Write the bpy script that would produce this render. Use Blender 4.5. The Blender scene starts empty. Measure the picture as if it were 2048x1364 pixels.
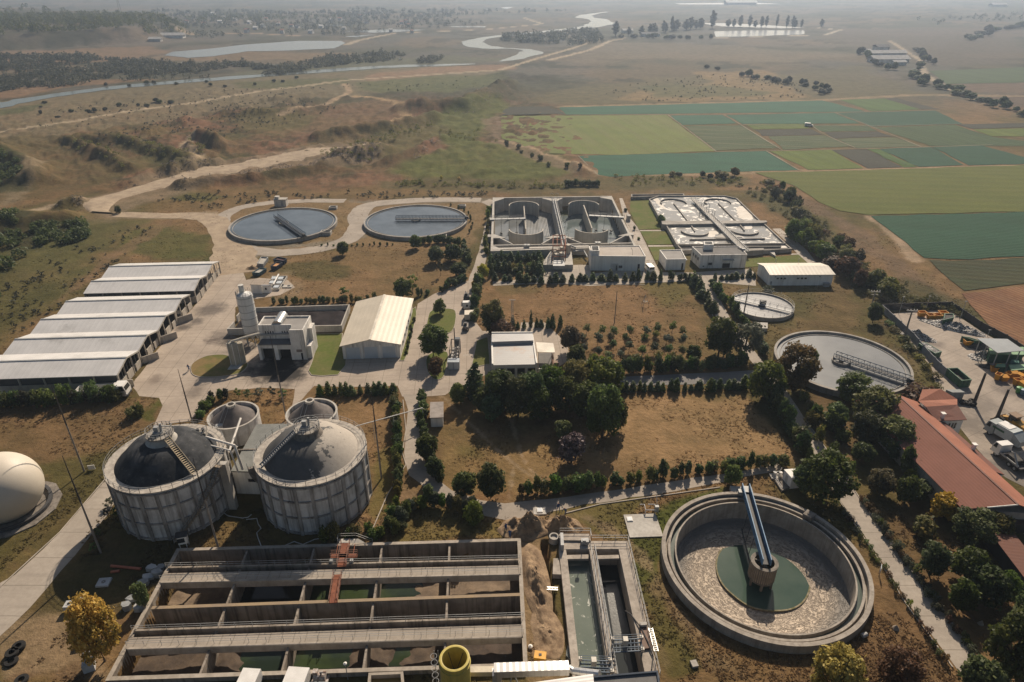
import bpy,math,random
import numpy as np
from mathutils import Vector
R0=random.Random(7)
S=bpy.context.scene
COL=S.collection
# ---------------------------------------------------------------- camera model
F,YH,H=1345.,-45.,76.
TH=math.atan((682-YH)/F);CT,ST=math.cos(TH),math.sin(TH)
def P(x,y,z=0.):
    """point of the place at height z that the surveyed photo point (x, y) belongs to"""
    a=(x-1024)/F;b=(682-y)/F
    dy,dz=CT+b*ST,-ST+b*CT
    t=(z-H)/dz
    return Vector((a*t,dy*t,z))
def px(p):
    X,Y,Z=p[0],p[1],p[2]-H
    zc=Y*CT-Z*ST;up=Y*ST+Z*CT
    return (1024+F*X/zc,682-F*up/zc)
def hgt(x,y,yt):
    g=P(x,y);lo,hi=0,60
    for _ in range(40):
        m=(lo+hi)/2
        if px((g[0],g[1],m))[1] > yt: lo=m
        else: hi=m
    return lo
ZM={'a1':(0,0,2.926),'a2':(680,0,2.926),'a3':(1348,0,2.926),'a4':(0,420,3.41),'a5':(380,380,3.41),'a6':(820,380,3.41),'a7':(1220,360,3.41),'a8':(1548,500,3.41),
'b1':(0,700,3.41),'b2':(380,740,3.41),'b3':(780,700,3.41),'b4':(1180,760,3.41),'b5':(1548,760,3.41),'b6':(0,964,3.41),'b7':(450,1000,3.748),'b8':(900,964,3.41),
'c1':(1300,940,3.41),'c2':(1648,1000,3.748),'c3':(440,540,6.2),'c4':(1760,600,5.93),'c5':(960,380,5.689),'c6':(1260,380,5.689),'c7':(640,1200,4.267),'c8':(200,820,5.246)}
def Q(k,x,y):
    o=ZM[k];return (o[0]+x/o[2],o[1]+y/o[2])
def q(k,x,y,z=0.): return P(*Q(k,x,y),z)
def qs(k,pts,z=0.): return [q(k,x,y,z) for x,y in pts]
def Ps(pts,z=0.): return [P(x,y,z) for x,y in pts]

cam=bpy.data.cameras.new('camera');camo=bpy.data.objects.new('camera',cam);COL.objects.link(camo)
cam.sensor_width=36;cam.lens=36*F/2048;cam.clip_end=30000;cam.clip_start=0.5
camo.location=(0,0,H);camo.rotation_euler=(math.pi/2-TH,0,0);S.camera=camo
# ---------------------------------------------------------------- light
AZ,EL=math.radians(16.3),math.radians(37)
w=bpy.data.worlds.new('World');S.world=w;w.use_nodes=True
nt=w.node_tree;sk=nt.nodes.new('ShaderNodeTexSky');sk.sky_type='NISHITA';sk.sun_disc=False
sk.sun_elevation=EL;sk.sun_rotation=AZ;sk.dust_density=2.5;sk.air_density=1.2;sk.altitude=100
nt.links.new(sk.outputs[0],nt.nodes['Background'].inputs[0]);nt.nodes['Background'].inputs[1].default_value=0.05
sl=bpy.data.lights.new('sun','SUN');sl.energy=5.0;sl.angle=math.radians(0.6);sl.color=(1,.85,.68)
so=bpy.data.objects.new('sun',sl);COL.objects.link(so)
sd=Vector((math.sin(AZ)*math.cos(EL),math.cos(AZ)*math.cos(EL),math.sin(EL)))
so.rotation_euler=(-sd).to_track_quat('-Z','Y').to_euler()
S.view_settings.view_transform='Standard';S.view_settings.look='None';S.view_settings.exposure=0.22;S.view_settings.gamma=1
S.render.engine='CYCLES';S.cycles.max_bounces=5;S.cycles.diffuse_bounces=2;S.cycles.glossy_bounces=2
S.cycles.transmission_bounces=2;S.cycles.transparent_max_bounces=6;S.cycles.volume_bounces=1;S.cycles.use_denoising=True
S.cycles.sample_clamp_indirect=4
# ---------------------------------------------------------------- mesh builder
class MB:
    def __init__(s): s.v=[];s.f=[]
    def add(s,vs,fs):
        n=len(s.v);s.v+=[tuple(a) for a in vs];s.f+=[tuple(i+n for i in f) for f in fs];return s
    def prism(s,pts,z0,z1):
        """solid over a plan polygon; z1 may be a list of heights"""
        pts=[(p[0],p[1]) for p in pts]
        if sum(pts[i-1][0]*pts[i][1]-pts[i][0]*pts[i-1][1] for i in range(len(pts))) < 0: 
            pts=pts[::-1];z1=z1[::-1] if isinstance(z1,list) else z1
        n=len(pts);zt=z1 if isinstance(z1,list) else [z1]*n
        return s.add([(x,y,z0) for x,y in pts]+[(x,y,zt[i]) for i,(x,y) in enumerate(pts)],
              [tuple(range(n-1,-1,-1)),tuple(range(n,2*n))]+[(i,(i+1) % n,(i+1) % n+n,i+n) for i in range(n)])
    def sheet(s,pts):
        pts=[tuple(p) for p in pts]
        if sum(pts[i-1][0]*pts[i][1]-pts[i][0]*pts[i-1][1] for i in range(len(pts))) < 0: pts=pts[::-1]
        return s.add(pts,[tuple(range(len(pts)))])
    def box(s,c,d,rz=0.):
        ca,sa=math.cos(rz),math.sin(rz);hx,hy,hz=d[0]/2,d[1]/2,d[2]/2
        pts=[(c[0]+x*ca-y*sa,c[1]+x*sa+y*ca) for x,y in ((-hx,-hy),(hx,-hy),(hx,hy),(-hx,hy))]
        return s.prism(pts,c[2]-hz,c[2]+hz)
    def wall(s,a,b,t,z0,z1,ext=0.):
        d=Vector((b[0]-a[0],b[1]-a[1]));L=d.length or 1e-6;d /= L;n=Vector((-d.y,d.x))*t/2
        a=Vector(a[:2])-d*ext;b=Vector(b[:2])+d*ext
        return s.prism([a-n,b-n,b+n,a+n],z0,z1)
    def walls(s,pts,t,z0,z1,closed=False):
        """mitred wall along a plan polyline (centre line)"""
        p=[Vector(a[:2]) for a in pts];n=len(p);L=[];Rr=[]
        for i in range(n):
            a=p[i-1] if (closed or i > 0) else None;b=p[(i+1) % n] if (closed or i < n-1) else None
            d1=(p[i]-a).normalized() if a is not None else None;d2=(b-p[i]).normalized() if b is not None else None
            d1=d1 or d2;d2=d2 or d1
            n1=Vector((-d1.y,d1.x));n2=Vector((-d2.y,d2.x));m=(n1+n2)
            m=m.normalized() if m.length > 1e-6 else n1;k=min(2.5,1/max(.3,m.dot(n1)))
            L.append(p[i]+m*t/2*k);Rr.append(p[i]-m*t/2*k)
        vs=[(a.x,a.y,z) for z in (z0,z1) for a in L]+[(a.x,a.y,z) for z in (z0,z1) for a in Rr]
        fs=[]
        for i in range(n if closed else n-1):
            j=(i+1) % n
            fs+=[(n+i,n+j,3*n+j,3*n+i)[::-1],(i,j,n+j,n+i)[::-1],(2*n+i,2*n+j,3*n+j,3*n+i),(i,j,2*n+j,2*n+i)]
        if not closed: fs+=[(0,n,3*n,2*n),(n-1,2*n-1,4*n-1,3*n-1)[::-1]]
        return s.add(vs,fs)
    def beam(s,a,b,w,h=None):
        h=h or w;a,b=Vector(a),Vector(b);d=(b-a).normalized()
        sd=d.cross(Vector((0,0,1)));sd=sd.normalized() if sd.length > 1e-4 else Vector((1,0,0));up=sd.cross(d).normalized()
        vs=[p+sd*x*w/2+up*y*h/2 for p in (a,b) for x,y in ((-1,-1),(1,-1),(1,1),(-1,1))]
        return s.add(vs,[(3,2,1,0),(4,5,6,7),(0,1,5,4),(1,2,6,5),(2,3,7,6),(3,0,4,7)])
    def tube(s,pts,r,n=7,r2=None):
        pts=[Vector(p) for p in pts];m=len(pts);vs=[]
        for i,p in enumerate(pts):
            d=(pts[min(i+1,m-1)]-pts[max(i-1,0)]).normalized()
            a=d.cross(Vector((0,0,1)));a=a.normalized() if a.length > 1e-3 else Vector((1,0,0));b=d.cross(a)
            rr=r if r2 is None else r+(r2-r)*i/(m-1)
            vs+=[p+(a*math.cos(t*2*math.pi/n)+b*math.sin(t*2*math.pi/n))*rr for t in range(n)]
        fs=[(i*n+j,i*n+(j+1) % n,(i+1)*n+(j+1) % n,(i+1)*n+j) for i in range(m-1) for j in range(n)]
        return s.add(vs,fs+[tuple(range(n-1,-1,-1)),tuple(range((m-1)*n,m*n))])
    def lathe(s,c,prof,n=48,a0=0.,a1=2*math.pi,close=False):
        """profile of (radius, z) turned round the vertical through c; close joins the profile's ends"""
        full=abs(a1-a0-2*math.pi) < 1e-6;k=n if full else n+1;m=len(prof);vs=[]
        for i in range(k):
            t=a0+(a1-a0)*i/n
            vs+=[(c[0]+r*math.cos(t),c[1]+r*math.sin(t),z) for r,z in prof]
        fs=[]
        for i in range(n):
            j=(i+1) % k
            for e in range(m if close else m-1):
                g=(e+1) % m;fs.append((i*m+e,j*m+e,j*m+g,i*m+g))
        if close and not full: fs+=[tuple(range(m)),tuple(range((k-1)*m,k*m))[::-1]]
        return s.add(vs,fs)
    def ring(s,c,r0,r1,z0,z1,n=64,a0=0.,a1=2*math.pi):
        return s.lathe(c,[(r0,z0),(r1,z0),(r1,z1),(r0,z1)],n,a0,a1,True)
    def cyl(s,c,r,z0,z1,n=24,r2=None):
        r2=r if r2 is None else r2
        return s.lathe(c,[(0.001,z0),(r,z0),(r2,z1),(0.001,z1)],n)
    def disk(s,c,r,z,n=64): 
        return s.add([(c[0]+r*math.cos(2*math.pi*i/n),c[1]+r*math.sin(2*math.pi*i/n),z) for i in range(n)],[tuple(range(n))])
    def rail(s,pts,h=1.05,gap=2.,r=.03,bars=2):
        """handrail: posts and bars along 3-D points"""
        pts=[Vector(p) for p in pts];up=Vector((0,0,h))
        for a,b in zip(pts,pts[1:]):
            k=max(1,round((b-a).length/gap))
            for i in range(k+1): s.beam(a.lerp(b,i/k),a.lerp(b,i/k)+up,r*2)
            for j in range(bars): s.beam(a+up*(1-j*.45),b+up*(1-j*.45),r*1.6)
        return s
    def build(s,name,mat,parent=None,smooth=False,loc=None):
        me=bpy.data.meshes.new(name)
        if parent is not None: o0=Vector(parent['_o'])
        else:
            a=np.array(s.v);o0=Vector(loc) if loc is not None else Vector(((a[:,0].min()+a[:,0].max())/2,(a[:,1].min()+a[:,1].max())/2,a[:,2].min()))
        a=np.array(s.v,dtype=float)-np.array(o0);me.from_pydata(a.tolist(),[],s.f);
        if smooth: 
            me.polygons.foreach_set('use_smooth',[True]*len(me.polygons))
            me.set_sharp_from_angle(angle=math.radians(40))
        me.update()
        o=bpy.data.objects.new(name,me);COL.objects.link(o);me.materials.append(mat)
        if parent is not None:
            o.parent=parent;o['_o']=parent['_o']
            if parent.get('_sub'):  o.location=(0,0,0)
        else: o.location=o0;o['_o']=tuple(o0)
        return o
def thing(name,loc,label,cat,group=None):
    o=bpy.data.objects.new(name,None);COL.objects.link(o);o.location=loc;o['_o']=tuple(loc);o.empty_display_size=.5
    return tag(o,label,cat,group)
def tag(o,label,cat,group=None):
    o['label']=label;o['category']=cat
    if group: o['group']=group
    return o
def kind(o,k): o['kind']=k;return o
def dup(o,loc,rz=0.,sc=None,label=None,group=None):
    """a copy of a thing with copies of its parts and sub-parts"""
    c=o.copy();COL.objects.link(c);c.location=loc;c.rotation_euler=(0,0,rz)
    if sc: c.scale=sc
    if label: c['label']=label
    if group: c['group']=group
    for ch in KIDS.get(o.name,[]):
        d=ch.copy();COL.objects.link(d);d.parent=c
        for g in KIDS.get(ch.name,[]):
            e=g.copy();COL.objects.link(e);e.parent=d
    return c
KIDS={}
def kids_of(o):
    KIDS[o.name]=list(o.children)
    for c in o.children: KIDS[c.name]=list(c.children)
# ---------------------------------------------------------------- materials
def nd(nt,t,**kw):
    n=nt.nodes.new(t)
    for k,v in kw.items():
        if k.startswith('_'): setattr(n,k[1:],v)
        else:
            i=n.inputs[int(k[1:])] if k[0] == 'i' and k[1:].isdigit() else n.inputs[k.replace('__',' ')]
            if isinstance(v,bpy.types.NodeSocket): nt.links.new(v,i)
            else: i.default_value=v
    return n
def newmat(name):
    m=bpy.data.materials.new(name);m.use_nodes=True;nt=m.node_tree
    b=nt.nodes['Principled BSDF'];return m,nt,b
def c4(c,k=1.): return (c[0]*k,c[1]*k,c[2]*k,1)
def mixc(nt,f,a,b,blend='MIX'):
    n=nt.nodes.new('ShaderNodeMix');n.data_type='RGBA';n.blend_type=blend
    for s,v in ((n.inputs[0],f),(n.inputs[6],a),(n.inputs[7],b)):
        if isinstance(v,bpy.types.NodeSocket): nt.links.new(v,s)
        else: s.default_value=v
    return n.outputs[2]
def noise(nt,vec,scale,detail=5,rough=.6):
    n=nd(nt,'ShaderNodeTexNoise',Vector=vec,Scale=scale,Detail=detail,Roughness=rough);return n.outputs[0]
def ramp(nt,f,stops):
    n=nd(nt,'ShaderNodeValToRGB',Fac=f);e=n.color_ramp.elements
    while len(e) < len(stops): e.new(.5)
    for i,(p,c) in enumerate(stops): e[i].position=p;e[i].color=c4(c) if len(c) == 3 else c
    return n.outputs[0]
def math_(nt,op,a,b=0.): return nd(nt,'ShaderNodeMath',_operation=op,i0=a,i1=b).outputs[0]
def pos(nt): return nd(nt,'ShaderNodeNewGeometry').outputs['Position']
def objc(nt): return nd(nt,'ShaderNodeTexCoord').outputs['Object']
def scalev(nt,v,s): return nd(nt,'ShaderNodeVectorMath',_operation='MULTIPLY',i0=v,i1=s).outputs[0]
def bump(nt,b,h,strength,dist):
    n=nd(nt,'ShaderNodeBump',Height=h,Strength=strength,Distance=dist);nt.links.new(n.outputs[0],b.inputs['Normal'])
def M(name,c,c2=None,rough=.85,scale=.35,fine=3.,streak=0.,sc=(.03,.025,.02),bmp=.25,metal=0.,spec=.3,lo=.38,hi=.62,obj=False,finek=.35):
    """a worn painted / concrete / metal surface: two colours blended by large noise, fine grain, optional rain streaks"""
    m,nt,b=newmat(name);p=objc(nt) if obj else pos(nt);c2=c2 or tuple(x*.72 for x in c)
    col=mixc(nt,nd(nt,'ShaderNodeMapRange',Value=noise(nt,p,scale,6),From__Min=lo,From__Max=hi).outputs[0],c4(c),c4(c2))
    g=noise(nt,p,fine,4,.7)
    col=mixc(nt,finek,col,mixc(nt,g,c4((.25,.25,.25)),c4((.78,.78,.78))),'OVERLAY')
    if streak:
        s=noise(nt,scalev(nt,p,(1.3,1.3,.07)),1.2,4,.65)
        col=mixc(nt,math_(nt,'MULTIPLY',nd(nt,'ShaderNodeMapRange',Value=s,From__Min=.47,From__Max=.7).outputs[0],streak),col,c4(sc))
    nt.links.new(col,b.inputs['Base Color']);b.inputs['Roughness'].default_value=rough;b.inputs['Metallic'].default_value=metal
    b.inputs['Specular IOR Level'].default_value=spec
    if bmp: bump(nt,b,g,bmp,.05)
    return m
def sheetm(name,c,ax,pitch,c2=None,rough=.5,metal=.0,depth=.04,var=.12,rust=None,obj=False,dark=.25,spec=.4):
    """profiled sheet or tile: ribs along the direction square to ax (plan vector), weathered"""
    m,nt,b=newmat(name);p=objc(nt) if obj else pos(nt)
    d=nd(nt,'ShaderNodeVectorMath',_operation='DOT_PRODUCT',i0=p,i1=(ax[0],ax[1],ax[2] if len(ax) > 2 else 0)).outputs['Value']
    f=math_(nt,'FRACT',math_(nt,'DIVIDE',d,pitch));tri=math_(nt,'ABSOLUTE',math_(nt,'SUBTRACT',f,.5))
    line=nd(nt,'ShaderNodeMapRange',Value=tri,From__Min=.44,From__Max=.5).outputs[0]
    n1=noise(nt,p,.25,6);col=mixc(nt,nd(nt,'ShaderNodeMapRange',Value=n1,From__Min=.35,From__Max=.65).outputs[0],c4(c,1-var),c4(c2 or c,1+var))
    col=mixc(nt,math_(nt,'MULTIPLY',line,dark),col,c4(tuple(x*.35 for x in c)))
    if rust:
        n2=noise(nt,scalev(nt,p,(1,1,1)),rust[1],7,.7)
        col=mixc(nt,nd(nt,'ShaderNodeMapRange',Value=n2,From__Min=rust[2],From__Max=rust[3]).outputs[0],col,c4(rust[0]))
    nt.links.new(col,b.inputs['Base Color']);b.inputs['Roughness'].default_value=rough;b.inputs['Metallic'].default_value=metal;b.inputs['Specular IOR Level'].default_value=spec
    bump(nt,b,tri,.6,depth);return m
def waterm(name,c,rough=.06,scale=1.2,st=.12,foam=None,c2=None,fs=.25,coarse=None):
    """water: dark body under a glossy, slightly rippled surface; foam=(lo, hi) adds drifting froth"""
    m,nt,b=newmat(name);p=pos(nt)
    col=mixc(nt,nd(nt,'ShaderNodeMapRange',Value=noise(nt,p,.12,4),From__Min=.4,From__Max=.6).outputs[0],c4(c),c4(c2 or c))
    rgh=rough
    if foam:
        wv=nd(nt,'ShaderNodeTexNoise',Vector=p,Scale=fs,Detail=6,Roughness=.6,Distortion=2.2).outputs[0]
        k=nd(nt,'ShaderNodeMapRange',Value=wv,From__Min=foam[0],From__Max=foam[1]).outputs[0]
        k=math_(nt,'MULTIPLY',k,nd(nt,'ShaderNodeMapRange',Value=noise(nt,p,2.5,4,.7),From__Min=.35,From__Max=.55).outputs[0])
        col=mixc(nt,k,col,c4(foam[2] if len(foam) > 2 else (.7,.66,.6)))
        rgh=nd(nt,'ShaderNodeMapRange',Value=k,To__Min=rough,To__Max=.8).outputs[0]
        nt.links.new(rgh,b.inputs['Roughness'])
    else: b.inputs['Roughness'].default_value=rough
    nt.links.new(col,b.inputs['Base Color']);b.inputs['IOR'].default_value=1.33;b.inputs['Specular IOR Level'].default_value=.5
    bump(nt,b,nd(nt,'ShaderNodeTexNoise',Vector=p,Scale=scale,Detail=3,Roughness=.6).outputs[0],st,.1)
    return m
def leafm(name,dark,mid,light,trans=.42,hue=.03):
    m,nt,b=newmat(name);a=nd(nt,'ShaderNodeAttribute',_attribute_name='tone').outputs['Fac']
    rnd=nd(nt,'ShaderNodeObjectInfo').outputs['Random']
    col=ramp(nt,a,[(0,dark),(.5,mid),(1,light)])
    hs=nd(nt,'ShaderNodeHueSaturation',Color=col,Hue=nd(nt,'ShaderNodeMapRange',Value=rnd,To__Min=.5-hue,To__Max=.5+hue).outputs[0],
            Saturation=nd(nt,'ShaderNodeMapRange',Value=math_(nt,'FRACT',math_(nt,'MULTIPLY',rnd,7.3)),To__Min=.75,To__Max=1.1).outputs[0],
            Value=nd(nt,'ShaderNodeMapRange',Value=math_(nt,'FRACT',math_(nt,'MULTIPLY',rnd,13.7)),To__Min=.75,To__Max=1.3).outputs[0])
    nt.links.new(hs.outputs[0],b.inputs['Base Color']);b.inputs['Roughness'].default_value=.6;b.inputs['Specular IOR Level'].default_value=.25
    tr=nd(nt,'ShaderNodeBsdfTranslucent',Color=hs.outputs[0]);mx=nd(nt,'ShaderNodeMixShader',i0=trans)
    nt.links.new(b.outputs[0],mx.inputs[1]);nt.links.new(tr.outputs[0],mx.inputs[2])
    nt.links.new(mx.outputs[0],nt.nodes['Material Output'].inputs['Surface']);return m
# numpy noise for the terrain
def vnoise(x,y,seed=0):
    xi=np.floor(x).astype(np.int64);yi=np.floor(y).astype(np.int64);fx=x-xi;fy=y-yi
    fx=fx*fx*(3-2*fx);fy=fy*fy*(3-2*fy)
    def h(a,b):
        n=(a*374761393+b*668265263+seed*1442695041) & 0xffffffff
        n=((n ^ (n >> 13))*1274126177) & 0xffffffff
        return ((n ^ (n >> 16)) & 0xffff)/65535.
    return (h(xi,yi)*(1-fx)+h(xi+1,yi)*fx)*(1-fy)+(h(xi,yi+1)*(1-fx)+h(xi+1,yi+1)*fx)*fy
def fbm(x,y,f,oct=4,seed=0):
    s=0;a=.5;t=0
    for i in range(oct):
        s=s+a*vnoise(x*f+i*17.3,y*f-i*9.1,seed+i);t+=a;a *= .55;f *= 2.1
    return s/t
def sd_poly(x,y,poly):
    """signed distance to a plan polygon, negative inside"""
    d=np.full(x.shape,1e18);s=np.zeros(x.shape,bool);n=len(poly)
    for i in range(n):
        ax,ay=poly[i][0],poly[i][1];bx,by=poly[i-1][0],poly[i-1][1]
        ex,ey=bx-ax,by-ay;wx,wy=x-ax,y-ay
        t=np.clip((wx*ex+wy*ey)/(ex*ex+ey*ey+1e-9),0,1)
        d=np.minimum(d,(wx-ex*t)**2+(wy-ey*t)**2)
        c=(ay > y) != (by > y)
        s ^= c & (x < (bx-ax)*(y-ay)/((by-ay) if abs(by-ay) > 1e-9 else 1e-9)+ax)
    d=np.sqrt(d);return np.where(s,-d,d)
def d_line(x,y,line):
    d=np.full(x.shape,1e18)
    for a,b in zip(line,line[1:]):
        ex,ey=b[0]-a[0],b[1]-a[1];wx,wy=x-a[0],y-a[1]
        t=np.clip((wx*ex+wy*ey)/(ex*ex+ey*ey+1e-9),0,1)
        d=np.minimum(d,(wx-ex*t)**2+(wy-ey*t)**2)
    return np.sqrt(d)
# ================================================================ TERRAIN
CA,CB,CC,CD,CE=(-79.,224.2,18.),(-33.7,227.8,18.),(36.65,71.1,14.6),(73.1,129.2,14.1),(65.2,158.8,8.)   # round tanks: x, y, radius
def inset(pts,d):
    c=sum((Vector(p[:2]) for p in pts),Vector((0,0)))/len(pts)
    return [tuple(Vector(p[:2])+(c-Vector(p[:2])).normalized()*d) for p in pts]
PT=[P(356,1099,.9),P(1038,1079,.9),P(1051,1329,.9),P(217,1357,.9)]                       # primary settling basin, outer rim
GC=[q('b8',742,452,1.),q('b8',1212,405,1.),q('b8',1425,1345,1.),q('b8',885,1345,1.)]      # grit channels, outer rim
B1=[q('c5',155,88,2.1),q('c5',1490,70,2.1),q('c5',1765,640,2.1),q('c5',133,690,2.1)]      # deep aeration basin
CH=[tuple(CC[:2]),13.2]
TRENCH=qs('b8',[(612,395),(668,395),(700,640),(745,1190),(748,1250),(740,1250),(700,900),(655,640),(630,500)])
HOLES=[(inset(PT,.35),-4.5),(inset(GC,.35),-4.5),(inset(B1,.6),-6.),([(CC[0]+13.3*math.cos(i*.1309),CC[1]+13.3*math.sin(i*.1309)) for i in range(48)],-5.),([tuple(p[:2]) for p in TRENCH],-1.8)]
# raised ridges, banks and spoil heaps: photo polyline on the ground, height, half width
RIDGES=[([(360,374),(430,366),(495,362),(560,352),(632,342),(700,322),(757,305)],2.6,5),([(345,346),(362,338),(380,340)],4,6),([(390,338),(440,328)],2.5,5),
 ([(140,282),(239,284),(308,304),(386,325)],3.2,6),([(140,284),(191,308),(263,338)],3,5),([(-20,300),(30,325),(61,345),(68,362)],5,9),
 ([(376,297),(395,308),(420,315)],3,5),([(403,275),(425,286),(440,300)],4.5,7),([(135,412),(160,408)],3,5),([(255,372),(300,352),(340,342)],2,5),
 ([(640,278),(687,271),(765,260),(827,246),(871,236)],3.5,8),([(827,221),(870,222),(926,219),(955,206),(985,194),(1018,178)],6,14),([(776,326),(840,304),(880,280)],2.2,5),
 ([(680,318),(720,316),(762,306)],3.5,7),([(60,450),(130,440)],2.5,8),([(0,455),(40,440)],3,10),([(1150,330),(1165,345)],1.5,4),([(450,232),(560,228),(640,218)],2.5,7),
 ([(420,330),(520,318),(640,296)],1.4,5),([(1010,150),(1080,160)],3,20),([(560,200),(640,190)],2,8)]
RW=[(Ps(l),h,wd) for l,h,wd in RIDGES]
HUM=Ps([(150,290),(330,235),(520,190),(700,195),(640,215),(440,235),(360,300),(300,300)])
BLUFF=[tuple(P(*p)[:2]) for p in [(-700,120),(0,101),(150,92),(300,84),(400,66),(330,45),(100,30),(-700,30)]]
RIV=[tuple(P(*p)[:2]) for p in [(-400,262),(-120,232),(0,211),(171,182),(410,160),(700,138),(950,128)]]
def terr(x,y):
    z=np.zeros_like(x)
    near=(y > 150) & (y < 900) & (x < 120)
    if near.any():
        X,Y=x[near],y[near];zz=np.zeros_like(X)
        rough=.55+.9*fbm(X,Y,.12,3,5)
        for l,h,wd in RW:
            wob=1+.5*(fbm(X,Y,.05,2,9)-.5)
            zz=np.maximum(zz,h*1.25*rough*np.exp(-(d_line(X,Y,l)/(wd*.75*wob))**2))
        m=np.clip(-sd_poly(X,Y,HUM)/20,0,1)
        zz=zz+m*2.2*np.clip(fbm(X,Y,.11,4,21)-.45,0,1)*4
        m2=np.clip((Y-262)/30,0,1)*np.clip((40-X)/30,0,1)
        m2=m2*np.clip((640-Y)/140,0,1)*np.clip(np.minimum(d_line(X,Y,RIV)-14,30)/30,0,1);zz=(zz+m2*(1.5*(fbm(X,Y,.03,3,31)-.35)+2.6*(np.abs(fbm(X,Y,.11,4,37)-.5)*2-.22)))
        z[near]=zz
    far=(y > 700)
    if far.any():
        X,Y=x[far],y[far]
        zf=15*np.clip(-sd_poly(X,Y,BLUFF)/35,0,1)*(.75+.5*fbm(X,Y,.01,3,3))
        z[far]=np.maximum(z[far],zf)
    return z
def tz(x,y): return float(terr(np.array([float(x)]),np.array([float(y)]))[0])
# fan of ground cells: fine where the place is near, coarse far away
ys=list(np.arange(1540,300,-3.2))+list(np.arange(300,-12,-2.2))+[-14,-18,-22,-26,-29,-32,-34]
Dr=[-40,-10,15,30]+[P(1024,yy)[1] for yy in ys]
uc=list(np.linspace(-2.6,-.92,16)[:-1])+list(np.linspace(-.92,.92,780))+list(np.linspace(.92,2.6,16)[1:])
Dr=np.array(Dr);U=np.array(uc);ZC=np.maximum(Dr*CT+H*ST,30)
GX=(ZC[:,None]*U[None,:]).ravel();GY=np.repeat(Dr,len(U));GZ=terr(GX,GY)
nr,nc=len(Dr),len(U)
for poly,dz in HOLES:
    xs=[p[0] for p in poly];yy=[p[1] for p in poly]
    m=(GX > min(xs)-1) & (GX < max(xs)+1) & (GY > min(yy)-1) & (GY < max(yy)+1)
    ins=sd_poly(GX[m],GY[m],poly) < 0;t=GZ[m];t[ins]=dz;GZ[m]=t
# ---- soil and grass colours of the ground (linear albedo), by place
GRASS=(.095,.092,.028);OLIVE=(.15,.122,.05);TAN=(.33,.215,.115);DRY=(.24,.155,.078);SOIL=(.17,.105,.062);RED=(.23,.125,.075);PALE=(.36,.29,.215);FALLOW=(.118,.115,.10);DARK=(.05,.05,.02);GREY=(.27,.24,.20);LUSH=(.075,.10,.02)
def mix3(a,b,k): return a+(np.array(b)[None,:]-a)*k[:,None]
n1=fbm(GX,GY,.035,5,1);n2=fbm(GX,GY,.11,4,2);n3=fbm(GX,GY,.45,3,4);n4=fbm(GX,GY,.008,4,6)
st=lambda v,a,b: np.clip((v-a)/(b-a),0,1)
col=np.tile(np.array(DRY)[None,:],(len(GX),1));col=mix3(col,TAN,.55*st(n2,.4,.7));col=mix3(col,OLIVE,.85*st(n1,.42,.6));col=mix3(col,GRASS,.5*st(n1*.7+n2*.3,.52,.64));col=mix3(col,SOIL,.5*st(n3*.5+n2*.5,.52,.7))
leftm=st(GY,240,290)*st(-GX,-60,0)
c2=np.tile(np.array(RED)[None,:],(len(GX),1));c2=mix3(c2,SOIL,st(n2,.45,.65));c2=mix3(c2,OLIVE,.7*st(n1,.52,.62));c2=mix3(c2,PALE,.35*st(n3,.62,.8));c2=mix3(c2,DARK,.75*st(n2*.55+n3*.45,.54,.66));c2=mix3(c2,GRASS,.4*st(fbm(GX,GY,.02,4,41),.53,.6));c2=mix3(c2,DARK,.55*st(fbm(GX,GY,.3,3,43),.58,.7))
col=col+(c2-col)*leftm[:,None]
farm=st(GY,430,560)
c3=np.tile(np.array(FALLOW)[None,:],(len(GX),1));c3=mix3(c3,(.165,.14,.115),st(n4,.4,.6));c3=mix3(c3,(.085,.088,.055),.85*st(fbm(GX,GY,.006,5,8),.46,.58));c3=mix3(c3,(.20,.15,.10),.6*st(fbm(GX,GY,.009,4,11),.55,.66));c3=mix3(c3,(.045,.05,.03),.7*st(fbm(GX,GY,.03,4,13),.56,.66))
col=col+(c3-col)*farm[:,None]
def paint(pts,c,soft=2.,k=1.,warp=None,line=0.,seed=3,conv=True):
    """soil patch: polygon (or a line of half width `line` metres) with a soft, ragged edge"""
    global col
    L=[tuple(P(*p)[:2]) for p in pts] if conv else [tuple(p[:2]) for p in pts]
    wp=soft*1.6 if warp is None else warp;pad=soft*2+wp+line
    xs=[p[0] for p in L];yy=[p[1] for p in L]
    m=np.nonzero((GX > min(xs)-pad) & (GX < max(xs)+pad) & (GY > min(yy)-pad) & (GY < max(yy)+pad))[0]
    if not len(m): return
    X,Y=GX[m],GY[m];d=(d_line(X,Y,L)-line) if line else sd_poly(X,Y,L)
    d=d+wp*(fbm(X,Y,.5/max(wp,.3),3,seed)-.5)*2
    a=k*np.clip(.5-d/max(soft,.05),0,1)*(.8+.4*fbm(X,Y,.2,3,seed+5)-.1)
    col[m]=mix3(col[m],c,np.clip(a,0,1))
def Zp(k,pts): return [Q(k,x,y) for x,y in pts]
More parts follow.
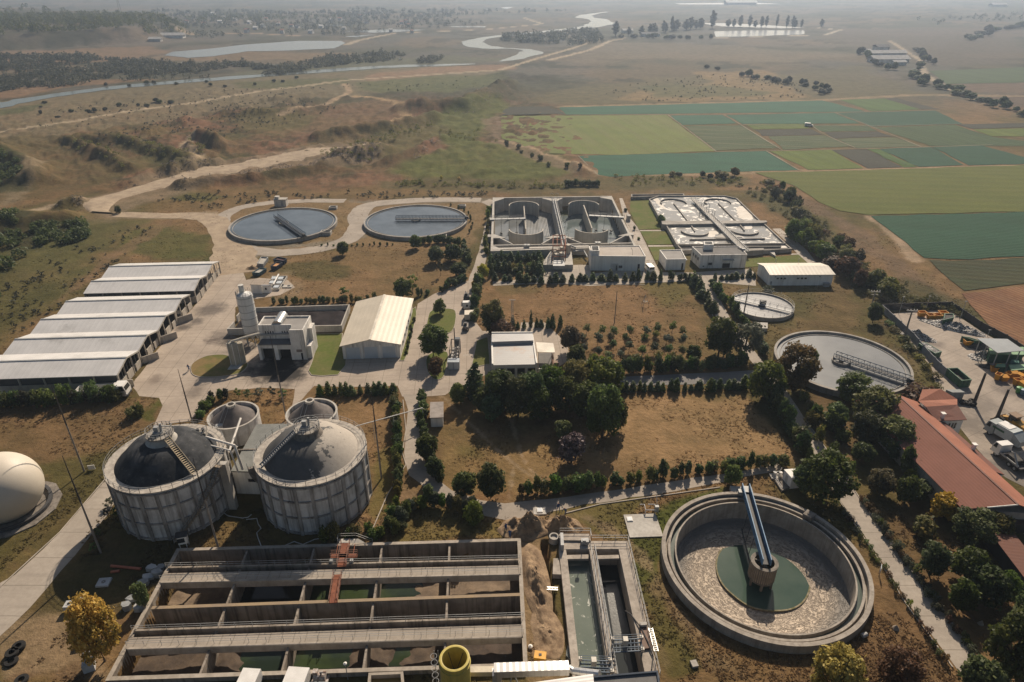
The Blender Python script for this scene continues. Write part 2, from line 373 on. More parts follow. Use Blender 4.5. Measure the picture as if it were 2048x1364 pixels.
# far plain
paint([(-300,230),(0,205),(350,165),(700,140),(950,130),(1010,150),(700,190),(350,240),(0,285),(-300,330)],(.235,.195,.125),10,.8)
paint([(-300,240),(0,222),(110,205),(70,222),(0,232)],(.10,.11,.045),6,.9)
paint([(-300,180),(0,180),(180,160),(330,158),(160,172),(0,196),(-300,210)],(.29,.18,.11),8,.8)
paint([(-300,110),(100,100),(300,92),(345,106),(220,125),(-300,140)],(.28,.185,.12),12,.8)
paint([(250,118),(480,96),(520,104),(700,106),(700,118),(400,122)],(.27,.19,.12),10,.7)
paint([(420,150),(520,155),(690,145),(900,128),(1020,120),(900,112),(700,120)],(.14,.15,.10),10,.8)
paint([(470,165),(560,160),(690,155),(690,168),(560,178),(480,176)],(.115,.125,.05),6,.8)
paint([(715,165),(900,150),(1010,150),(1020,165),(900,182),(740,182)],(.125,.14,.055),10,.9)
paint([(730,150),(860,135),(1020,128),(1035,138),(840,152),(735,162)],(.31,.2,.135),6,.9)
paint([(480,232),(560,222),(700,236),(690,258),(560,270),(470,262)],(.15,.125,.05),6,.9)
paint([(700,205),(800,195),(830,215),(780,255),(620,275),(560,270)],(.205,.13,.075),8,.8)
paint([(860,232),(940,215),(1000,200),(1010,220),(960,280),(1110,310),(1160,345),(1080,362),(820,360),(800,340),(880,300)],(.125,.14,.036),6,1.)
paint([(760,265),(860,240),(900,262),(840,300),(780,320),(740,300)],(.14,.12,.045),6,.9)
paint([(965,236),(1003,232),(1006,280),(1090,308),(1160,330),(1150,345),(1070,320),(985,285)],(.25,.18,.13),3,.8)
paint([(1195,170),(1400,150),(1600,150),(1900,190),(1640,200),(1120,212),(1050,205),(1100,180)],(.17,.15,.085),12,.8)
paint([(1390,145),(1530,140),(1600,180),(1620,196),(1380,205),(1240,200),(1260,186),(1420,165)],(.32,.225,.12),6,.8)
paint([(1290,172),(1420,170),(1560,185),(1540,192),(1300,196)],(.12,.13,.06),6,.8)
paint([(1190,84),(1380,84),(1700,110),(1560,125),(1320,120),(1130,128)],(.23,.19,.145),20,.7)
paint([(1640,60),(2048,50),(2048,130),(1840,130),(1700,95)],(.15,.125,.105),15,.8)
paint([(1500,160),(1730,130),(1840,190),(1700,194),(1580,170)],(.15,.135,.08),15,.8)
paint([(1890,168),(2060,165),(2060,185),(1930,185)],(.19,.135,.10),6,.9)
paint([(1980,190),(2060,186),(2060,215),(2010,215)],(.16,.115,.09),4,.9)
# left meadows
paint([(-60,300),(60,262),(150,275),(240,300),(330,330),(180,380),(60,400),(-60,420)],(.13,.105,.045),8,.7)
paint([(40,345),(90,330),(100,352),(50,390),(0,420),(10,395)],PALE,4,.45)
paint([(210,262),(300,285),(390,325),(330,335),(240,300)],(.085,.085,.03),3,.8)
paint([(-60,310),(30,318),(70,355),(40,380),(-60,390)],(.06,.065,.025),5,.9)
paint([(60,455),(180,445),(195,470),(140,500),(60,500)],(.055,.058,.024),4,.85)
paint([(-60,470),(50,440),(60,480),(20,560),(-60,620)],(.042,.048,.02),6,.9)
paint([(-60,520),(40,500),(120,470),(200,440),(300,440),(180,520),(60,640),(-60,720)],(.12,.12,.045),5,.75)
paint([(230,475),(320,450),(420,470),(440,515),(330,522),(240,500)],(.105,.115,.032),3,.85)
paint([(-60,560),(60,540),(150,560),(60,660),(-20,720)],(.10,.095,.035),6,.8)
paint([(200,520),(330,440),(360,438),(230,520),(150,580),(120,600)],(.28,.18,.115),1.5,.6)
paint([(300,385),(420,372),(560,380),(700,378),(760,372),(980,372),(980,392),(700,398),(560,398),(440,420),(260,428)],(.22,.15,.07),4,.8)
paint([(345,380),(400,385),(460,395),(420,405),(330,400)],LUSH,2,.6)
paint([(750,362),(900,358),(1150,366),(1300,360),(1500,352),(1500,372),(1150,384),(760,378)],(.13,.115,.05),3,.8)
# right bank and wild strip
paint([(1480,380),(1560,372),(1660,450),(1760,560),(1820,610),(1760,610),(1660,520),(1560,430)],(.10,.10,.042),3,.85)
paint([(1530,345),(1590,380),(1700,440),(1860,560),(1940,640),(1880,620),(1760,530),(1640,430)],(.21,.145,.10),2.5,.8)
paint([(1680,560),(1800,560),(1930,600),(2060,720),(2060,760),(1940,680),(1830,620),(1770,615)],(.085,.08,.032),3,.85)
paint([(1920,640),(1960,640),(2060,720),(2060,740)],(.13,.125,.03),1.5,.9)
paint(Zp('a7',[(900,145),(1000,160),(1180,300),(1190,330),(1070,310)]),(.27,.165,.085),3,.8)
paint(Zp('a7',[(1530,620),(1640,600),(1700,700),(1700,1000),(1550,1040),(1250,1030),(1260,900)]),(.19,.13,.065),3,.7)
paint(Zp('a7',[(950,930),(1300,800),(1500,800),(1260,1000),(1000,1010)]),(.11,.10,.038),2.5,.7)
paint(Zp('a8',[(560,520),(700,500),(900,620),(1180,900),(1300,930),(1020,960),(960,800),(820,600)]),(.10,.095,.03),2,.85)
# ground round the round tanks A and B, gravel
paint([(430,425),(500,405),(690,402),(960,398),(972,420),(945,500),(700,492),(640,500),(470,500),(440,470)],(.30,.205,.115),2,.85)
paint([(422,430),(445,432),(470,470),(500,492),(700,480),(720,470),(712,440),(735,410),(700,402),(720,402),(960,398),(985,398),(985,404),(750,410),(728,440),(735,475),(690,490),(560,498),(520,510),(500,548),(440,545),(462,520),(460,490),(432,450)],GREY,1.5,.9)
# lawns of the works
paint([(500,545),(560,500),(690,492),(900,480),(930,560),(830,590),(700,600),(560,600)],(.29,.185,.10),3,.7)
paint(Zp('a5',[(600,500),(760,480),(1110,510),(1110,600),(860,620),(650,600)]),(.105,.095,.034),2,.85)
paint(Zp('a5',[(520,590),(680,560),(800,640),(760,720),(600,740),(540,700)]),(.34,.27,.19),2,.45)
paint(Zp('a6',[(500,660),(1700,660),(1700,860),(1720,930),(640,930),(640,740)]),(.30,.185,.10),3,.75)
paint(Zp('a6',[(540,640),(900,650),(880,700),(640,720)]),OLIVE,2,.7)
paint(Zp('a7',[(250,690),(530,690),(590,850),(420,890),(300,850)]),(.13,.12,.036),3,.8)
paint(Zp('a7',[(130,850),(560,870),(640,1000),(500,1120),(0,1180),(0,920)]),(.30,.185,.10),3,.6)
paint(Zp('b4',[(180,110),(1020,110),(1380,520),(1200,500),(560,590),(0,640),(-300,700),(-300,560)]),(.40,.265,.145),2.5,.85)
for i in range(9): paint(Zp('b4',[(230+i*105,120),(190+i*118,560-i*8)]),(.30,.20,.105),.8,.45,line=.5,seed=i)
paint(Zp('b3',[(320,560),(600,560),(860,640),(1100,640),(1130,800),(1060,890),(800,980),(420,960),(330,760)]),(.30,.205,.095),2,.7)
paint(Zp('b3',[(400,620),(620,640),(640,740),(430,760)]),(.15,.13,.045),2,.7)
for l in ([(330,290),(480,440),(620,570),(740,690),(860,790),(1000,880),(1075,900)],[(810,440),(850,550),(900,720),(930,790),(1010,870),(1080,960)],[(840,800),(830,900),(815,1010)]): paint(Zp('b3',l),(.43,.32,.215),.35,.85,line=.3)
paint(Zp('b3',[(420,990),(640,960),(800,960),(780,1020),(450,1060)]),(.26,.15,.08),1,.6)
paint(Zp('b3',[(60,1180),(200,1050),(600,1100),(640,1180),(780,1200),(870,1290),(30,1310)]),(.215,.175,.062),1.5,.8)
paint(Zp('b3',[(1060,1060),(1500,1020),(1700,980),(1700,1364),(1560,1280),(1250,1150),(1080,1120)]),(.155,.145,.046),1.5,.75)
paint(Zp('b4',[(450,880),(700,800),(900,730),(900,770),(640,880),(520,1060),(450,1364),(330,1364),(280,1080),(460,1060)]),(.085,.115,.022),1.2,.95)
paint(Zp('b8',[(1230,370),(1450,350),(1440,640),(1500,900),(1705,1120),(1705,1364),(1440,1364),(1230,430)]),(.12,.12,.036),1.5,.8)
paint(Zp('b8',[(1230,430),(1300,500),(1400,640),(1480,800),(1560,900),(1705,1020)]),(.38,.285,.185),.8,.8,line=.35)
paint(Zp('b8',[(800,200),(1000,280),(1200,390)]),(.34,.25,.165),1,.7,line=.8)
paint(Zp('c1',[(0,660),(100,800),(300,1080),(470,1250),(600,1364),(380,1364),(150,1000)]),(.27,.195,.115),1.5,.75)
paint(Zp('c1',[(0,1000),(70,1180),(200,1364),(60,1364)]),(.25,.185,.11),1,.6)
paint(Zp('c1',[(120,1060),(300,1240),(420,1364),(300,1364),(130,1180)]),(.11,.105,.035),1,.6)
paint(Zp('c2',[(380,640),(560,560),(960,1300),(760,1364),(0,1364),(0,1120),(330,900)]),(.20,.125,.068),2,.75)
paint(Zp('c2',[(420,60),(700,0),(900,300),(1200,700),(1400,900),(1200,1100),(700,560),(480,240)]),(.17,.11,.058),1.5,.7)
paint(Zp('b5',[(250,60),(420,100),(640,560),(560,640),(380,470),(280,330)]),(.21,.135,.075),1.5,.7)
# around the digesters and the lower left corner
paint([(-40,800),(300,800),(330,815),(310,850),(215,900),(60,910),(-40,880)],(.24,.15,.085),3,.7)
paint(Zp('b1',[(940,460),(1000,400),(1090,330),(1110,370),(1040,470)]),(.11,.12,.03),.8,.9)
paint(Zp('b1',[(230,740),(720,740),(730,880),(560,1100),(380,1364),(0,1364),(0,1200),(230,1100),(330,930)]),(.10,.09,.035),2,.7)
paint(Zp('b6',[(0,980),(250,880),(560,880),(600,1100),(740,1340),(0,1364)]),(.34,.25,.165),1.2,.8)
paint(Zp('b6',[(200,1280),(560,1230),(600,1364),(0,1364)]),(.18,.105,.06),1.2,.6)
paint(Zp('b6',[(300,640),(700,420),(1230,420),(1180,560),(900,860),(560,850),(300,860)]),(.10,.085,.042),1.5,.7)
paint(Zp('b2',[(470,200),(680,200),(660,340),(480,360)]),(.30,.19,.095),1,.7)
paint(Zp('b2',[(1010,180),(1350,190),(1360,560),(1240,640),(1200,420),(1010,330)]),(.30,.19,.10),1.2,.7)
paint(Zp('b2',[(1240,560),(1370,540),(1400,860),(1290,1010),(1230,960),(1250,760)]),(.16,.135,.045),1,.8)
paint(Zp('b2',[(1290,1010),(1460,800),(1560,860),(1400,1080),(1260,1170)]),(.29,.20,.125),.8,.8)
paint(Zp('b2',[(20,1160),(300,980),(330,1100),(220,1210),(20,1220)]),(.21,.145,.07),1,.8)
# excavated strip beside the basin
paint(Zp('b8',[(400,260),(600,220),(860,250),(850,300),(640,380),(660,640),(740,1200),(740,1364),(520,1364),(500,900),(480,400),(420,380)]),(.35,.245,.15),.8,.95)
paint(Zp('b8',[(520,1250),(800,1250),(800,1364),(520,1364)]),(.26,.185,.105),.8,.9)
# tracks
for l,hw,c in (([(-60,432),(0,434),(60,428),(105,412),(170,400),(200,412)],2.2,(.33,.26,.19)),([(-60,268),(0,262),(140,245),(250,226),(380,206),(520,183),(700,160),(850,150),(1000,140),(1080,115),(1150,95),(1190,80)],2.6,(.40,.33,.25)),
  ([(690,168),(700,182),(690,190),(640,214),(560,232)],2.2,(.36,.27,.19)),([(700,192),(760,198),(795,205),(800,225),(825,240),(780,255),(700,262)],2.6,(.37,.265,.16)),
  ([(410,264),(385,276),(368,290),(370,303),(390,312),(404,322),(380,332)],2.2,(.36,.28,.20)),([(1005,280),(1090,308),(1150,330),(1200,348),(1340,350),(1600,342),(2060,330)],1.5,(.34,.25,.17)),
  ([(420,428),(330,434),(240,430)],2.5,(.34,.28,.21)),([(1120,214),(1400,207),(1650,200),(1830,190),(2060,192)],3,(.30,.225,.15)),
  ([(1100,120),(1180,100),(1220,82),(1250,76)],3,(.40,.33,.25)),([(1428,76),(1560,72),(1650,70),(1680,60),(1640,56)],3,(.42,.38,.33)),([(690,90),(720,80),(790,66),(900,62),(980,58),(1085,48),(1050,36)],4,(.38,.32,.25)),
  ([(1780,82),(1840,120),(1850,150),(1900,180),(1945,200)],2.5,(.36,.3,.23)),([(1740,434),(1770,450),(1800,480),(1830,520)],2,(.33,.25,.18)),([(330,70),(500,66),(600,72)],5,(.33,.25,.18))):
    paint(l,tuple(v*1.25 for v in c),hw*.7,1.,line=hw*1.15,warp=hw*.6)
paint(Zp('a8',[(700,640),(800,660),(960,760),(990,850)]),(.24,.19,.11),.6,.5,line=.3)
paint([(160,430),(160,405),(300,360),(420,330),(640,290),(770,290),(760,325),(560,345),(400,372),(280,412),(230,440)],(.30,.23,.165),5,.8)
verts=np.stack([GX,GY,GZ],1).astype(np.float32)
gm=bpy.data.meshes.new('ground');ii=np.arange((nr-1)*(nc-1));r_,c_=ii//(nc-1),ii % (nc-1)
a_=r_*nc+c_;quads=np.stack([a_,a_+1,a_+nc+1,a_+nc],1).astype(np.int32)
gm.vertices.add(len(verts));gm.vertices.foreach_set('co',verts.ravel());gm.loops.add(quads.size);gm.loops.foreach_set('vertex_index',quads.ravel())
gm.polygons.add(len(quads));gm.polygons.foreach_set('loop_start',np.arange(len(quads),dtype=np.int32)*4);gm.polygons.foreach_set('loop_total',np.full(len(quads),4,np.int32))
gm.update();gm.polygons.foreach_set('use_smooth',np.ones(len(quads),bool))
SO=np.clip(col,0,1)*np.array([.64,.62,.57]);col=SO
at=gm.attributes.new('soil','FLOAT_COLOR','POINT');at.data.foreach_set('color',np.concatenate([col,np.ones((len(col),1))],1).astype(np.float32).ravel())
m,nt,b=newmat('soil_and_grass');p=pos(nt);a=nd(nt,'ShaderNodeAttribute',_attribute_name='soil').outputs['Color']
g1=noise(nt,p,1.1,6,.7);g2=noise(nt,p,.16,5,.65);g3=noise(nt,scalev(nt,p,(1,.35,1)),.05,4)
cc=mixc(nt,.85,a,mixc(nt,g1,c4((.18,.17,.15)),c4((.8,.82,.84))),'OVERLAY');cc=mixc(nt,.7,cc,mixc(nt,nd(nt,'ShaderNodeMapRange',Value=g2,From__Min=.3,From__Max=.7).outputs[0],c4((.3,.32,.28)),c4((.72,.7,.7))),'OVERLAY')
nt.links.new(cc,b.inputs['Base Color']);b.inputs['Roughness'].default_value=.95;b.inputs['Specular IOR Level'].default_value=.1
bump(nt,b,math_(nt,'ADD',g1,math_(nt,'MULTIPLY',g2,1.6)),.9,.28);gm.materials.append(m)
GO=bpy.data.objects.new('ground',gm);COL.objects.link(GO);kind(GO,'structure')
# ================================================================ SHEETS: fields, water, roads
def ragged(pts,step=4.,amp=.4,seed=0,z=0.,drape=False):
    rr=random.Random(seed);out=[]
    n=len(pts)
    for i in range(n):
        a,b=Vector(pts[i][:2]),Vector(pts[(i+1) % n][:2]);k=max(1,int((b-a).length/step))
        nn=Vector((-(b-a).y,(b-a).x)).normalized() if (b-a).length > 0 else Vector((0,0))
        for j in range(k):
            p=a.lerp(b,j/k)+nn*rr.uniform(-amp,amp);out.append((p.x,p.y,z))
    return out
def field(pts,mat,z=.06,seed=0,amp=.6):
    return kind(MB().sheet(ragged(Ps(pts),6,amp,seed,z)).build('field',mat),'structure')
def cropm(name,c,ax,pitch=1.5,c2=None,k=.35,patch=.5,bare=None):
    m,nt,b=newmat(name);p=pos(nt);c2=c2 or tuple(x*.7 for x in c)
    d=nd(nt,'ShaderNodeVectorMath',_operation='DOT_PRODUCT',i0=p,i1=(ax[0],ax[1],0)).outputs['Value']
    d=math_(nt,'ADD',d,math_(nt,'MULTIPLY',noise(nt,p,.3,2),.6))
    f=math_(nt,'ABSOLUTE',math_(nt,'SUBTRACT',math_(nt,'FRACT',math_(nt,'DIVIDE',d,pitch)),.5))
    col=mixc(nt,nd(nt,'ShaderNodeMapRange',Value=noise(nt,p,.05,6),From__Min=.38,From__Max=.62).outputs[0],c4(c),c4(c2))
    w2=noise(nt,scalev(nt,nd(nt,'ShaderNodeVectorRotate',Vector=p,Angle=math.atan2(ax[1],ax[0]),_rotation_type='Z_AXIS',_invert=True).outputs[0],(.18,.012,0)),1.,4)
    col=mixc(nt,math_(nt,'MULTIPLY',nd(nt,'ShaderNodeMapRange',Value=w2,From__Min=.42,From__Max=.6).outputs[0],patch),col,c4(bare or tuple(x*1.35 for x in c)))
    col=mixc(nt,math_(nt,'MULTIPLY',nd(nt,'ShaderNodeMapRange',Value=f,From__Min=.25,From__Max=.5).outputs[0],k),col,c4(tuple(x*.45 for x in c)))
    col=mixc(nt,.6,col,mixc(nt,noise(nt,p,.9,5,.75),c4((.15,.15,.15)),c4((.85,.85,.85))),'OVERLAY')
    col=mixc(nt,1.,col,c4((.48,.60,.44)),'MULTIPLY');nt.links.new(col,b.inputs['Base Color']);b.inputs['Roughness'].default_value=.9;b.inputs['Specular IOR Level'].default_value=.15
    bump(nt,b,math_(nt,'ADD',noise(nt,p,1.5,4),math_(nt,'MULTIPLY',f,.8)),.8,.3);return m
AXF=(.98,.2)
f_lime=cropm('pale_stubble_green',(.26,.25,.07),AXF,9,(.22,.22,.06),.12,.45,(.30,.23,.12));f_teal=cropm('blue_green_cabbage',(.048,.145,.112),(.2,.98),1.6,(.04,.122,.09),.3,.35);f_teal2=cropm('dark_green_cabbage',(.032,.10,.068),(.2,.98),1.6,(.026,.085,.052),.3,.3)
f_brt=cropm('bright_green_crop',(.10,.155,.03),AXF,12,(.085,.13,.028),.35,.3);f_yel=cropm('yellow_green_crop',(.17,.18,.025),AXF,10,(.13,.155,.022),.3,.4);f_soil=cropm('bare_dark_soil',(.085,.068,.058),(.2,.98),1.2,(.07,.055,.047),.3,.25)
f_mix=cropm('mixed_plot',(.115,.13,.062),(.2,.98),5,(.085,.105,.045),.35,.7,(.19,.165,.10));f_olv=cropm('mown_meadow',(.19,.175,.03),(.1,1),7,(.16,.155,.027),.15,.35,(.22,.17,.05));f_corn=cropm('dry_maize',(.42,.16,.10),(.9,.4),1.4,(.26,.095,.065),.6,.7,(.5,.22,.15))
f_dk=cropm('weedy_field',(.075,.08,.032),(.2,.98),3,(.06,.058,.025),.3,.6,(.10,.075,.035));f_grn=cropm('green_plot',(.075,.105,.042),AXF,4,(.06,.09,.035),.3,.5)
FL=[([(1003,232),(1331,230),(1430,302),(1245,310),(1090,307),(1003,277)],f_lime),([(1158,312),(1534,302),(1596,340),(1348,348),(1220,354),(1195,350)],f_teal),([(1116,215),(1645,201),(1730,223),(1135,230)],f_teal),
 ([(1340,231),(1447,230),(1474,247),(1365,250)],f_teal),([(1451,230),(1669,226),(1720,247),(1485,248)],f_teal),([(1673,226),(1871,221),(1926,248),(1744,254)],f_teal2),([(1680,200),(1768,197),(1840,219),(1744,223)],f_brt),
 ([(1770,197),(1792,196),(1881,219),(1842,219)],f_soil),([(1369,252),(1485,251),(1560,296),(1432,301)],f_mix),([(1491,249),(1611,248),(1618,257),(1509,259)],f_yel),([(1510,260),(1621,258),(1645,270),(1526,272)],f_soil),
 ([(1621,251),(1734,251),(1755,262),(1645,264)],f_grn),([(1649,265),(1755,263),(1785,273),(1666,277)],f_soil),([(1536,273),(1649,271),(1707,293),(1567,300)],f_mix),([(1673,278),(1789,275),(1840,293),(1714,297)],f_mix),
 ([(1748,255),(1908,250),(1985,274),(2060,284),(2060,292),(1860,292)],f_grn),([(1912,249),(2060,246),(2060,255),(1946,258)],f_soil),([(1946,259),(2060,257),(2060,273),(1982,273)],f_yel),([(1539,303),(1662,300),(1727,337),(1618,340)],f_yel),
 ([(1664,301),(1734,299),(1806,335),(1734,337)],f_soil),([(1736,299),(1755,298),(1833,334),(1808,335)],f_brt),([(1758,298),(1861,294),(1929,331),(1836,334)],f_teal2),([(1864,294),(1963,291),(2060,318),(2060,328),(1939,331)],f_teal2),
 ([(1510,346),(1640,343),(2070,330),(2070,423),(1738,431),(1680,422),(1640,405),(1587,372)],f_olv),([(1742,433),(2070,424),(2070,512),(1900,520),(1850,516),(1790,470)],f_teal2),([(1858,520),(1900,524),(2070,516),(2070,566),(1925,582)],f_dk),
 ([(1925,588),(2070,570),(2070,720),(1990,662)],f_corn),([(1858,142),(2070,134),(2070,165),(1892,168)],f_grn),([(1010,214),(1105,213),(1130,228),(1005,231)],f_soil)]
for i,(pts,mm) in enumerate(FL): field(pts,mm,.06+.004*i,i)
MUDB=M('mud_bank',(.25,.2,.14))
wr=waterm('river_water',(.10,.11,.10),.16,.5,.15);wp=waterm('pond_water',(.14,.15,.155),.18,.4,.12)
def strip(name,pts,wd,mat,z=.12,knd='structure',seed=1,sub=4,wob=.25):
    """a band of given width along photo points on the ground"""
    g=Ps(pts);W=wd if isinstance(wd,list) else [wd]*len(g);L=[];Rr=[];rr=random.Random(seed);fine=[]
    for i in range(len(g)-1):
        for k in range(sub): fine.append((g[i].lerp(g[i+1],k/sub),W[i]+(W[i+1]-W[i])*k/sub))
    fine.append((g[-1],W[-1]));ps=[f[0] for f in fine]
    for _ in range(2): ps=[ps[0]]+[(ps[i-1]+ps[i]*2+ps[i+1])/4 for i in range(1,len(ps)-1)]+[ps[-1]]
    for i,p_ in enumerate(ps):
        d=(ps[min(i+1,len(ps)-1)]-ps[max(i-1,0)]).normalized();n=Vector((-d.y,d.x,0));ww=fine[i][1]/2
        a,b=p_+n*ww*(1+rr.uniform(-wob,wob)),p_-n*ww*(1+rr.uniform(-wob,wob));L.append(a);Rr.append(b)
    k=len(L);mb=MB();zz=lambda v: tz(v.x,v.y)+z if z < 0 else z
    mb.add([(v.x,v.y,z) for v in L]+[(v.x,v.y,z) for v in Rr],[(i,k+i,k+i+1,i+1) for i in range(k-1)])
    return kind(mb.build(name,mat),knd)
strip('river',[(-400,262),(-120,232),(0,211),(68,197),(171,182),(273,171),(410,160),(513,152),(700,138),(782,133),(900,130),(950,128)],[22,20,19,18,18,18,19,20,22,20,15,6],wr,.2)
strip('river',[(1000,123),(1030,118),(1070,104),(1050,99),(1022,97),(980,96),(950,91),(942,84),(964,77),(1022,70),(1083,64),(1165,56),(1205,48),(1195,39),(1162,34),(1189,27),(1215,24)],[5,18,26,15,8,28,30,26,19,21,19,28,50,38,42,18,10],wr,.2,seed=2)
for i,pts in enumerate(([(345,104),(427,97),(489,89.5),(598,82),(684,82),(689,87),(670,97),(564,102),(496,103),(427,113),(376,116),(330,111)],[(690,63),(765,58.8),(854,59.8),(817,63),(748,66)],[(687,73),(752,69),(714,75)],[(900,53),(973,52.5),(970,55),(905,55)],
    [(1000,15.5),(1012,14),(1028,14),(1014,18)],[(1428,63),(1500,61),(1608,61),(1610,69),(1500,73),(1430,74)],[(1392,46),(1440,46.5),(1530,50),(1612,56),(1560,57),(1445,53)],[(1350,7),(1500,5.5),(1560,8),(1500,9),(1360,9)],[(985,97),(1010,96),(1025,105),(1010,117),(990,118)][:0] or [(640,50),(680,49),(690,51),(650,52)])):
    kind(MB().sheet(ragged(Ps(pts),9,1.2,i,.25)).build('pond',wp),'structure')
for i,l in enumerate(([(1336,230),(1432,303)],[(1449,230),(1566,302)],[(1671,226),(1750,256),(1842,294)],[(1620,249),(1650,271),(1710,296)],[(1156,312),(1196,351)],[(1532,302),(1598,341)],[(1116,229),(1340,230),(1670,226),(1880,221)],[(1430,304),(1560,302),(1850,295),(1985,290)],[(1485,250),(1740,253),(1920,248)])): strip('path',l,.6,M('field_path',(.22,.18,.11)) if i == 0 else bpy.data.materials['field_path'],.2,seed=i,wob=.5)
# ================================================================ ROADS, YARDS, LAWNS
def slabm(name,c,ang,sx,sy,stains=(),c2=None,crack=.5):
    """cast concrete slabs with open joints, wear and oil / sludge stains where they lie"""
    m,nt,b=newmat(name);p=pos(nt);c2=c2 or tuple(x*.74 for x in c)
    r=nd(nt,'ShaderNodeVectorRotate',Vector=p,Angle=-ang,_rotation_type='Z_AXIS').outputs[0]
    sx_=nd(nt,'ShaderNodeSeparateXYZ',Vector=r);ln=None
    for o,s in ((0,sx),(1,sy)):
        v=math_(nt,'ADD',sx_.outputs[o],math_(nt,'MULTIPLY',noise(nt,p,.8,2),.12))
        t=math_(nt,'ABSOLUTE',math_(nt,'SUBTRACT',math_(nt,'FRACT',math_(nt,'DIVIDE',v,s)),.5))
        k=nd(nt,'ShaderNodeMapRange',Value=t,From__Min=.5-.09/s,From__Max=.5-.02/s).outputs[0]
        ln=k if ln is None else math_(nt,'MAXIMUM',ln,k)
    col=mixc(nt,nd(nt,'ShaderNodeMapRange',Value=noise(nt,p,.13,7,.65),From__Min=.36,From__Max=.64).outputs[0],c4(c),c4(c2))
    col=mixc(nt,.45,col,mixc(nt,noise(nt,p,1.6,5,.7),c4((.25,.24,.23)),c4((.78,.78,.78))),'OVERLAY')
    dl=nd(nt,'ShaderNodeMapRange',Value=noise(nt,scalev(nt,r,(.06,.9,1)),1.,4),From__Min=.5,From__Max=.72).outputs[0]
    col=mixc(nt,math_(nt,'MULTIPLY',dl,.35),col,c4(tuple(x*.5 for x in c)))
    col=mixc(nt,math_(nt,'MULTIPLY',ln,crack),col,c4((.09,.075,.055)))
    for (sp,rad,cs,kk) in stains:
        d=nd(nt,'ShaderNodeVectorMath',_operation='DISTANCE',i0=p,i1=tuple(sp)).outputs['Value']
        d=math_(nt,'ADD',d,math_(nt,'MULTIPLY',math_(nt,'SUBTRACT',noise(nt,p,.35,6,.7),.5),rad*1.7))
        col=mixc(nt,math_(nt,'MULTIPLY',nd(nt,'ShaderNodeMapRange',Value=d,From__Min=rad,From__Max=rad*.35).outputs[0],kk),col,c4(cs))
    nt.links.new(col,b.inputs['Base Color']);b.inputs['Roughness'].default_value=.85;b.inputs['Specular IOR Level'].default_value=.25
    bump(nt,b,noise(nt,p,4,4),.2,.03);return m
BLK=(.02,.018,.016)
yardm=slabm('yard_concrete',(.40,.335,.27),.05,3.6,6.,[(q('c3',740,1150),8.5,BLK,1.),(q('c3',830,1300),6.,BLK,.95),(q('c3',560,1280),5,BLK,.8),(q('c3',150,870),4,BLK,.8),(q('c3',280,960),4.5,BLK,.65),(q('a4',1440,680),5,(.06,.05,.045),.7),(q('a4',1500,860),4,(.06,.05,.045),.55),(q('a4',1250,800),2.5,(.06,.05,.045),.8),(q('a4',1440,890),2.,(.08,.06,.05),.7),(q('a4',1330,1240),3,(.1,.08,.065),.6),(q('a4',1330,760),2.5,(.06,.05,.045),.7),(q('a4',1060,1150),2.2,(.12,.09,.07),.6)])  # first stain: real sludge, enlarged to paint the truck bay floor's shade black
YARD=[(444,541),(486,541),(492,560),(520,556),(575,560),(590,575),(560,590),(500,600),(470,615),(470,640),(456,668),(520,690),(620,672),(690,690),(800,690),(828,640),(836,608),(868,588),(936,561),(958,556),(962,570),(952,610),(948,640),(965,662),(1040,662),(1042,645),(1090,645),(1135,690),(1138,720),(1100,745),(980,745),(950,760),(912,777),(890,790),(840,793),(805,793),(795,772),(700,774),(628,772),(604,800),(585,812),(590,778),(520,776),(440,783),(408,812),(380,842),(308,852),(325,812),(318,796),(280,792),(262,772),(345,660),(400,600)]
def yard(name,pts,mat,z,seed=0,amp=.12): return kind(MB().sheet(ragged(Ps(pts),2.5,amp,seed,z)).build(name,mat),'structure')
yard('concrete_yard',YARD,yardm,.03)
gravm=slabm('gravel',(.36,.31,.255),.1,400,400,c2=(.26,.225,.185),crack=0)
yard('road',[(936,562),(948,532),(958,500),(966,470),(974,430),(976,412),(962,404),(980,398),(990,402),(986,440),(978,480),(972,520),(966,556)],gravm,.034,1)
yard('path',[(805,790),(843,790),(838,830),(838,880),(845,915),(870,955),(905,980),(960,1000),(1010,1008),(1100,1000),(1200,983),(1320,966),(1450,948),(1560,925),(1562,938),(1450,962),(1320,987),(1200,1004),(1100,1023),(1070,1035),(1010,1040),(960,1030),(910,1012),(860,985),(820,950),(808,905),(814,860),(816,820)],gravm,.036,2,.25)
roadm=slabm('road_concrete',(.37,.325,.27),.0,400,5.2,c2=(.30,.26,.215),crack=.55)
RD=[(1397,556),(1434,640),(1500,720),(1548,778),(1577,845),(1615,907),(1683,1005),(1760,1117),(1821,1213),(1923,1350),(1960,1400),(2010,1400),(1965,1331),(1819,1128),(1723,1000),(1689,948),(1607,833),(1572,780),(1530,730),(1460,636),(1417,556)]
yard('road',RD,roadm,.033,3,.05)
yard('road',[(1228,754),(1320,750),(1420,746),(1500,741),(1530,738),(1548,768),(1500,768),(1420,768),(1320,770),(1228,772)],slabm('road_asphalt',(.20,.19,.18),0,400,400,crack=0),.037,4)
yard('pavement',[(1288,532),(1300,545),(1385,545),(1500,538),(1512,548),(1512,572),(1400,562),(1290,566),(1180,572),(1100,566),(985,572),(985,563),(1082,556),(1084,530),(1180,530),(1182,548)],slabm('apron_concrete',(.40,.35,.29),0,4,5),.038,5)
pathm=slabm('path_concrete',(.42,.37,.31),0,2.4,2.4)
def footp(pts,z=.042): return kind(MB().sheet([tuple(v) for v in Ps(pts,z)]).build('path',pathm),'structure')
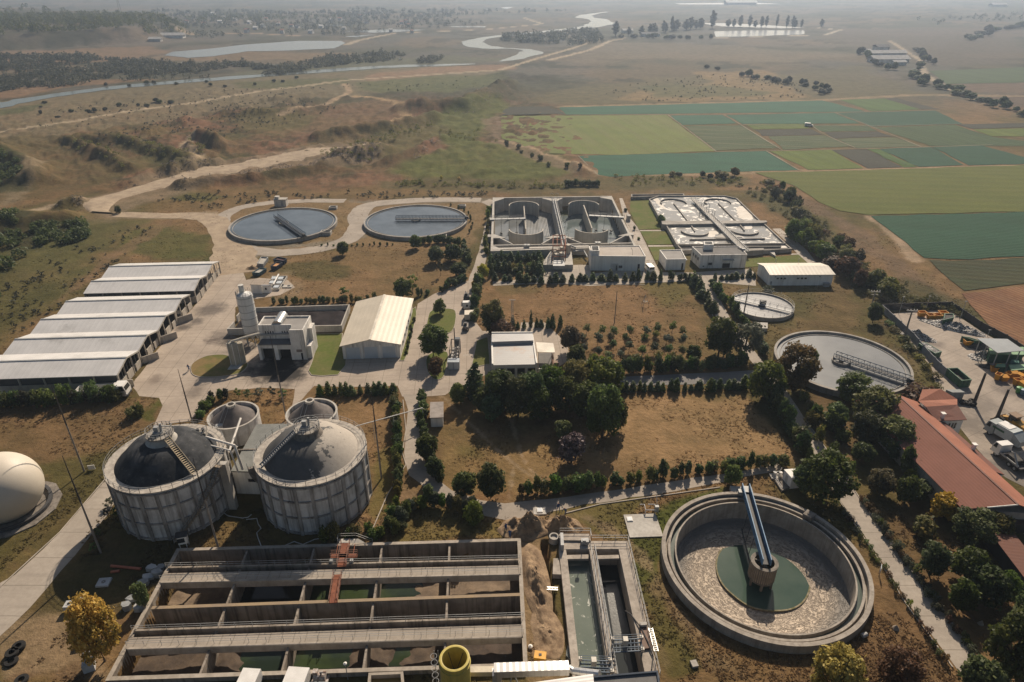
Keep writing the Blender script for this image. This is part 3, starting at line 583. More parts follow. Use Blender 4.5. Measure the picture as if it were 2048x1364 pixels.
for pts in (Zp('c5',[(1585,95),(1620,92),(1720,335),(1800,430),(1960,760),(2048,940),(2048,1010),(1890,900),(1870,790),(1730,560),(1640,330)]),Zp('c6',[(100,455),(385,455),(392,466),(105,468)]),Zp('c6',[(205,628),(500,628),(505,641),(210,645)]),
    Zp('a7',[(1108,332),(1160,330),(1250,400),(1345,480),(1405,560),(1340,570),(1230,450)]),Zp('a6',[(360,1122),(540,1120),(540,1128),(360,1130)]),Zp('a6',[(436,1150),(540,1150),(540,1160),(436,1160)]),Zp('c6',[(1830,722),(1905,722),(1910,735),(1830,738)])): footp(pts)
yard('driveway',[(-60,1200),(30,1150),(110,1075),(205,968),(230,945),(262,948),(215,1030),(150,1110),(60,1215),(-60,1330)],roadm,.033,6)
yardr=slabm('depot_concrete',(.36,.305,.25),.5,7,7,[(q('a8',1080,640),3,(.1,.08,.07),.6),(q('a8',1340,1180),5,(.08,.07,.06),.6),(q('a8',1400,1060),6,(.12,.105,.09),.6),(q('a8',1640,950),5,(.1,.085,.075),.7),(q('b5',1600,640),8,(.1,.09,.08),.7)])
yard('depot_yard',[(1768,628),(1898,618),(1915,632),(2080,735),(2120,760),(2120,1010),(2060,980),(2010,955),(1955,900),(1900,830),(1878,790),(1862,735),(1800,655)],yardr,.033,7)
lawnm=M('lawn',(.115,.115,.035),(.19,.135,.06),scale=.25,fine=1.6,bmp=.6,finek=.6,rough=.95,spec=.1,lo=.42,hi=.6)
lawnm2=M('lush_lawn',(.095,.12,.028),(.13,.125,.045),scale=.2,fine=1.6,bmp=.6,finek=.6,rough=.95,spec=.1)
kerbm=M('kerb_stone',(.42,.37,.31),rough=.9)
def island(pts,mat,z=.13):
    g=Ps(pts);kind(MB().prism(g,.0,z).build('lawn',mat),'structure')
    kind(MB().walls(g,.14,.0,z+.025,True).build('kerb',kerbm),'structure')
def rnd(pts,k=2):
    p=[Vector(a) for a in pts]
    for _ in range(k): p=[v for i in range(len(p)) for v in (p[i].lerp(p[(i+1) % len(p)],.25),p[i].lerp(p[(i+1) % len(p)],.75))]
    return [tuple(v) for v in p]
island(rnd(Zp('a5',[(0,1210),(30,1170),(130,1125),(285,1125),(300,1230),(400,1170),(390,1215),(330,1262),(150,1280),(20,1275)])),lawnm)
island(Zp('a5',[(850,985),(1040,980),(1035,1050),(1065,1160),(1060,1200),(1010,1262),(900,1270),(830,1265),(808,1235),(835,1170),(860,1080)]),lawnm2)
island(rnd(Zp('a6',[(140,815),(300,808),(318,850),(300,960),(250,985),(110,960),(120,880)])),lawnm2)
island(rnd(Zp('a6',[(110,1120),(225,1100),(265,1110),(250,1200),(230,1290),(160,1300),(110,1230)])),lawnm2)
island(Zp('a6',[(455,1030),(530,1005),(545,1190),(430,1210),(425,1180),(445,1090)]),lawnm2)
island(Zp('a5',[(1505,825),(1540,800),(1545,850),(1530,920),(1515,985),(1490,1110),(1460,1165),(1430,1165),(1480,1000)]),lawnm2)
for pts in (Zp('c6',[(5,120),(215,110),(290,260),(330,300),(355,440),(100,452),(0,250)]),Zp('c6',[(118,472),(395,470),(500,615),(205,626)]),Zp('c6',[(213,650),(500,645),(560,690),(340,690),(322,800),(285,800)]),Zp('c6',[(1320,790),(1480,770),(1830,748),(1920,740),(2020,830),(1850,850),(1300,880)])):
    kind(MB().prism(Ps(pts),0,.09).build('lawn',lawnm2),'structure')
for pts in ([(1392,556),(1430,642)],[(1608,836),(1689,950),(1723,1003),(1819,1131),(1968,1336)],[(1677,1000),(1755,1117),(1815,1213),(1905,1335)],[(1130,1027),(1200,1009),(1320,992),(1440,975)],[(806,800),(812,860),(805,905),(812,930),(775,990),(745,1060)],[(225,942),(120,1065),(0,1175)],[(985,568),(1080,568),(1290,570)]):
    kind(MB().walls(Ps(pts),.16,0,.14).build('kerb',kerbm),'structure')
dirtm=M('trodden_earth',(.36,.28,.19),(.27,.205,.14),scale=.3,fine=1.5,bmp=.5,finek=.5)
def drape(name,L,Rr,mat,z=.5,n=26):
    """earth road laid over the banks: two photo edge lines"""
    def res(pts):
        g=Ps(pts);d=[0]
        for a,b in zip(g,g[1:]): d.append(d[-1]+(b-a).length)
        out=[]
        for i in range(n+1):
            t=d[-1]*i/n;k=max(j for j in range(len(g)) if d[j] <= t+1e-6);k=min(k,len(g)-2);out.append(g[k].lerp(g[k+1],(t-d[k])/(d[k+1]-d[k])))
        return out
    A,B=res(L),res(Rr);rr=random.Random(4);vs=[];m_=6
    for a,b in zip(A,B):
        a=a+(a-b)*rr.uniform(-.06,.08);b=b+(b-a)*rr.uniform(-.06,.08)
        for j in range(m_+1):
            p=a.lerp(b,j/m_);vs.append((p.x,p.y,tz(p.x,p.y)+(z if 0 < j < m_ else -.35)))
    return kind(MB().add(vs,[(i*(m_+1)+j,i*(m_+1)+j+1,(i+1)*(m_+1)+j+1,(i+1)*(m_+1)+j) for i in range(n) for j in range(m_)]).build(name,mat,smooth=True),'structure')
strip('dirt_road',[(232,429),(330,432),(405,431),(435,444),(458,478),(468,510),(466,548)],[6,6,8,9,10,13,16],dirtm,.06,wob=.12);strip('dirt_road',[(690,402),(620,401),(540,405),(480,414),(444,432),(440,452)],[5,5,5,5,6,6],gravm,.05,wob=.12);strip('dirt_road',[(455,485),(500,502),(560,507),(640,499),(700,480),(720,455),(714,430),(735,408),(850,399),(962,400)],[8,7,6,6,7,7,7,7,6,6],gravm,.055,wob=.1)
drape('dirt_road',[(175,425),(160,412),(185,398),(225,388),(262,376),(300,366),(350,350),(420,337),(520,320),(640,298),(735,292)],[(235,428),(222,424),(228,408),(250,396),(285,388),(325,376),(380,362),(440,350),(540,333),(640,312),(745,302)],dirtm)
# ================================================================ ROUND CLARIFIERS
conc=M('weathered_concrete',(.36,.335,.30),(.25,.23,.20),scale=.3,streak=.4,sc=(.10,.09,.08))
concl=M('pale_concrete',(.47,.445,.40),(.36,.335,.295),scale=.25,streak=.35,sc=(.16,.14,.12))
concd=M('dark_stained_concrete',(.235,.21,.18),(.15,.13,.11),scale=.4,streak=.75,sc=(.045,.038,.03))
blue=M('blue_grey_paint',(.06,.10,.15),(.045,.075,.115),rough=.5,scale=1,metal=.0)
steel=M('galvanised_steel',(.34,.345,.34),(.27,.275,.275),rough=.6,metal=.15,scale=1)
darkst=M('dark_steel',(.06,.06,.062),rough=.6,scale=1)
rustm=M('rusty_red_steel',(.24,.085,.045),(.16,.055,.03),rough=.8,scale=1)
wclar=waterm('clarifier_water',(.115,.14,.165),.12,1.1,.5,c2=(.085,.105,.125))
wsee=waterm('settled_water',(.22,.225,.22),.2,.5,.05,c2=(.18,.185,.185))
def truss(mb,a,b,w,h,n,deck=None,t=.1):
    """lattice bridge from a to b: two side frames with posts and crossed bracing"""
    a,b=Vector(a),Vector(b);d=(b-a).normalized();s=Vector((-d.y,d.x,0))*w/2;up=Vector((0,0,h))
    for sg in (1,-1):
        mb.beam(a+s*sg,b+s*sg,t,t*2);mb.beam(a+s*sg+up,b+s*sg+up,t,t*1.6)
        for i in range(n+1):
            p=a.lerp(b,i/n)+s*sg;mb.beam(p,p+up,t*.8)
            if i < n: mb.beam(p,a.lerp(b,(i+1)/n)+s*sg+up,t*.6)
    if deck: deck.beam(a+Vector((0,0,.05)),b+Vector((0,0,.05)),w-.1,.06)
def clarifier(c,lab,wh,wz,rim,start,water,well=1.6,cat='clarifier',th=.45,wpaint=conc,deckm=None,group='round settling tanks'):
    x,y,r=c;root=thing('clarifier',(x,y,0),lab,cat,group)
    MB().ring(c,r-th,r,-.4,wh,96).build('tank_wall',wpaint,root,True)
    MB().ring(c,r-th-.02,r+.08,wh,wh+.1,96).build('coping',conc,root,True)
    MB().ring(c,r-1.35,r-1.2,wz-.5,wz+.14,96).build('weir',conc,root,True)
    MB().disk(c,r-th-.02,wz,96).build('water',water,root)
    rp=Vector((rim[0],rim[1],0));cc=Vector((x,y,0));d=(rp-cc).normalized();end=cc+d*(r-.2);sp=cc-d*start
    z=wh+.35;up=Vector((0,0,z));br=MB();dk=MB();truss(br,sp+up,end+up,1.5,1.05,max(8,int((end-sp).length/1.15)),dk)
    bo=br.build('scraper_bridge',blue,root);dk.build('deck',deckm or darkst,bo)
    dr=MB().box((end.x,end.y,wh+.75),(1.3,.7,.8),math.atan2(d.y,d.x));dr.cyl((end.x-d.y*.8,end.y+d.x*.8),.28,wh+.15,wh+.3,12);dr.cyl((end.x+d.y*.8,end.y-d.x*.8),.28,wh+.15,wh+.3,12);dr.build('drive_carriage',darkst,root)
    sc=MB()
    for k in range(7):
        p=cc+d*(r*.18+k*(r*.74)/7);sc.beam(p+Vector((0,0,wz-.1)),p+up,.07)
    sc.build('scraper_arms',darkst,root)
    wl=MB().ring((x,y),well-.18,well,wz-.6,wz+.55,36);wl.cyl((x,y),.5,wz-.6,wh+.3,20);wl.build('feed_well',conc,root,True)
    return root
clarifier(CA,'large round settling tank with blue bridge pointing at the viewer, left of its twin',1.15,.9,q('a5',785,312,2),7.5,wclar)
clarifier(CB,'large round settling tank with blue bridge lying level to the right, beside the gravel road',1.15,.9,q('a6',396,186,2),7.,wclar)
clarifier(CD,'round settling tank with still grey water and long blue bridge near the recycling depot',1.3,.85,q('a8',940,893,2),1.6,wsee,2.0)
for i,(k,x,y,hh,lab) in enumerate((('a5',625,95,1.3,'white kiosk with boxy roof unit behind the left blue-bridge tank'),)):
    p=q(k,x,y+12);t=thing('kiosk',p,lab,'kiosk');wm=M('white_render',(.62,.59,.53),(.5,.47,.42),streak=.35)
    MB().box((p.x,p.y,1.3),(4.4,2.6,2.6)).build('wall',wm,t);MB().box((p.x,p.y,2.7),(4.7,2.9,.2)).build('roof',concl,t);MB().box((p.x-1.2,p.y,3.2),(1.5,1.6,.9)).build('roof_unit',wm,t);MB().box((p.x+.8,p.y-1.34,1.2),(.9,.1,2.)).build('door',steel,t)
def chamber(k,x,y,s,lab,h=.9):
    p=q(k,x,y);t=thing('valve_chamber',p,lab,'valve chamber','small concrete chambers by the round tanks')
    MB().walls([(p.x-s,p.y-s*.7),(p.x+s,p.y-s*.7),(p.x+s,p.y+s*.7),(p.x-s,p.y+s*.7)],.25,0,h,True).build('wall',concl,t);MB().box((p.x,p.y,h*.6),(s*2-.3,s*1.4-.3,.1)).build('cover',darkst,t)
chamber('a5',978,128,1.3,'small open concrete chamber at the back right of the left blue-bridge tank');chamber('a6',355,118,1.3,'small open concrete chamber at the back right of the right blue-bridge tank')
chamber('a5',930,303,1.6,'concrete outlet chamber at the front right of the left blue-bridge tank',1.2);chamber('a6',215,322,1.6,'concrete outlet chamber at the front right of the right blue-bridge tank',.9)
# small round tank with two-sided bridge
x,y,r=CE;t=thing('clarifier',(x,y,0),'smallest round tank with a walkway right across it, next to the long white gabled building','clarifier','round settling tanks')
MB().ring(CE,r-.3,r,-.3,1.0,72).build('tank_wall',conc,t,True);MB().disk(CE,r-.31,.62,72).build('water',waterm('thin_water',(.32,.315,.305),.2,.8,.06),t)
a,b_=q('a7',835,800,1.2),q('a7',1245,898,1.2);d=(b_-a).normalized();s=Vector((-d.y,d.x,0))*.6
br=MB().beam(a,b_,1.1,.12);bo=br.build('walkway',steel,t);MB().rail([a+s,b_+s],1.).rail([a-s,b_-s],1.).build('handrail',steel,bo)
MB().rail([(x+(r-.15)*math.cos(i*.262),y+(r-.15)*math.sin(i*.262),1.0) for i in range(25)],1.,3.,.022).build('rim_handrail',steel,t)
g=MB().cyl((x,y),.9,.5,1.2,24);g.box((x,y,1.7),(1.2,.9,.9));g.cyl((x+.8,y+.2),.3,1.2,2.1,12);g.build('drive_unit',darkst,t)
# ---------------------------------------------------------------- the emptied clarifier in the foreground
x,y,r=CC;CT_=thing('clarifier',(x,y,0),'large emptied round tank with ribbed sludge floor and a green pool in the middle','clarifier','round settling tanks')
rimm=M('worn_rim_concrete',(.37,.33,.28),(.27,.235,.195),scale=.6,streak=.5,sc=(.12,.10,.085),fine=2)
MB().lathe(CC,[(r-.95,-4.2),(r,-4.2),(r,1.35),(r-.02,1.5),(r-.62,1.5),(r-.66,.45),(r-.95,.4)],128,close=True).build('tank_wall',rimm,CT_,True)
MB().lathe(CC,[(r-1.15,-4.),(r-1.0,-4.),(r-1.0,1.12),(r-1.35,1.12),(r-1.35,.98),(r-1.15,.98)],128,close=True).build('scum_ring',rimm,CT_,True)
MB().ring(CC,r-2.05,r-1.152,-.1,.12,128).build('launder_floor',concd,CT_,True)
MB().ring(CC,r-1.99,r-1.16,.13,.34,128).build('launder_water',waterm('launder_water',(.10,.12,.105),.08,2,.05),CT_,True)
MB().lathe(CC,[(r-2.35,-4.),(r-2.0,-4.),(r-2.0,1.05),(r-2.22,1.05)],128,close=True).build('weir_wall',rimm,CT_,True)
m,nt,b=newmat('ribbed_sludge');p=pos(nt)
sx_=nd(nt,'ShaderNodeSeparateXYZ',Vector=nd(nt,'ShaderNodeVectorMath',_operation='SUBTRACT',i0=p,i1=(x,y,0)).outputs[0])
rad=math_(nt,'SQRT',math_(nt,'ADD',math_(nt,'POWER',sx_.outputs[0],2.),math_(nt,'POWER',sx_.outputs[1],2.)))
ang=math_(nt,'ARCTAN2',sx_.outputs[1],sx_.outputs[0])
nn=noise(nt,p,.7,5,.65)
rings=math_(nt,'ABSOLUTE',math_(nt,'SUBTRACT',math_(nt,'FRACT',math_(nt,'ADD',math_(nt,'DIVIDE',rad,1.05),math_(nt,'MULTIPLY',nn,.35))),.5))
pv_=nd(nt,'ShaderNodeCombineXYZ',X=math_(nt,'MULTIPLY',ang,9.),Y=math_(nt,'MULTIPLY',rad,1.7))
wrm=nd(nt,'ShaderNodeTexNoise',Vector=pv_.outputs[0],Scale=1.5,Detail=5,Roughness=.62,Distortion=1.2).outputs[0]
wk=nd(nt,'ShaderNodeMapRange',Value=wrm,From__Min=.44,From__Max=.54).outputs[0]
col_=mixc(nt,wk,c4((.22,.18,.14)),c4((.52,.43,.33)));col_=mixc(nt,nd(nt,'ShaderNodeMapRange',Value=rings,From__Min=.40,From__Max=.5).outputs[0],col_,c4((.5,.42,.33)))
col_=mixc(nt,math_(nt,'MULTIPLY',nd(nt,'ShaderNodeMapRange',Value=noise(nt,p,.25,5),From__Min=.45,From__Max=.62).outputs[0],.7),col_,c4((.40,.33,.255)))
col_=mixc(nt,nd(nt,'ShaderNodeMapRange',Value=rad,From__Min=9.2,From__Max=11.3).outputs[0],col_,c4((.20,.185,.165)))
nt.links.new(col_,b.inputs['Base Color']);b.inputs['Roughness'].default_value=.8;bump(nt,b,math_(nt,'ADD',wk,math_(nt,'MULTIPLY',rings,1.2)),.8,.18)
MB().lathe(CC,[(.05,-3.8),(4,-3.7),(6.6,-3.32),(8.2,-3.05),(10.5,-2.6),(r-2.2,-2.2)],128).build('sludge_floor',m,CT_,True)
pm=waterm('green_pool',(.035,.065,.05),.1,.9,.05,c2=(.055,.085,.065))
pl=[q('c1',*v,-3.25) for v in [(470,560),(530,505),(600,482),(700,475),(800,480),(880,510),(960,560),(1030,640),(1080,720),(1095,790),(1070,870),(1020,925),(950,955),(860,962),(760,955),(660,925),(560,850),(490,780),(452,690),(452,620)]]
MB().sheet(ragged(rnd([tuple(v[:2])+(-3.19,) for v in pl],1),.7,.12,5,-3.19)).build('pool_water',pm,CT_)
algae=M('algae_crust',(.13,.12,.05),(.25,.21,.14),scale=1.5)
MB().walls([v[:2] for v in rnd([tuple(v) for v in pl],2)],.22,-3.3,-3.175,True).build('algae_edge',algae,CT_)
hub=q('c1',768,720,-3.2);hub=Vector((x+.2,y-.1,0))
fw=MB().ring(hub,1.55,1.8,-1.75,.9,40);fw.ring(hub,1.4,1.95,.9,1.08,40);fw.ring(hub,1.5,1.9,-1.95,-1.75,40)
fwo=fw.build('feed_well',concd,CT_,True);sl_=MB()
for i in range(40):
    a=i*2*math.pi/40;sl_.box((hub.x+1.84*math.cos(a),hub.y+1.84*math.sin(a),-.42),(.12,.13,2.5),a)
sl_.build('slats',M('weathered_planks',(.30,.245,.19),(.22,.175,.13),scale=1),fwo)
hc=MB().cyl(hub,.42,-3.6,1.2,20)
for i in range(6):
    a=i*math.pi/3+.3;hc.beam((hub.x+1.65*math.cos(a),hub.y+1.65*math.sin(a),-3.5),(hub.x+1.65*math.cos(a),hub.y+1.65*math.sin(a),-1.8),.3)
for i in range(3):
    a=i*2*math.pi/3+.5;hc.beam((hub.x,hub.y,.8),(hub.x+1.5*math.cos(a),hub.y+1.5*math.sin(a),.8),.25,.25)
hc.build('centre_column',concd,CT_)
re=q('c1',655,150,1.7);e=Vector((re.x,re.y,0));d=(e-hub);d.z=0;L=d.length;d.normalize();a=hub-d*.9+Vector((0,0,1.35));b_=hub+d*(r+.7-0)+Vector((0,0,1.75))
m_=MB();dk=MB();truss(m_,a,b_,1.15,.95,15,dk,.13);s=Vector((-d.y,d.x,0))*.57
for sg in (1,-1): m_.beam(a+s*sg+Vector((0,0,.45)),b_+s*sg+Vector((0,0,.45)),.05,.75)
bo=m_.build('scraper_bridge',M('pale_blue_paint',(.13,.25,.38),(.09,.18,.29),rough=.55,scale=.8),CT_);dk.build('deck',darkst,bo)
MB().box((b_.x-d.x*.5,b_.y-d.y*.5,1.75),(1.5,1.1,.55),math.atan2(d.y,d.x)).box((b_.x-d.x*1.2-d.y*1.,b_.y-d.y*1.2+d.x*1.,1.8),(.7,.6,.6),math.atan2(d.y,d.x)).cyl((b_.x-d.x*.6-d.y*.9,b_.y-d.y*.6+d.x*.9),.33,1.5,1.8,14).build('drive_carriage',steel,CT_)
arm=MB()
for k in (4.5,7.,9.5):
    p_=hub+d*k+Vector((0,0,1.3));arm.tube([p_+s*1.1,p_+s*1.3+Vector((0,0,-1.9)),p_+s*1.6+Vector((0,0,-4.2+k*.05))],.05)
arm.beam(hub+d*2+s*1.6+Vector((0,0,-2.6)),hub+d*10+s*1.6+Vector((0,0,-2.2)),.08,.3);arm.build('scraper_arms',darkst,CT_)
pad=MB().prism([hub+d*(r-.1)+s*3.6,hub+d*(r+2.1)+s*3.6,hub+d*(r+2.1)-s*2.6,hub+d*(r-.1)-s*2.6],0,.9).build('access_platform',concl,CT_)
bx=MB().box((x+r*.74*1.03-.9,y+r*.67*1.03-1.0,1.3),(1.5,1.5,.9),.73).build('outlet_box',concd,CT_)
# ================================================================ RECTANGULAR BASINS
def circ3(a,b,c):
    ax,ay,bx,by,cx,cy=a[0],a[1],b[0],b[1],c[0],c[1]
    d=2*(ax*(by-cy)+bx*(cy-ay)+cx*(ay-by))
    ux=((ax*ax+ay*ay)*(by-cy)+(bx*bx+by*by)*(cy-ay)+(cx*cx+cy*cy)*(ay-by))/d
    uy=((ax*ax+ay*ay)*(cx-bx)+(bx*bx+by*by)*(ax-cx)+(cx*cx+cy*cy)*(bx-ax))/d
    r=math.hypot(ax-ux,ay-uy);t=[math.atan2(p[1]-uy,p[0]-ux) for p in (a,b,c)]
    a0,a1,a2=t
    while a1 < a0: a1+=2*math.pi
    while a2 < a0: a2+=2*math.pi
    if a1 > a2: a0,a2=a2-2*math.pi if False else t[2],t[0]
    while a2 < a0: a2+=2*math.pi
    return (ux,uy),r,a0,a2
def arcwall(mb,pts,t,z0,z1,n=28):
    c,r,a0,a1=circ3(*pts);return mb.ring(c,r-t/2,r+t/2,z0,z1,n,a0,a1)
Z=2.1
t=thing('aeration_basin',q('c5',900,400),'deep half drained concrete basin with tall curved baffle walls and a central pipe bridge','basin','big rectangular aeration basins')
MB().walls(B1,.7,-6,Z,True).build('outer_wall',concl,t)
MB().wall(q('c5',140,622,Z),q('c5',1738,596,Z),.5,-6,Z-.15).build('channel_wall',concl,t)
MB().wall(q('c5',834,92,Z),q('c5',952,618,Z),1.5,-6,Z-.02).build('dividing_wall',concl,t)
for tri,ch in ((((160,92),(275,90),(165,132)),((168,128),(272,94))),(((1365,82),(1486,74),(1505,112)),((1368,84),(1503,108))),(((705,90),(822,94),(836,130)),((708,92),(838,126))),(((938,90),(850,95),(862,130)),((935,92),(866,126))),
    (((145,498),(142,545),(290,546)),((148,505),(368,612))),(((885,498),(905,540),(745,548)),((888,505),(698,612))),(((945,520),(960,545),(1080,545)),((948,520),(1165,608))),(((1690,492),(1708,520),(1570,520)),((1690,495),(1478,606))),(((138,628),(136,682),(255,680)),((138,632),(250,676)))):
    MB().prism(qs('c5',tri,Z),Z-.35,Z+.012).build('corner_slab',concl,t)
    MB().wall(q('c5',*ch[0],Z),q('c5',*ch[1],Z),.4,-6,Z-.004).build('chamfer_wall',concl,t)
bafm=M('baffle_concrete',(.50,.46,.385),(.40,.37,.32),scale=.2,streak=.45,sc=(.2,.17,.14))
for pts in (((332,176),(500,126),(667,176)),((332,446),(520,508),(716,440)),((1010,162),(1180,118),(1353,166)),((1084,440),(1266,488),(1456,452))): arcwall(MB(),qs('c5',pts,Z),.35,-6,Z).build('curved_baffle',bafm,t)
for a,b_ in (((500,182),(521,440)),((1180,170),(1273,430))): MB().wall(q('c5',*a,Z),q('c5',*b_,Z),.35,-6,Z).build('baffle',bafm,t)
WZ=-2.9
MB().sheet([(v[0],v[1],WZ) for v in (B1[0].lerp(B1[1],0),B1[0].lerp(B1[1],.505),B1[3].lerp(B1[2],.505),B1[3])]).build('water',waterm('grey_basin_water',(.14,.15,.15),.10,2.,.12,c2=(.17,.175,.17)),t)
MB().sheet([(v[0],v[1],WZ-.1) for v in (B1[0].lerp(B1[1],.49),B1[1],B1[2],B1[3].lerp(B1[2],.49))]).build('water',waterm('green_basin_water',(.10,.125,.12),.07,1.5,.1,c2=(.15,.17,.165)),t)
MB().sheet(qs('c5',[(890,200),(1005,195),(1010,290),(930,290)],WZ-.06)).build('algae_mat',M('green_algae',(.075,.09,.03),(.05,.06,.03),scale=.8),t)
gp=MB()
for i in range(20):
    u=i/19;gp.beam(q('c5',530+u*285,262+8*math.sin(u*9),WZ+.12),q('c5',535+u*340,555-45*u,WZ+.12),.16,.1)
gp=gp.build('aeration_pipes',M('pale_pipe',(.3,.3,.29),rough=.6),t);gp['kind']='stuff'
for a,b_ in (((112,336),(518,324)),((1238,290),(1640,312))):
    A,B=q('c5',*a,Z+.3),q('c5',*b_,Z+.3);wk=MB().beam(A,B,1.2,.3).build('walkway',steel,t);n=Vector((0,.55,0));MB().rail([A+n+Vector((0,0,.1)),B+n+Vector((0,0,.1))]).rail([A-n+Vector((0,0,.1)),B-n+Vector((0,0,.1))]).build('handrail',steel,wk)
for mx,my,tx,ty in ((240,452,241,330),(330,448,331,328),(416,450,417,326),(1325,440,1326,298),(1412,432,1414,300),(1494,430,1497,303)):
    p=q('c5',mx,my,WZ);e=q('c5',tx,ty,Z+.3);mb=MB().tube([(e.x,e.y-.6,Z+.4),(e.x,e.y-.6,WZ-.4)],.06);mb.box((e.x,e.y-.9,WZ+.5),(.5,1.1,.5),.3)
    for k in range(3): mb.beam((e.x,e.y-1.5,WZ+.5),(e.x+.9*math.cos(k*2.1+mx),e.y-1.5,WZ+.5+.9*math.sin(k*2.1+mx)),.3,.08)
    mb.build('mixer',darkst,t)
for off in (-.42,.42):
    A,B=q('c5',836,98,Z+.55)+Vector((off,0,0)),q('c5',962,640,Z+.55)+Vector((off,0,0));MB().tube([A.lerp(B,i/10) for i in range(11)],.2,10).build('pipe',steel,t)
MB().rail([q('c5',826,105,Z),q('c5',935,615,Z)],1.).rail([q('c5',862,105,Z),q('c5',985,615,Z)],1.).build('handrail',steel,t)
for k in range(8):
    p=q('c5',838,100,0).lerp(q('c5',962,640,0),(k+.5)/8);MB().tube([(p.x-1.5,p.y,Z+.5),(p.x-1.5,p.y,Z+1.),(p.x-1.0,p.y,Z+1.1),(p.x-.3,p.y,Z+.6)],.07).tube([(p.x+1.5,p.y,Z-.5),(p.x+1.5,p.y,Z+.9),(p.x+1.0,p.y,Z+1.1),(p.x+.3,p.y,Z+.6)],.07).build('riser_pipe',steel,t)
for a in ((120,350),(108,545),(1690,310),(1720,525)): p=q('c5',*a,1);MB().box((p.x,p.y,.9),(1.2,2.2,1.8)).build('buttress',concl,t)
for a in ((535,640),(1340,612)):
    p=q('c5',*a,Z);g=MB().box((p.x,p.y,Z+.3),(1.6,1.1,.6));g.rail([(p.x-1.2,p.y-.9,Z),(p.x+1.2,p.y-.9,Z)]);g.tube([(p.x,p.y,Z+.5),(p.x,p.y,Z+1.6)],.08);g.build('sluice_gate',steel,t)
MB().wall(q('c5',136,660,Z),q('c5',1240,628,Z),1.3,Z-.9,Z-.25).build('walkway',concl,t)
# ---- inlet works with red frame in front of the deep basin
p0=q('c5',885,800);t=thing('screening_plant',p0,'red steel gantry over pale machinery on a concrete block in front of the deep basin','screening plant');
MB().prism(qs('c5',[(700,850),(1060,850),(1040,700),(800,700)],1.6),0,1.6).build('plinth',concl,t);MB().prism(qs('c5',[(830,862),(965,862),(955,800),(838,800)],2.6),1.6,2.6).build('screen_housing',steel,t)
fr=MB();A,B,C_,D=q('c5',822,862),q('c5',968,862),q('c5',960,740),q('c5',826,740)
for p in (A,B,C_,D): fr.beam(p,p+Vector((0,0,6.4)),.22)
for z in (2.9,5,6.4):
    for a,b_ in ((A,B),(B,C_),(C_,D),(D,A)): fr.beam(a+Vector((0,0,z)),b_+Vector((0,0,z)),.2)
for k in (.33,.66): fr.beam(A.lerp(B,k)+Vector((0,0,6.4)),D.lerp(C_,k)+Vector((0,0,6.4)),.18)
fr.build('gantry',rustm,t)
g=MB()
for k,(xx,yy) in enumerate(((850,745),(890,750),(930,745),(870,780),(925,790),(1000,720))): p=q('c5',xx,yy,1.6);g.box((p.x,p.y,2.4+.3*(k%3)),(1.1,1.3,1.6+.6*(k%3)),.1*k);
g.build('machinery',M('cream_machine',(.55,.5,.42),(.4,.36,.31),scale=1),t);g=MB();g.tube([q('c5',985,610,3),q('c5',1090,655,2.4)],.3).tube([q('c5',1050,665,2.2),q('c5',1060,700,1.4),q('c5',1180,690,1.4),q('c5',1220,760,1.0)],.28).build('pipe',steel,t)
MB().rail(qs('c5',[(705,848),(820,770)],1.6)).build('handrail',steel,t)
# ---- second basin, full and frothing
Z=1.5;WZ=1.0
t=thing('aeration_basin',q('c6',1000,360),'full frothing concrete basin of four cells with low curved baffles, right of the deep one','basin','big rectangular aeration basins')
UP=qs('c6',[(222,102),(328,62),(1075,62),(1213,92),(1474,345),(362,358)],Z);LO=qs('c6',[(412,392),(1518,372),(1765,602),(538,616)],Z)
MB().walls(UP,.4,0,Z,True).build('outer_wall',conc,t);MB().walls(LO,.4,0,Z-.004,True).build('outer_wall',conc,t)
MB().prism(qs('c6',[(358,350),(1548,346),(1560,362),(1520,372),(412,392),(366,386)],Z+.35),0,Z+.35).build('cross_channel',conc,t);MB().box(tuple(q('c6',392,400,.8)),(1.6,2.6,2.)).build('buttress',conc,t)
fm=waterm('frothing_water',(.22,.22,.21),.16,3.,.12,foam=(.54,.63,(.72,.68,.60)),c2=(.23,.22,.20),fs=.16)
for poly in (UP,LO): MB().sheet([(v.x,v.y,WZ) for v in poly]).build('water',fm,t)
foamm=M('thick_froth',(.74,.69,.61),(.62,.57,.49),scale=.4,fine=2,bmp=.5)
for pts in ([(1210,195),(1290,180),(1440,335),(1240,338),(1220,270)],[(505,72),(870,70),(880,82),(740,92),(560,82)],[(250,95),(330,90),(350,150),(420,220),(380,215),(300,150)],[(1290,400),(1400,402),(1395,440),(1310,450)],[(890,470),(960,460),(1010,490),(940,540),(880,530)],[(1540,440),(1600,450),(1620,510),(1560,548),(1600,500)]):
    v=rnd(qs('c6',pts,WZ),1);MB().sheet(ragged(v,.8,.35,len(pts),WZ+.03)).build('froth',foamm,t)
for pts in (((362,150),(500,98),(642,146)),((870,148),(1000,95),(1148,142)),((585,458),(735,510),(893,470)),((1150,452),(1310,500),(1461,456))): arcwall(MB(),qs('c6',pts,Z),.35,0,Z).build('curved_baffle',conc,t)
for a,b_ in (((500,146),(658,345)),((1006,142),(1202,340)),((690,384),(738,465)),((1240,376),(1304,455)),((680,556),(1536,546))): MB().wall(q('c6',*a,Z),q('c6',*b_,Z),.35,0,Z-.05).build('baffle',conc,t)
A,B=q('c6',722,104,Z+.5),q('c6',1322,702,Z+.5);d=(B-A).normalized();s=Vector((-d.y,d.x,0))
wk=MB().beam(A,B,1.6,.25).build('walkway',concl,t);MB().rail([A+s*.75,B+s*.75]).rail([A-s*.75,B-s*.75]).build('handrail',steel,wk)
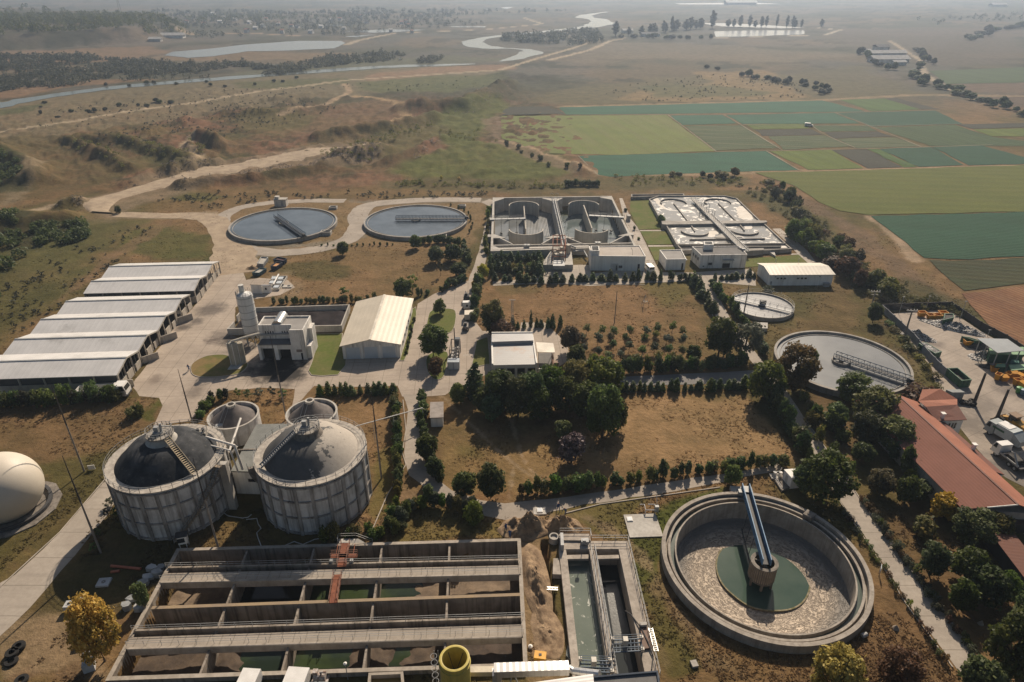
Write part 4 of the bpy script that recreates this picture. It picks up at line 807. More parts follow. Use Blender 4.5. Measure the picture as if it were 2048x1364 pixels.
for o in (1.05,-1.1): MB().tube([A.lerp(B,.33+i*.067)+s*o+Vector((0,0,.15)) for i in range(11)],.22,10).build('pipe',steel,t)
sh=MB()
for i in range(8): p=A.lerp(B,(i+.5)/8);sh.box((p.x,p.y,.8),(.5,.5,1.6))
sh.build('walkway_pier',conc,t)
for fx,fy in ((830,165),(818,212),(885,212),(805,300),(880,280),(945,290)):
    p=q('c6',fx,fy,WZ);MB().tube([(p.x-.5,p.y,WZ),(p.x-.5,p.y,WZ+1.6),(p.x,p.y,WZ+2.0),(p.x+.5,p.y,WZ+1.6),(p.x+.5,p.y,WZ)],.09).build('air_pipe',steel,t)
MB().prism(qs('c6',[(960,540),(1075,480),(1280,532),(1100,545)],Z+.05),Z-.2,Z+.05).build('corner_slab',concl,t)
MB().walls(qs('c6',[(538,622),(600,684),(725,678)],1.3),.4,0,1.3).build('channel_wall',conc,t);MB().walls(qs('c6',[(1765,606),(1836,664),(1330,694)],1.3),.4,0,1.3).build('channel_wall',conc,t)
MB().wall(q('c6',1300,640,1.2),q('c6',1720,638,1.2),.4,0,1.2).build('channel_wall',conc,t)
MB().sheet(qs('c6',[(545,622),(1765,606),(1830,662),(1330,688),(720,676),(604,680)],.75)).build('channel_water',waterm('dark_channel',(.09,.085,.08),.1,2,.06),t);MB().sheet(qs('c6',[(1715,632),(1790,630),(1815,655),(1715,662)],.9)).build('froth',foamm,t)
MB().prism(qs('c6',[(1332,692),(1522,682),(1520,660),(1330,668)],1.7),0,1.72).build('inlet_block',conc,t);MB().prism(qs('c6',[(1560,680),(1640,672),(1660,740),(1580,690)],1.),0,.7).build('steps',concl,t)
MB().walls(qs('c6',[(22,76),(20,46),(606,40),(616,58),(502,62)],1.3),.4,0,1.25).build('channel_wall',conc,t);MB().wall(q('c6',22,76,1.3),q('c6',330,63,1.3),.4,0,1.25).build('channel_wall',conc,t)
MB().sheet(qs('c6',[(24,72),(24,50),(600,44),(606,58),(330,62)],.5)).build('channel_water',waterm('back_channel',(.07,.08,.06),.1,2,.06),t);MB().rail(qs('c6',[(230,40),(385,36)],1.3)).build('handrail',steel,t)
# ================================================================ PRIMARY SETTLING BASIN
ptm=M('old_basin_concrete',(.33,.285,.235),(.22,.185,.15),scale=.5,streak=.8,sc=(.055,.045,.036),fine=2)
ptop=M('old_basin_coping',(.40,.35,.29),(.30,.26,.21),scale=.6,streak=.2,fine=2)
t=thing('settling_basin',P(640,1220),'long half empty settling basin of rough concrete with two walkways, at the bottom left','basin')
Z=.9;DZ=-4.4
for a,b_ in ((0,1),(1,2),(2,3),(3,0)): MB().wall(PT[a],PT[b_],.45,DZ,Z-.12,ext=.22 if a % 2 == 0 else -.23).build('outer_wall',ptm,t)
MB().walls(PT,.55,Z-.118,Z,True).build('coping',ptop,t)
def ends(a,b_,z=Z): return P(*a,z),P(*b_,z)
A,B=ends((299,1216),(1044,1189));MB().wall(A,B,.4,DZ,Z-.02,-.3).build('inner_wall',ptm,t);MB().wall(A,B,.5,Z-.018,Z+.05,-.3).build('coping',M('rust_stained_coping',(.32,.235,.14),(.26,.2,.14),scale=.5),t)
slabw=slabm('walkway_planks',(.36,.315,.26),.03,1.55,40,c2=(.27,.235,.195))
for (bl,br_,fl,fr_) in (((333,1137),(1040,1121),(319,1166),(1041.5,1149)),((265,1263),(1046,1236),(252,1299),(1046.6,1274))):
    b0,b1=ends(bl,br_);f0,f1=ends(fl,fr_);m0,m1=b0.lerp(f0,.38),b1.lerp(f1,.38)
    MB().wall(b0,b1,.3,Z-.9,Z+.25,-.25).build('channel_wall',ptm,t);MB().prism([m0,m1,f1,f0],Z-.12,Z+.1).build('walkway',slabw,t)
    MB().wall(f0,f1,.35,Z-1.,Z+.16,-.25).build('edge_beam',ptop,t);MB().wall(m0,m1,.22,Z-.9,Z+.02,-.25).build('channel_wall',ptm,t);MB().prism([b0,b1,m1,m0],Z-.95,Z-.75).build('channel_floor',concd,t)
    MB().rail([b0+Vector((0,0,.2)),b1+Vector((0,0,.2))],.9,2.2,.028).build('handrail',steel,t);MB().rail([m0.lerp(f0,.75)+Vector((0,0,.1)),m1.lerp(f1,.75)+Vector((0,0,.1))],.9,2.2,.022).build('handrail',steel,t)
XW=[((494,1096),(396,1352)),((628,1092),(561,1346)),((764,1088),(725,1340)),((899,1084),(888,1334))]
for a,b_ in XW:
    A,B=ends(a,b_);MB().wall(A,B,.28,DZ,Z-.32).build('cross_wall',ptm,t)
MB().prism([(v.x,v.y) for v in PT],DZ,DZ+.12).build('basin_floor',M('black_sediment',(.035,.03,.026),(.02,.018,.016),bmp=.6,scale=.6),t)
def lerp2(u,v): return PT[0].lerp(PT[1],u).lerp(PT[3].lerp(PT[2],u),v)
VR=[]                                                            # the six row lines, as fractions down the basin
for lft,rgt in (((356,1099),(1038,1079)),((326,1151),(1040.6,1134)),((299,1216),(1044,1189)),((259,1280),(1046.3,1254)),((217,1357),(1051,1329))): VR.append((P(*lft,Z),P(*rgt,Z)))
UR=[0]+[ (P(*a,Z)-PT[0]).length/(PT[1]-PT[0]).length for a,_ in XW]+[1]
def cell(row,u0,u1,a=0.,b_=1.):
    (l0,r0),(l1,r1)=VR[row],VR[row+1];f=lambda u,v: (l0.lerp(r0,u)).lerp(l1.lerp(r1,u),v)
    return lambda s_,v: f(u0+(u1-u0)*s_,a+(b_-a)*v)
def sludge(fn,zf,mat,name='sludge',nx=26,ny=14,sd=0):
    vs=[]
    for j in range(ny+1):
        for i in range(nx+1): p=fn(i/nx,j/ny);vs.append((p.x,p.y,zf(i/nx,j/ny)+float(fbm(np.array([p.x]),np.array([p.y]),.7,3,sd)[0]-.5)*.5))
    return MB().add(vs,[(j*(nx+1)+i,(j+1)*(nx+1)+i,(j+1)*(nx+1)+i+1,j*(nx+1)+i+1) for j in range(ny) for i in range(nx)]).build(name,mat,t,True)
mudm=M('brown_sludge',(.11,.08,.056),(.065,.048,.036),scale=.5,fine=3,bmp=.9,finek=.6);mudl=M('dry_tan_sludge',(.21,.155,.105),(.14,.105,.075),scale=.5,fine=2.5,bmp=.9,finek=.6);mudd=M('dark_sludge',(.085,.062,.048),(.045,.036,.03),scale=.5,fine=3,bmp=.9,finek=.6)
grw=waterm('green_scum_water',(.04,.058,.024),.12,1.2,.06,c2=(.02,.03,.022));blw=waterm('black_water',(.012,.014,.014),.06,1.,.05)
def tank(tk,u0,u1,a=0.,b_=1.):
    (l0,r0),(l1,r1)=VR[tk*2],VR[tk*2+2]
    return lambda s_,v: l0.lerp(r0,u0+(u1-u0)*s_).lerp(l1.lerp(r1,u0+(u1-u0)*s_),a+(b_-a)*v)
e_=.004
for k,(tk,u0,u1,a,b_,z0_,dz,mm) in enumerate(((0,UR[0],UR[1],0,1,-2.7,-.4,mudl),(0,UR[4],UR[5],0,1,-2.5,.3,mudl),(1,UR[0],UR[1],0,1,-2.7,.2,mudm),(1,UR[4],UR[5],0,1,-2.5,.2,mudd),(0,UR[3],UR[4],0,1,-3.7,1.2,mudl),(1,UR[3],UR[4],0,1,-3.4,.8,mudm),(1,UR[1],UR[1]+.1,.2,.75,-2.3,-1.,mudm),(1,UR[2]+.1,UR[3],.2,.75,-3.4,.9,mudm),(1,UR[3],UR[3]+.09,.2,.8,-2.3,-1.,mudm))):
    sludge(tank(tk,u0+e_,u1-e_,a,b_),lambda u,v,z0_=z0_,dz=dz: z0_+dz*u,mm,sd=k*5,ny=24)
for tk,bay,mm in ((0,1,blw),(0,2,grw),(0,3,grw),(1,1,grw),(1,2,grw),(1,3,grw)):
    f=tank(tk,UR[bay]+.003,UR[bay+1]-.003);MB().sheet([(v.x,v.y,-3.0) for v in (f(0,0),f(1,0),f(1,1),f(0,1))]).build('water',mm,t)
# rust red travelling scraper over it
t=thing('sludge_scraper',q('b7',860,560,1),'rust red travelling scraper bridge spanning the long settling basin','scraper');z=1.15
for a,b_,w_ in (((905,325),(874,500),1.25),((795,422),(992,418),.7),((846,560),(812,772),1.1)):
    A,B=q('b7',*a,z),q('b7',*b_,z);o=MB().beam(A,B,w_,.14).build('deck',rustm,t);d=(B-A).normalized();s=Vector((-d.y,d.x,0))*w_/2
    MB().rail([A+s,B+s],.85,1.2,.03).rail([A-s,B-s],.85,1.2,.03).build('handrail',M('red_oxide_rail',(.28,.15,.11),rough=.7),o)
for a in ((800,470),(952,468)): p=q('b7',*a,1.);MB().box((p.x,p.y,1.3),(.45,.45,.6)).build('drive_motor',steel,t)
g=MB();
for a in ((848,300),(975,300)): g.beam(q('b7',a[0],a[1]+30,1.),q('b7',a[0]-15,a[1]+115,1.),.1)
g.build('frame',rustm,t)
t=thing('access_stair',q('b7',930,310,0),'concrete stair with grey handrail at the back edge of the long settling basin','stair');MB().prism(qs('b7',[(848,290),(1000,290),(1110,330),(860,335)],.9),0,[.9,.9,.2,.9]).build('flight',concl,t);MB().rail([q('b7',848,330,1),q('b7',850,290,1),q('b7',985,285,1),q('b7',1110,330,.2)],1.).build('handrail',steel,t)
# ================================================================ GRIT CHANNELS
t=thing('grit_chamber',q('b8',1000,800),'pair of narrow concrete channels with handrails, left one holding milky green water','basin');Z=1.
gcm=M('grit_concrete',(.42,.37,.31),(.31,.27,.225),scale=.5,streak=.4,sc=(.12,.10,.085),fine=2.2)
for nm,pts,zz in (('left_wall',[(742,455),(790,455),(802,535),(893,1345),(838,1345)],Z),('deck',[(745,350),(950,352),(962,402),(1212,402),(1225,455),(744,458)],Z+.03),('dividing_wall',[(948,460),(986,460),(1145,1345),(1088,1345)],Z),('right_wall',[(1150,458),(1226,458),(1432,1345),(1338,1345)],Z)):
    MB().prism(qs('b8',pts,zz),-4.4,zz).build(nm,gcm,t)
MB().prism(qs('b8',[(745,350),(950,352),(958,398),(748,396)],Z+.3),Z-.5,Z+.3).build('gate_platform',gcm,t);MB().prism(qs('b8',[(752,345),(772,345),(778,430),(756,430)],Z+1.2),Z,Z+1.2).build('gate_cabinet',steel,t)
for pts in ([(790,498),(944,494),(946,522),(793,525)],[(1005,500),(1152,496),(1155,520),(1008,524)]): MB().prism(qs('b8',pts,Z-.3),Z-.7,Z-.3).build('cross_beam',gcm,t)
MB().sheet(qs('b8',[(785,460),(950,455),(1092,1345),(885,1345)],-.6)).build('water',waterm('milky_green_water',(.15,.175,.145),.10,1.6,.1,foam=(.60,.68,(.5,.5,.44)),c2=(.12,.145,.12),fs=.35),t)
MB().sheet(qs('b8',[(985,455),(1160,455),(1350,1345),(1130,1345)],-2.3)).build('water',waterm('deep_dark_water',(.035,.04,.04),.04,1.,.05),t)
MB().prism(qs('b8',[(1062,690),(1140,680),(1250,1100),(1125,1100)],-1.9),-3,-2.24).build('sill',M('wet_grey',(.12,.125,.12),rough=.2),t)
rl=MB();rl.rail(qs('b8',[(958,455),(1108,1345)],Z)).rail(qs('b8',[(985,455),(1142,1345)],Z)).build('handrail',steel,t)
MB().rail(qs('b8',[(748,350),(955,350),(962,398),(1210,398),(1228,470),(1430,1330)],Z)).build('handrail',steel,t)
MB().tube([q('b8',990,440,2).lerp(q('b8',1120,1330,2),i/8) for i in range(9)],.07).build('pipe',steel,t)
MB().tube([q('b8',1195,878,-.5),q('b8',1235,905,1.),q('b8',1300,990,1.3),q('b8',1350,1090,1.4),q('b8',1385,1190,1.2),q('b8',1375,1280,1.1)],.09).build('hose',darkst,t)
for a,b_,e in (((888,1215),(1090,1222),(1105,1300)),((1108,1080),(1305,1068),(1312,1150))):
    gm_=MB();A,B,C_=q('b8',*a,Z+.9),q('b8',*b_,Z+.9),q('b8',*e,Z+.9);D=A+(C_-B)
    for k in (0,.33,.66,1): gm_.beam(A.lerp(D,k),B.lerp(C_,k),.12,.16)
    for k in range(9): gm_.beam(A.lerp(B,k/8),D.lerp(C_,k/8),.07)
    gm_.rail([A,B],.9).rail([D,C_],.9)
    for p in (A,B,C_,D): gm_.beam(p,p-Vector((0,0,.95)),.14)
    o=gm_.build('scraper_gantry',blue,t);p=A.lerp(C_,.42);MB().box((p.x,p.y,Z+1.5),(.6,.7,1.1)).build('control_box',M('cream_cabinet',(.62,.58,.5),rough=.5),o)
    for p in (A,B,C_): MB().box((p.x,p.y,Z+1.15),(.4,.4,.45)).build('motor',M('cream_cabinet2',(.62,.58,.5),rough=.5),o)
MB().prism(qs('b8',[(1300,980),(1345,978),(1378,1122),(1315,1130)],Z+.5),Z,Z+.3).build('hatch',M('brown_hatch',(.16,.09,.06),rough=.6),t);MB().prism(qs('b8',[(1295,958),(1342,955),(1345,976),(1300,980)],Z+.6),Z,Z+.7).build('cabinet',concl,t)
MB().box(tuple(q('b8',920,405,Z+.5)),(1.1,.8,.6)).tube([q('b8',915,400,Z+.5),q('b8',915,400,Z+1.7)],.06).box(tuple(q('b8',915,400,Z+1.8)),(.5,.4,.4)).build('gate_actuator',steel,t)
MB().prism(qs('b8',[(705,520),(742,520),(758,630),(700,628)],.9),0,.9).build('side_box',gcm,t);MB().prism(qs('b8',[(800,1115),(835,1115),(838,1230),(790,1180)],.3),-.8,.3).build('side_plate',M('grey_plate',(.23,.24,.22)),t)
p=q('b8',708,405);t=thing('manhole_shaft',p,'round white concrete shaft with open top at the end of the trench','manhole');MB().ring(p,.55,.75,-1.2,1.1,28).build('shaft_wall',concl,t);MB().disk(p,.56,.8,24).build('lid',concl,t)
# spoil and trench
def mound(name,c,rx,ry,h,mat,lab,cat,rz=0.,sd=0,group=None,n=44,m_=14,rough=.9):
    vs=[];fs=[];ca,sa=math.cos(rz),math.sin(rz)
    for j in range(m_+1):
        r=j/m_
        for i in range(n):
            a=i*2*math.pi/n;wob=1+.35*(float(vnoise(np.array([math.cos(a)*1.7+sd*3.1]),np.array([math.sin(a)*1.7+sd]),sd)[0])-.5)
            x0,y0=rx*r*math.cos(a)*wob,ry*r*math.sin(a)*wob;X,Y=c[0]+x0*ca-y0*sa,c[1]+x0*sa+y0*ca
            k=max(0,1-r**1.5)*(.6+.4*(1-r));z=h*k*max(.12,1-rough*.9+rough*1.9*float(fbm(np.array([X]),np.array([Y]),.75,4,sd)[0]))-.12*(j == m_)
            vs.append((X,Y,c[2]+z))
    for j in range(m_):
        for i in range(n): fs.append((j*n+i,(j+1)*n+i,(j+1)*n+(i+1) % n,j*n+(i+1) % n))
    fs.append(tuple(range(n)));o=MB().add(vs,fs).build(name,mat,None,True,loc=c);return tag(o,lab,cat,group)
em=M('excavated_earth',(.31,.22,.135),(.17,.115,.07),scale=.9,fine=5,bmp=1.,finek=.9,rough=.95)
for k,(x_,y_,rx,ry,h,lab) in enumerate(((515,290,4.6,2.5,2.1,'big fresh heap of brown earth left of the trench mouth'),(755,285,3.7,2.3,2.,'big fresh heap of brown earth right of the trench mouth'),(588,655,1.9,8.6,1.1,'long rough bank of dug earth between basin and trench'),(655,1000,2.2,4.2,.6,'lowest earth heap with coiled cable near the yellow generator'))):
    mound('earth_heap',q('b8',x_,y_+25),rx,ry,h,em,lab,'earth heap',(.1,-.1,.12,.15)[k],k,'heaps of dug earth along the trench',60,26,1.3)
p=MB();a,b_=q('b8',605,722,.5),q('b8',735,728,.3);s=Vector((0,.22,0));p.beam(a+s,b_+s,.08).beam(a-s,b_-s,.08)
for i in range(13): v=a.lerp(b_,(i+.5)/13);p.beam(v+s,v-s,.05)
tag(p.build('ladder',M('aluminium',(.6,.6,.58),rough=.4,metal=.6)),'aluminium ladder laid across the dug trench','ladder')
a,b_=q('b8',1362,1030,.2),q('b8',1402,1190,.2);p=MB();s=Vector((.25,0,0));p.beam(a+s,b_+s,.08).beam(a-s,b_-s,.08)
for i in range(13): v=a.lerp(b_,(i+.5)/13);p.beam(v+s,v-s,.05)
o=p.build('ladder',M('aluminium2',(.6,.6,.58),rough=.4,metal=.6));o.location.z+=1.0;tag(o,'aluminium ladder lying along the right edge of the grit channels','ladder')
p=q('b8',614,1222);t=thing('generator',p,'small yellow generator on the trampled earth by the silver duct','generator');ym=M('machine_yellow',(.72,.36,.03),(.6,.3,.03),rough=.45,scale=2)
MB().box((p.x,p.y,.75),(1.5,1.1,1.0),-.15).build('body',ym,t);MB().box((p.x,p.y,1.28),(.35,.3,.06)).build('cap',darkst,t)
for s in (-1,1): MB().tube([(p.x+s*.72,p.y-.45,.25),(p.x+s*.86,p.y-.45,.25)],.25,14).build('wheel',darkst,t)
# ================================================================ BUILDINGS
ZM.update({'d1':(880,570,6.82),'d2':(1860,700,9.096),'d3':(1900,800,8.527),'d4':(480,490,12.4),'d5':(120,740,10.24)})
wht=M('white_render',(.83,.81,.76),(.74,.71,.65),scale=.25,streak=.3,sc=(.28,.25,.21),finek=.2)
whd=M('stained_white_render',(.78,.75,.70),(.64,.605,.55),scale=.35,streak=.6,sc=(.12,.11,.10),finek=.35)
roofg=M('grey_felt_roof',(.30,.285,.265),(.24,.225,.21),scale=.3);roofd=M('dark_felt_roof',(.16,.155,.15),(.12,.115,.11),scale=.3);roofc=M('pale_felt_roof',(.43,.385,.335),(.36,.32,.28),scale=.2)
glass=M('dark_glass',(.02,.024,.028),rough=.12,bmp=0,spec=.6);blackm=M('dark_opening',(.012,.011,.01),bmp=0)
gatem=M('pale_blue_gate',(.50,.545,.58),(.46,.5,.53),rough=.5,scale=.5,finek=.15)
def off(A,B): d=(B-A);d.z=0;d.normalize();return d,Vector((d.y,-d.x,0))
def facade(par,A,B,s0,s1,z0,z1,mat,name='window',th=.08,frame=None):
    """window, door or gate standing 2-3 cm proud of the wall A-B (left to right from outside)"""
    A=Vector((A.x,A.y,0));B=Vector((B.x,B.y,0));d,n=off(A,B);L=(B-A).length
    a,b_=A+d*L*s0,A+d*L*s1;up0,up1=Vector((0,0,z0)),Vector((0,0,z1));o=None
    if frame:
        f=MB()
        for p_,q_ in ((a+up0,b_+up0),(b_+up0,b_+up1),(b_+up1,a+up1),(a+up1,a+up0)): f.beam(p_+n*.05,q_+n*.05,.1,.1)
        o=f.build(name,frame,par)
    c=(a+b_)/2;g=MB().box((c.x+n.x*(th/2-.05),c.y+n.y*(th/2-.05),(z0+z1)/2),((b_-a).length-.06,th,z1-z0-.06),math.atan2(d.y,d.x))
    return g.build('pane' if frame else name,mat,o or par)
def flatblock(lab,fl,fr,bl,br,h,roofmat,wallmat=wht,name='building',par=.25,cat='building',group=None):
    c=(fl+br)/2;t=thing(name,(c.x,c.y,0),lab,cat,group);pts=[fl,fr,br,bl]
    MB().prism(pts,0,h-.02).build('wall',wallmat,t);ins=[Vector(p) for p in inset(pts,.12)]
    MB().walls([tuple(p[:2]) for p in inset(pts,.1)],.24,h-.018,h+par,True).build('parapet',wallmat,t)
    MB().prism([tuple(p[:2]) for p in inset(pts,.25)],h-.016,h+.03).build('roof',roofmat,t);return t
# pump house beside the deep basin
h=4.4;fl,fr=q('c5',1255,915),q('c5',1868,922);bl,br=q('c5',1240,648,h),q('c5',1815,640,h)
t=flatblock('white flat roofed block with pale roof and square vent turret, right of the red gantry',fl,fr,bl,br,h,roofc)
facade(t,fl,fr,.365,.51,.05,2.3,M('white_gate',(.6,.58,.54),bmp=.1),'gate');facade(t,fl,fr,.47,.495,.05,1.7,blackm,'door');facade(t,fl,fr,.52,.585,.9,1.65,glass,'window',frame=steel);facade(t,fl,fr,.868,.91,.05,2.2,blackm,'door')
a=[q('c5',1270,742,h),q('c5',1352,742,h),q('c5',1345,690,h),q('c5',1264,690,h)];MB().walls([v[:2] for v in a],.25,h,h+1.5,True).build('vent_turret',wht,t);facade(t,a[0],a[1],.15,.85,h+.3,h+1.1,steel,'louvre')
MB().tube([q('c5',1720,655,h+.1),q('c5',1738,690,h+.1),q('c5',1735,738,h+.1)],.05).build('roof_cable',darkst,t)
h=3.2;fl,fr=q('c6',402,912),q('c6',622,908);bl,br=q('c6',338,690,h),q('c6',582,686,h)
t=flatblock('small white cube building with grey roof, between the two larger white blocks',fl,fr,bl,br,h,roofg);facade(t,fl,fr,.8,.9,.05,2.1,blackm,'door');facade(t,fl,fr,.3,.6,.05,2.3,wht,'gate');MB().prism(qs('c6',[(520,793),(650,790),(640,775),(520,778)],h),h-.35,h-.1).build('canopy',wht,t)
h=4.0;fl,fr=q('c6',790,892),q('c6',1308,885);bl,br=q('c6',706,652,h),q('c6',1245,645,h)
t=flatblock('white block with a dark roof, tall roof turret and open dark gate',fl,fr,bl,br,h,roofd,whd);facade(t,fl,fr,.49,.66,.05,1.55,blackm,'gate');facade(t,fl,fr,.72,.87,.05,3.0,wht,'gate');facade(t,fl,fr,.17,.26,1.0,1.8,glass,'window',frame=steel);facade(t,fl,fr,.06,.10,.5,.85,glass,'window')
MB().box(tuple((fl.lerp(fr,.6)+Vector((0,-.4,2.75)))),(3.2,.9,.14)).build('canopy',steel,t)
for s in (.25,.5,.75): facade(t,bl,fl,s-.06,s+.06,2.0,2.9,glass,'window',frame=steel)
a=[q('c6',842,680,h),q('c6',938,680,h),q('c6',925,645,h),q('c6',836,645,h)];MB().walls([v[:2] for v in a],.3,h,h+1.7,True).build('roof_turret',wht,t)
c2_=q('c6',1290,690,h);MB().tube([q('c6',1230,650,h+.3),c2_+Vector((0,0,.4)),c2_+Vector((.6,-.8,.3)),c2_+Vector((.7,-1.,-1.))],.2).box((c2_.x,c2_.y,h+.4),(.9,.5,.6)).build('pipework',steel,t)
# gabled shed helper
def gable(lab,fl,fr,bl,br,he,hr,wallm,roofm,ridge='lr',over=.35,name='building',cat='building',th=.14,capm=None):
    """gabled block; ridge 'lr' runs left-right, 'fb' front to back"""
    c=(fl+br)/2;t=thing(name,(c.x,c.y,0),lab,cat);f=[Vector((p.x,p.y,0)) for p in (fl,fr,br,bl)];fl,fr,br,bl=f
    up=Vector((0,0,he));rp=Vector((0,0,hr))
    if ridge == 'lr': e0,e1,r0,r1,g0,g1=fl,fr,(fl+bl)/2,(fr+br)/2,bl,br
    else: e0,e1,r0,r1,g0,g1=fl,bl,(fl+fr)/2,(bl+br)/2,fr,br
    w_=MB();vs=[e0,e1,g1,g0];w_.add([v for v in vs]+[v+up for v in vs]+[r0+rp,r1+rp],[(0,1,5,4)[::-1] if ridge == 'fb' else (0,1,5,4),(2,3,7,6),(1,2,6,9,5),(3,0,4,8,7)])
    w_.build('wall',wallm,t);d=(r1-r0).normalized()*over;o=[]
    for e_0,e_1 in ((e0,e1),(g0,g1)):
        k=(e_0-r0).length;s=1+over/k;A=r0+(e_0-r0)*s;B=r1+(e_1-r1)*s;dz=(hr-he)*s
        a_,b_,c_,d_=r0-d+rp,r1+d+rp,B+d+Vector((0,0,hr-dz)),A-d+Vector((0,0,hr-dz));tt=Vector((0,0,th));lo=Vector((0,0,.02))
        m_=MB();m_.add([a_+lo,b_+lo,c_+lo,d_+lo,a_+tt,b_+tt,c_+tt,d_+tt],[(0,1,2,3),(7,6,5,4),(0,4,5,1),(1,5,6,2),(2,6,7,3),(3,7,4,0)]);o.append(m_.build('roof',roofm,t))
    if capm: MB().beam(r0-d+rp+Vector((0,0,th+.04)),r1+d+rp+Vector((0,0,th+.04)),.5,.08).build('ridge_cap',capm,t)
    return t
creamr=sheetm('cream_sheet_roof',(.55,.485,.38),(1,.02),1.1,(.50,.44,.345),rough=.45,dark=.12)
fl,fr,bl=q('a7',1080,720),q('a7',1508,718),q('a7',1015,569,3.4);br=bl+(fr-fl)
t=gable('long low white building with cream metal roof beside the smallest round tank',fl,fr,bl,br,3.3,4.1,wht,sheetm('cream_sheet_roof_b',(.54,.49,.40),(1,0),1.1,rough=.45,dark=.1),'lr')
for s0,s1 in ((.10,.27),(.42,.60)):
    for k in range(3): facade(t,fl,fr,s0+(s1-s0)*k/3+.005,s0+(s1-s0)*(k+1)/3-.01,1.9,2.45,glass,'window',frame=whd)
facade(t,fl,fr,.02,.05,.05,1.3,steel,'door');facade(t,fl,fr,.075,.1,2.5,2.8,darkst,'vent');facade(t,fl,fr,.78,.8,2.5,2.8,darkst,'vent');p=q('a7',1470,722);MB().box((p.x,p.y-.3,.5),(1.6,.7,1.),0).build('wall_unit',steel,t)
for xx in (1130,1285): p=q('a7',xx,560,3.9);MB().tube([(p.x,p.y,3.9),(p.x,p.y,5.)],.08).build('roof_pipe',steel,t)
# storage hall
h=3.55;fl,fr=q('a5',1048,1155),q('a5',1437,1142);bl,br=q('a5',1143,766,h),q('a5',1512,746,h)
t=gable('large white storage hall with cream gabled roof and three pale blue gates',fl,fr,bl,br,h,4.95,whd,creamr,'fb',.45,capm=M('ridge_sheet',(.72,.66,.55),rough=.4))
for s0,s1 in ((.06,.30),(.375,.61),(.69,.92)): facade(t,fl,fr,s0,s1,.05,3.0,gatem,'gate')
for s in (.03,.335,.65,.96): facade(t,fl,fr,s-.018,s+.018,.0,3.4,wht,'pilaster',.16)
for s in (.2,.35,.5,.65,.8): facade(t,fr,br,s-.02,s+.02,1.,2.0,glass,'window',frame=steel)
# dewatering house
F0,F1=q('c3',500,1120),q('c3',1090,1112);d,n=off(F0,F1);L=(F1-F0).length;bk=-n;H1=7.2
at_=lambda s,y: F0+d*L*s+bk*y
D0=(q('c3',1120,568,H1)-q('c3',1040,745,H1)).length;t=thing('dewatering_house',tuple(at_(.5,4)),'tall stained white house with metal barrel skylight, two black truck bays and tower','building')
SB=2.6;HC=4.1
MB().prism([at_(0,SB),at_(.7,SB),at_(.7,D0),at_(0,D0)],0,H1-.02).build('wall',whd,t);MB().prism([at_(.7,0),at_(1,0),at_(1,D0),at_(.7,D0)],0,H1).build('tower',whd,t)
MB().walls([at_(.008,SB+.12)[:2],at_(.992,.12)[:2],at_(.992,D0-.1)[:2],at_(.008,D0-.1)[:2]][:0] or [v[:2] for v in (at_(.69,SB+.12),at_(.012,SB+.12),at_(.012,D0-.12),at_(.988,D0-.12),at_(.988,.12),at_(.71,.12))],.24,H1-.01,H1+.4).build('parapet',whd,t)
MB().prism([at_(.02,SB+.25),at_(.7,SB+.25),at_(.7,.25),at_(.98,.25),at_(.98,D0-.25),at_(.02,D0-.25)],H1-.008,H1+.04).build('roof',roofg,t)
MB().prism([at_(.02,-.05),at_(.702,-.05),at_(.702,SB),at_(.02,SB)],HC-.25,HC).build('canopy_roof',roofd,t)
for s0,s1 in ((.0,.055),(.33,.41),(.67,.7)): MB().prism([at_(s0,0.02),at_(s1,.02),at_(s1,SB-.01),at_(s0,SB-.01)],0,HC-.252).build('pier',wht,t)
MB().prism([at_(.055,.25),at_(.33,.25),at_(.33,.5),at_(.055,.5)],2.9,HC-.26).build('lintel',wht,t);MB().prism([at_(.41,.25),at_(.67,.25),at_(.67,.5),at_(.41,.5)],2.6,HC-.26).build('lintel',wht,t)
for s0,s1 in ((.06,.325),(.415,.665)): facade(t,at_(0,1.2),at_(1,1.2),s0,s1,.03,3.7,blackm,'bay_shade_panel')  # flat black panels paint the shade inside the truck bays
for s0 in (.12,.47):
    for k in range(4): facade(t,at_(0,SB),at_(1,SB),s0+k*.052,s0+k*.052+.025,5.4,6.1,blackm,'window')
facade(t,at_(0,0),at_(1,0),.8,.87,.05,1.9,wht,'door');facade(t,at_(0,0),at_(1,0),.875,.915,.05,1.8,blackm,'door');facade(t,at_(0,0),at_(1,0),.79,.91,2.0,2.7,M('brown_panel',(.28,.22,.19)),'panel')
b0=q('c3',640,690,H1);b1=q('c3',772,690,H1);rr=(b1-b0).length/2;c0=(b0+b1)/2;ln=5.0;vs=[];k=16
for y in (0,ln):
    for i in range(k+1): a=math.pi*i/k;p=c0+bk*y+d*rr*math.cos(a)*-1;vs.append((p.x,p.y,H1+.03+rr*.95*math.sin(a)))
m_=MB().add(vs,[(i,i+1,k+2+i,k+1+i) for i in range(k)]+[tuple(range(k+1))[::-1],tuple(range(k+1,2*k+2))]);m_.build('barrel_skylight',M('bright_sheet_metal',(.55,.54,.52),rough=.28,metal=.75,scale=1),t,True)
for y0_,y1_,hh in ((.6,3.2,3.2),(3.3,6.,6.3)): MB().prism([at_(1.004,y0_),at_(1.09,y0_),at_(1.09,y1_),at_(1.004,y1_)],0,hh).build('side_annex',whd,t)
MB().beam(at_(.0,SB-.3)+Vector((0,0,H1-2)),at_(.7,SB-.3)+Vector((0,0,H1-1.6)),.35,.35).build('conveyor',steel,t)

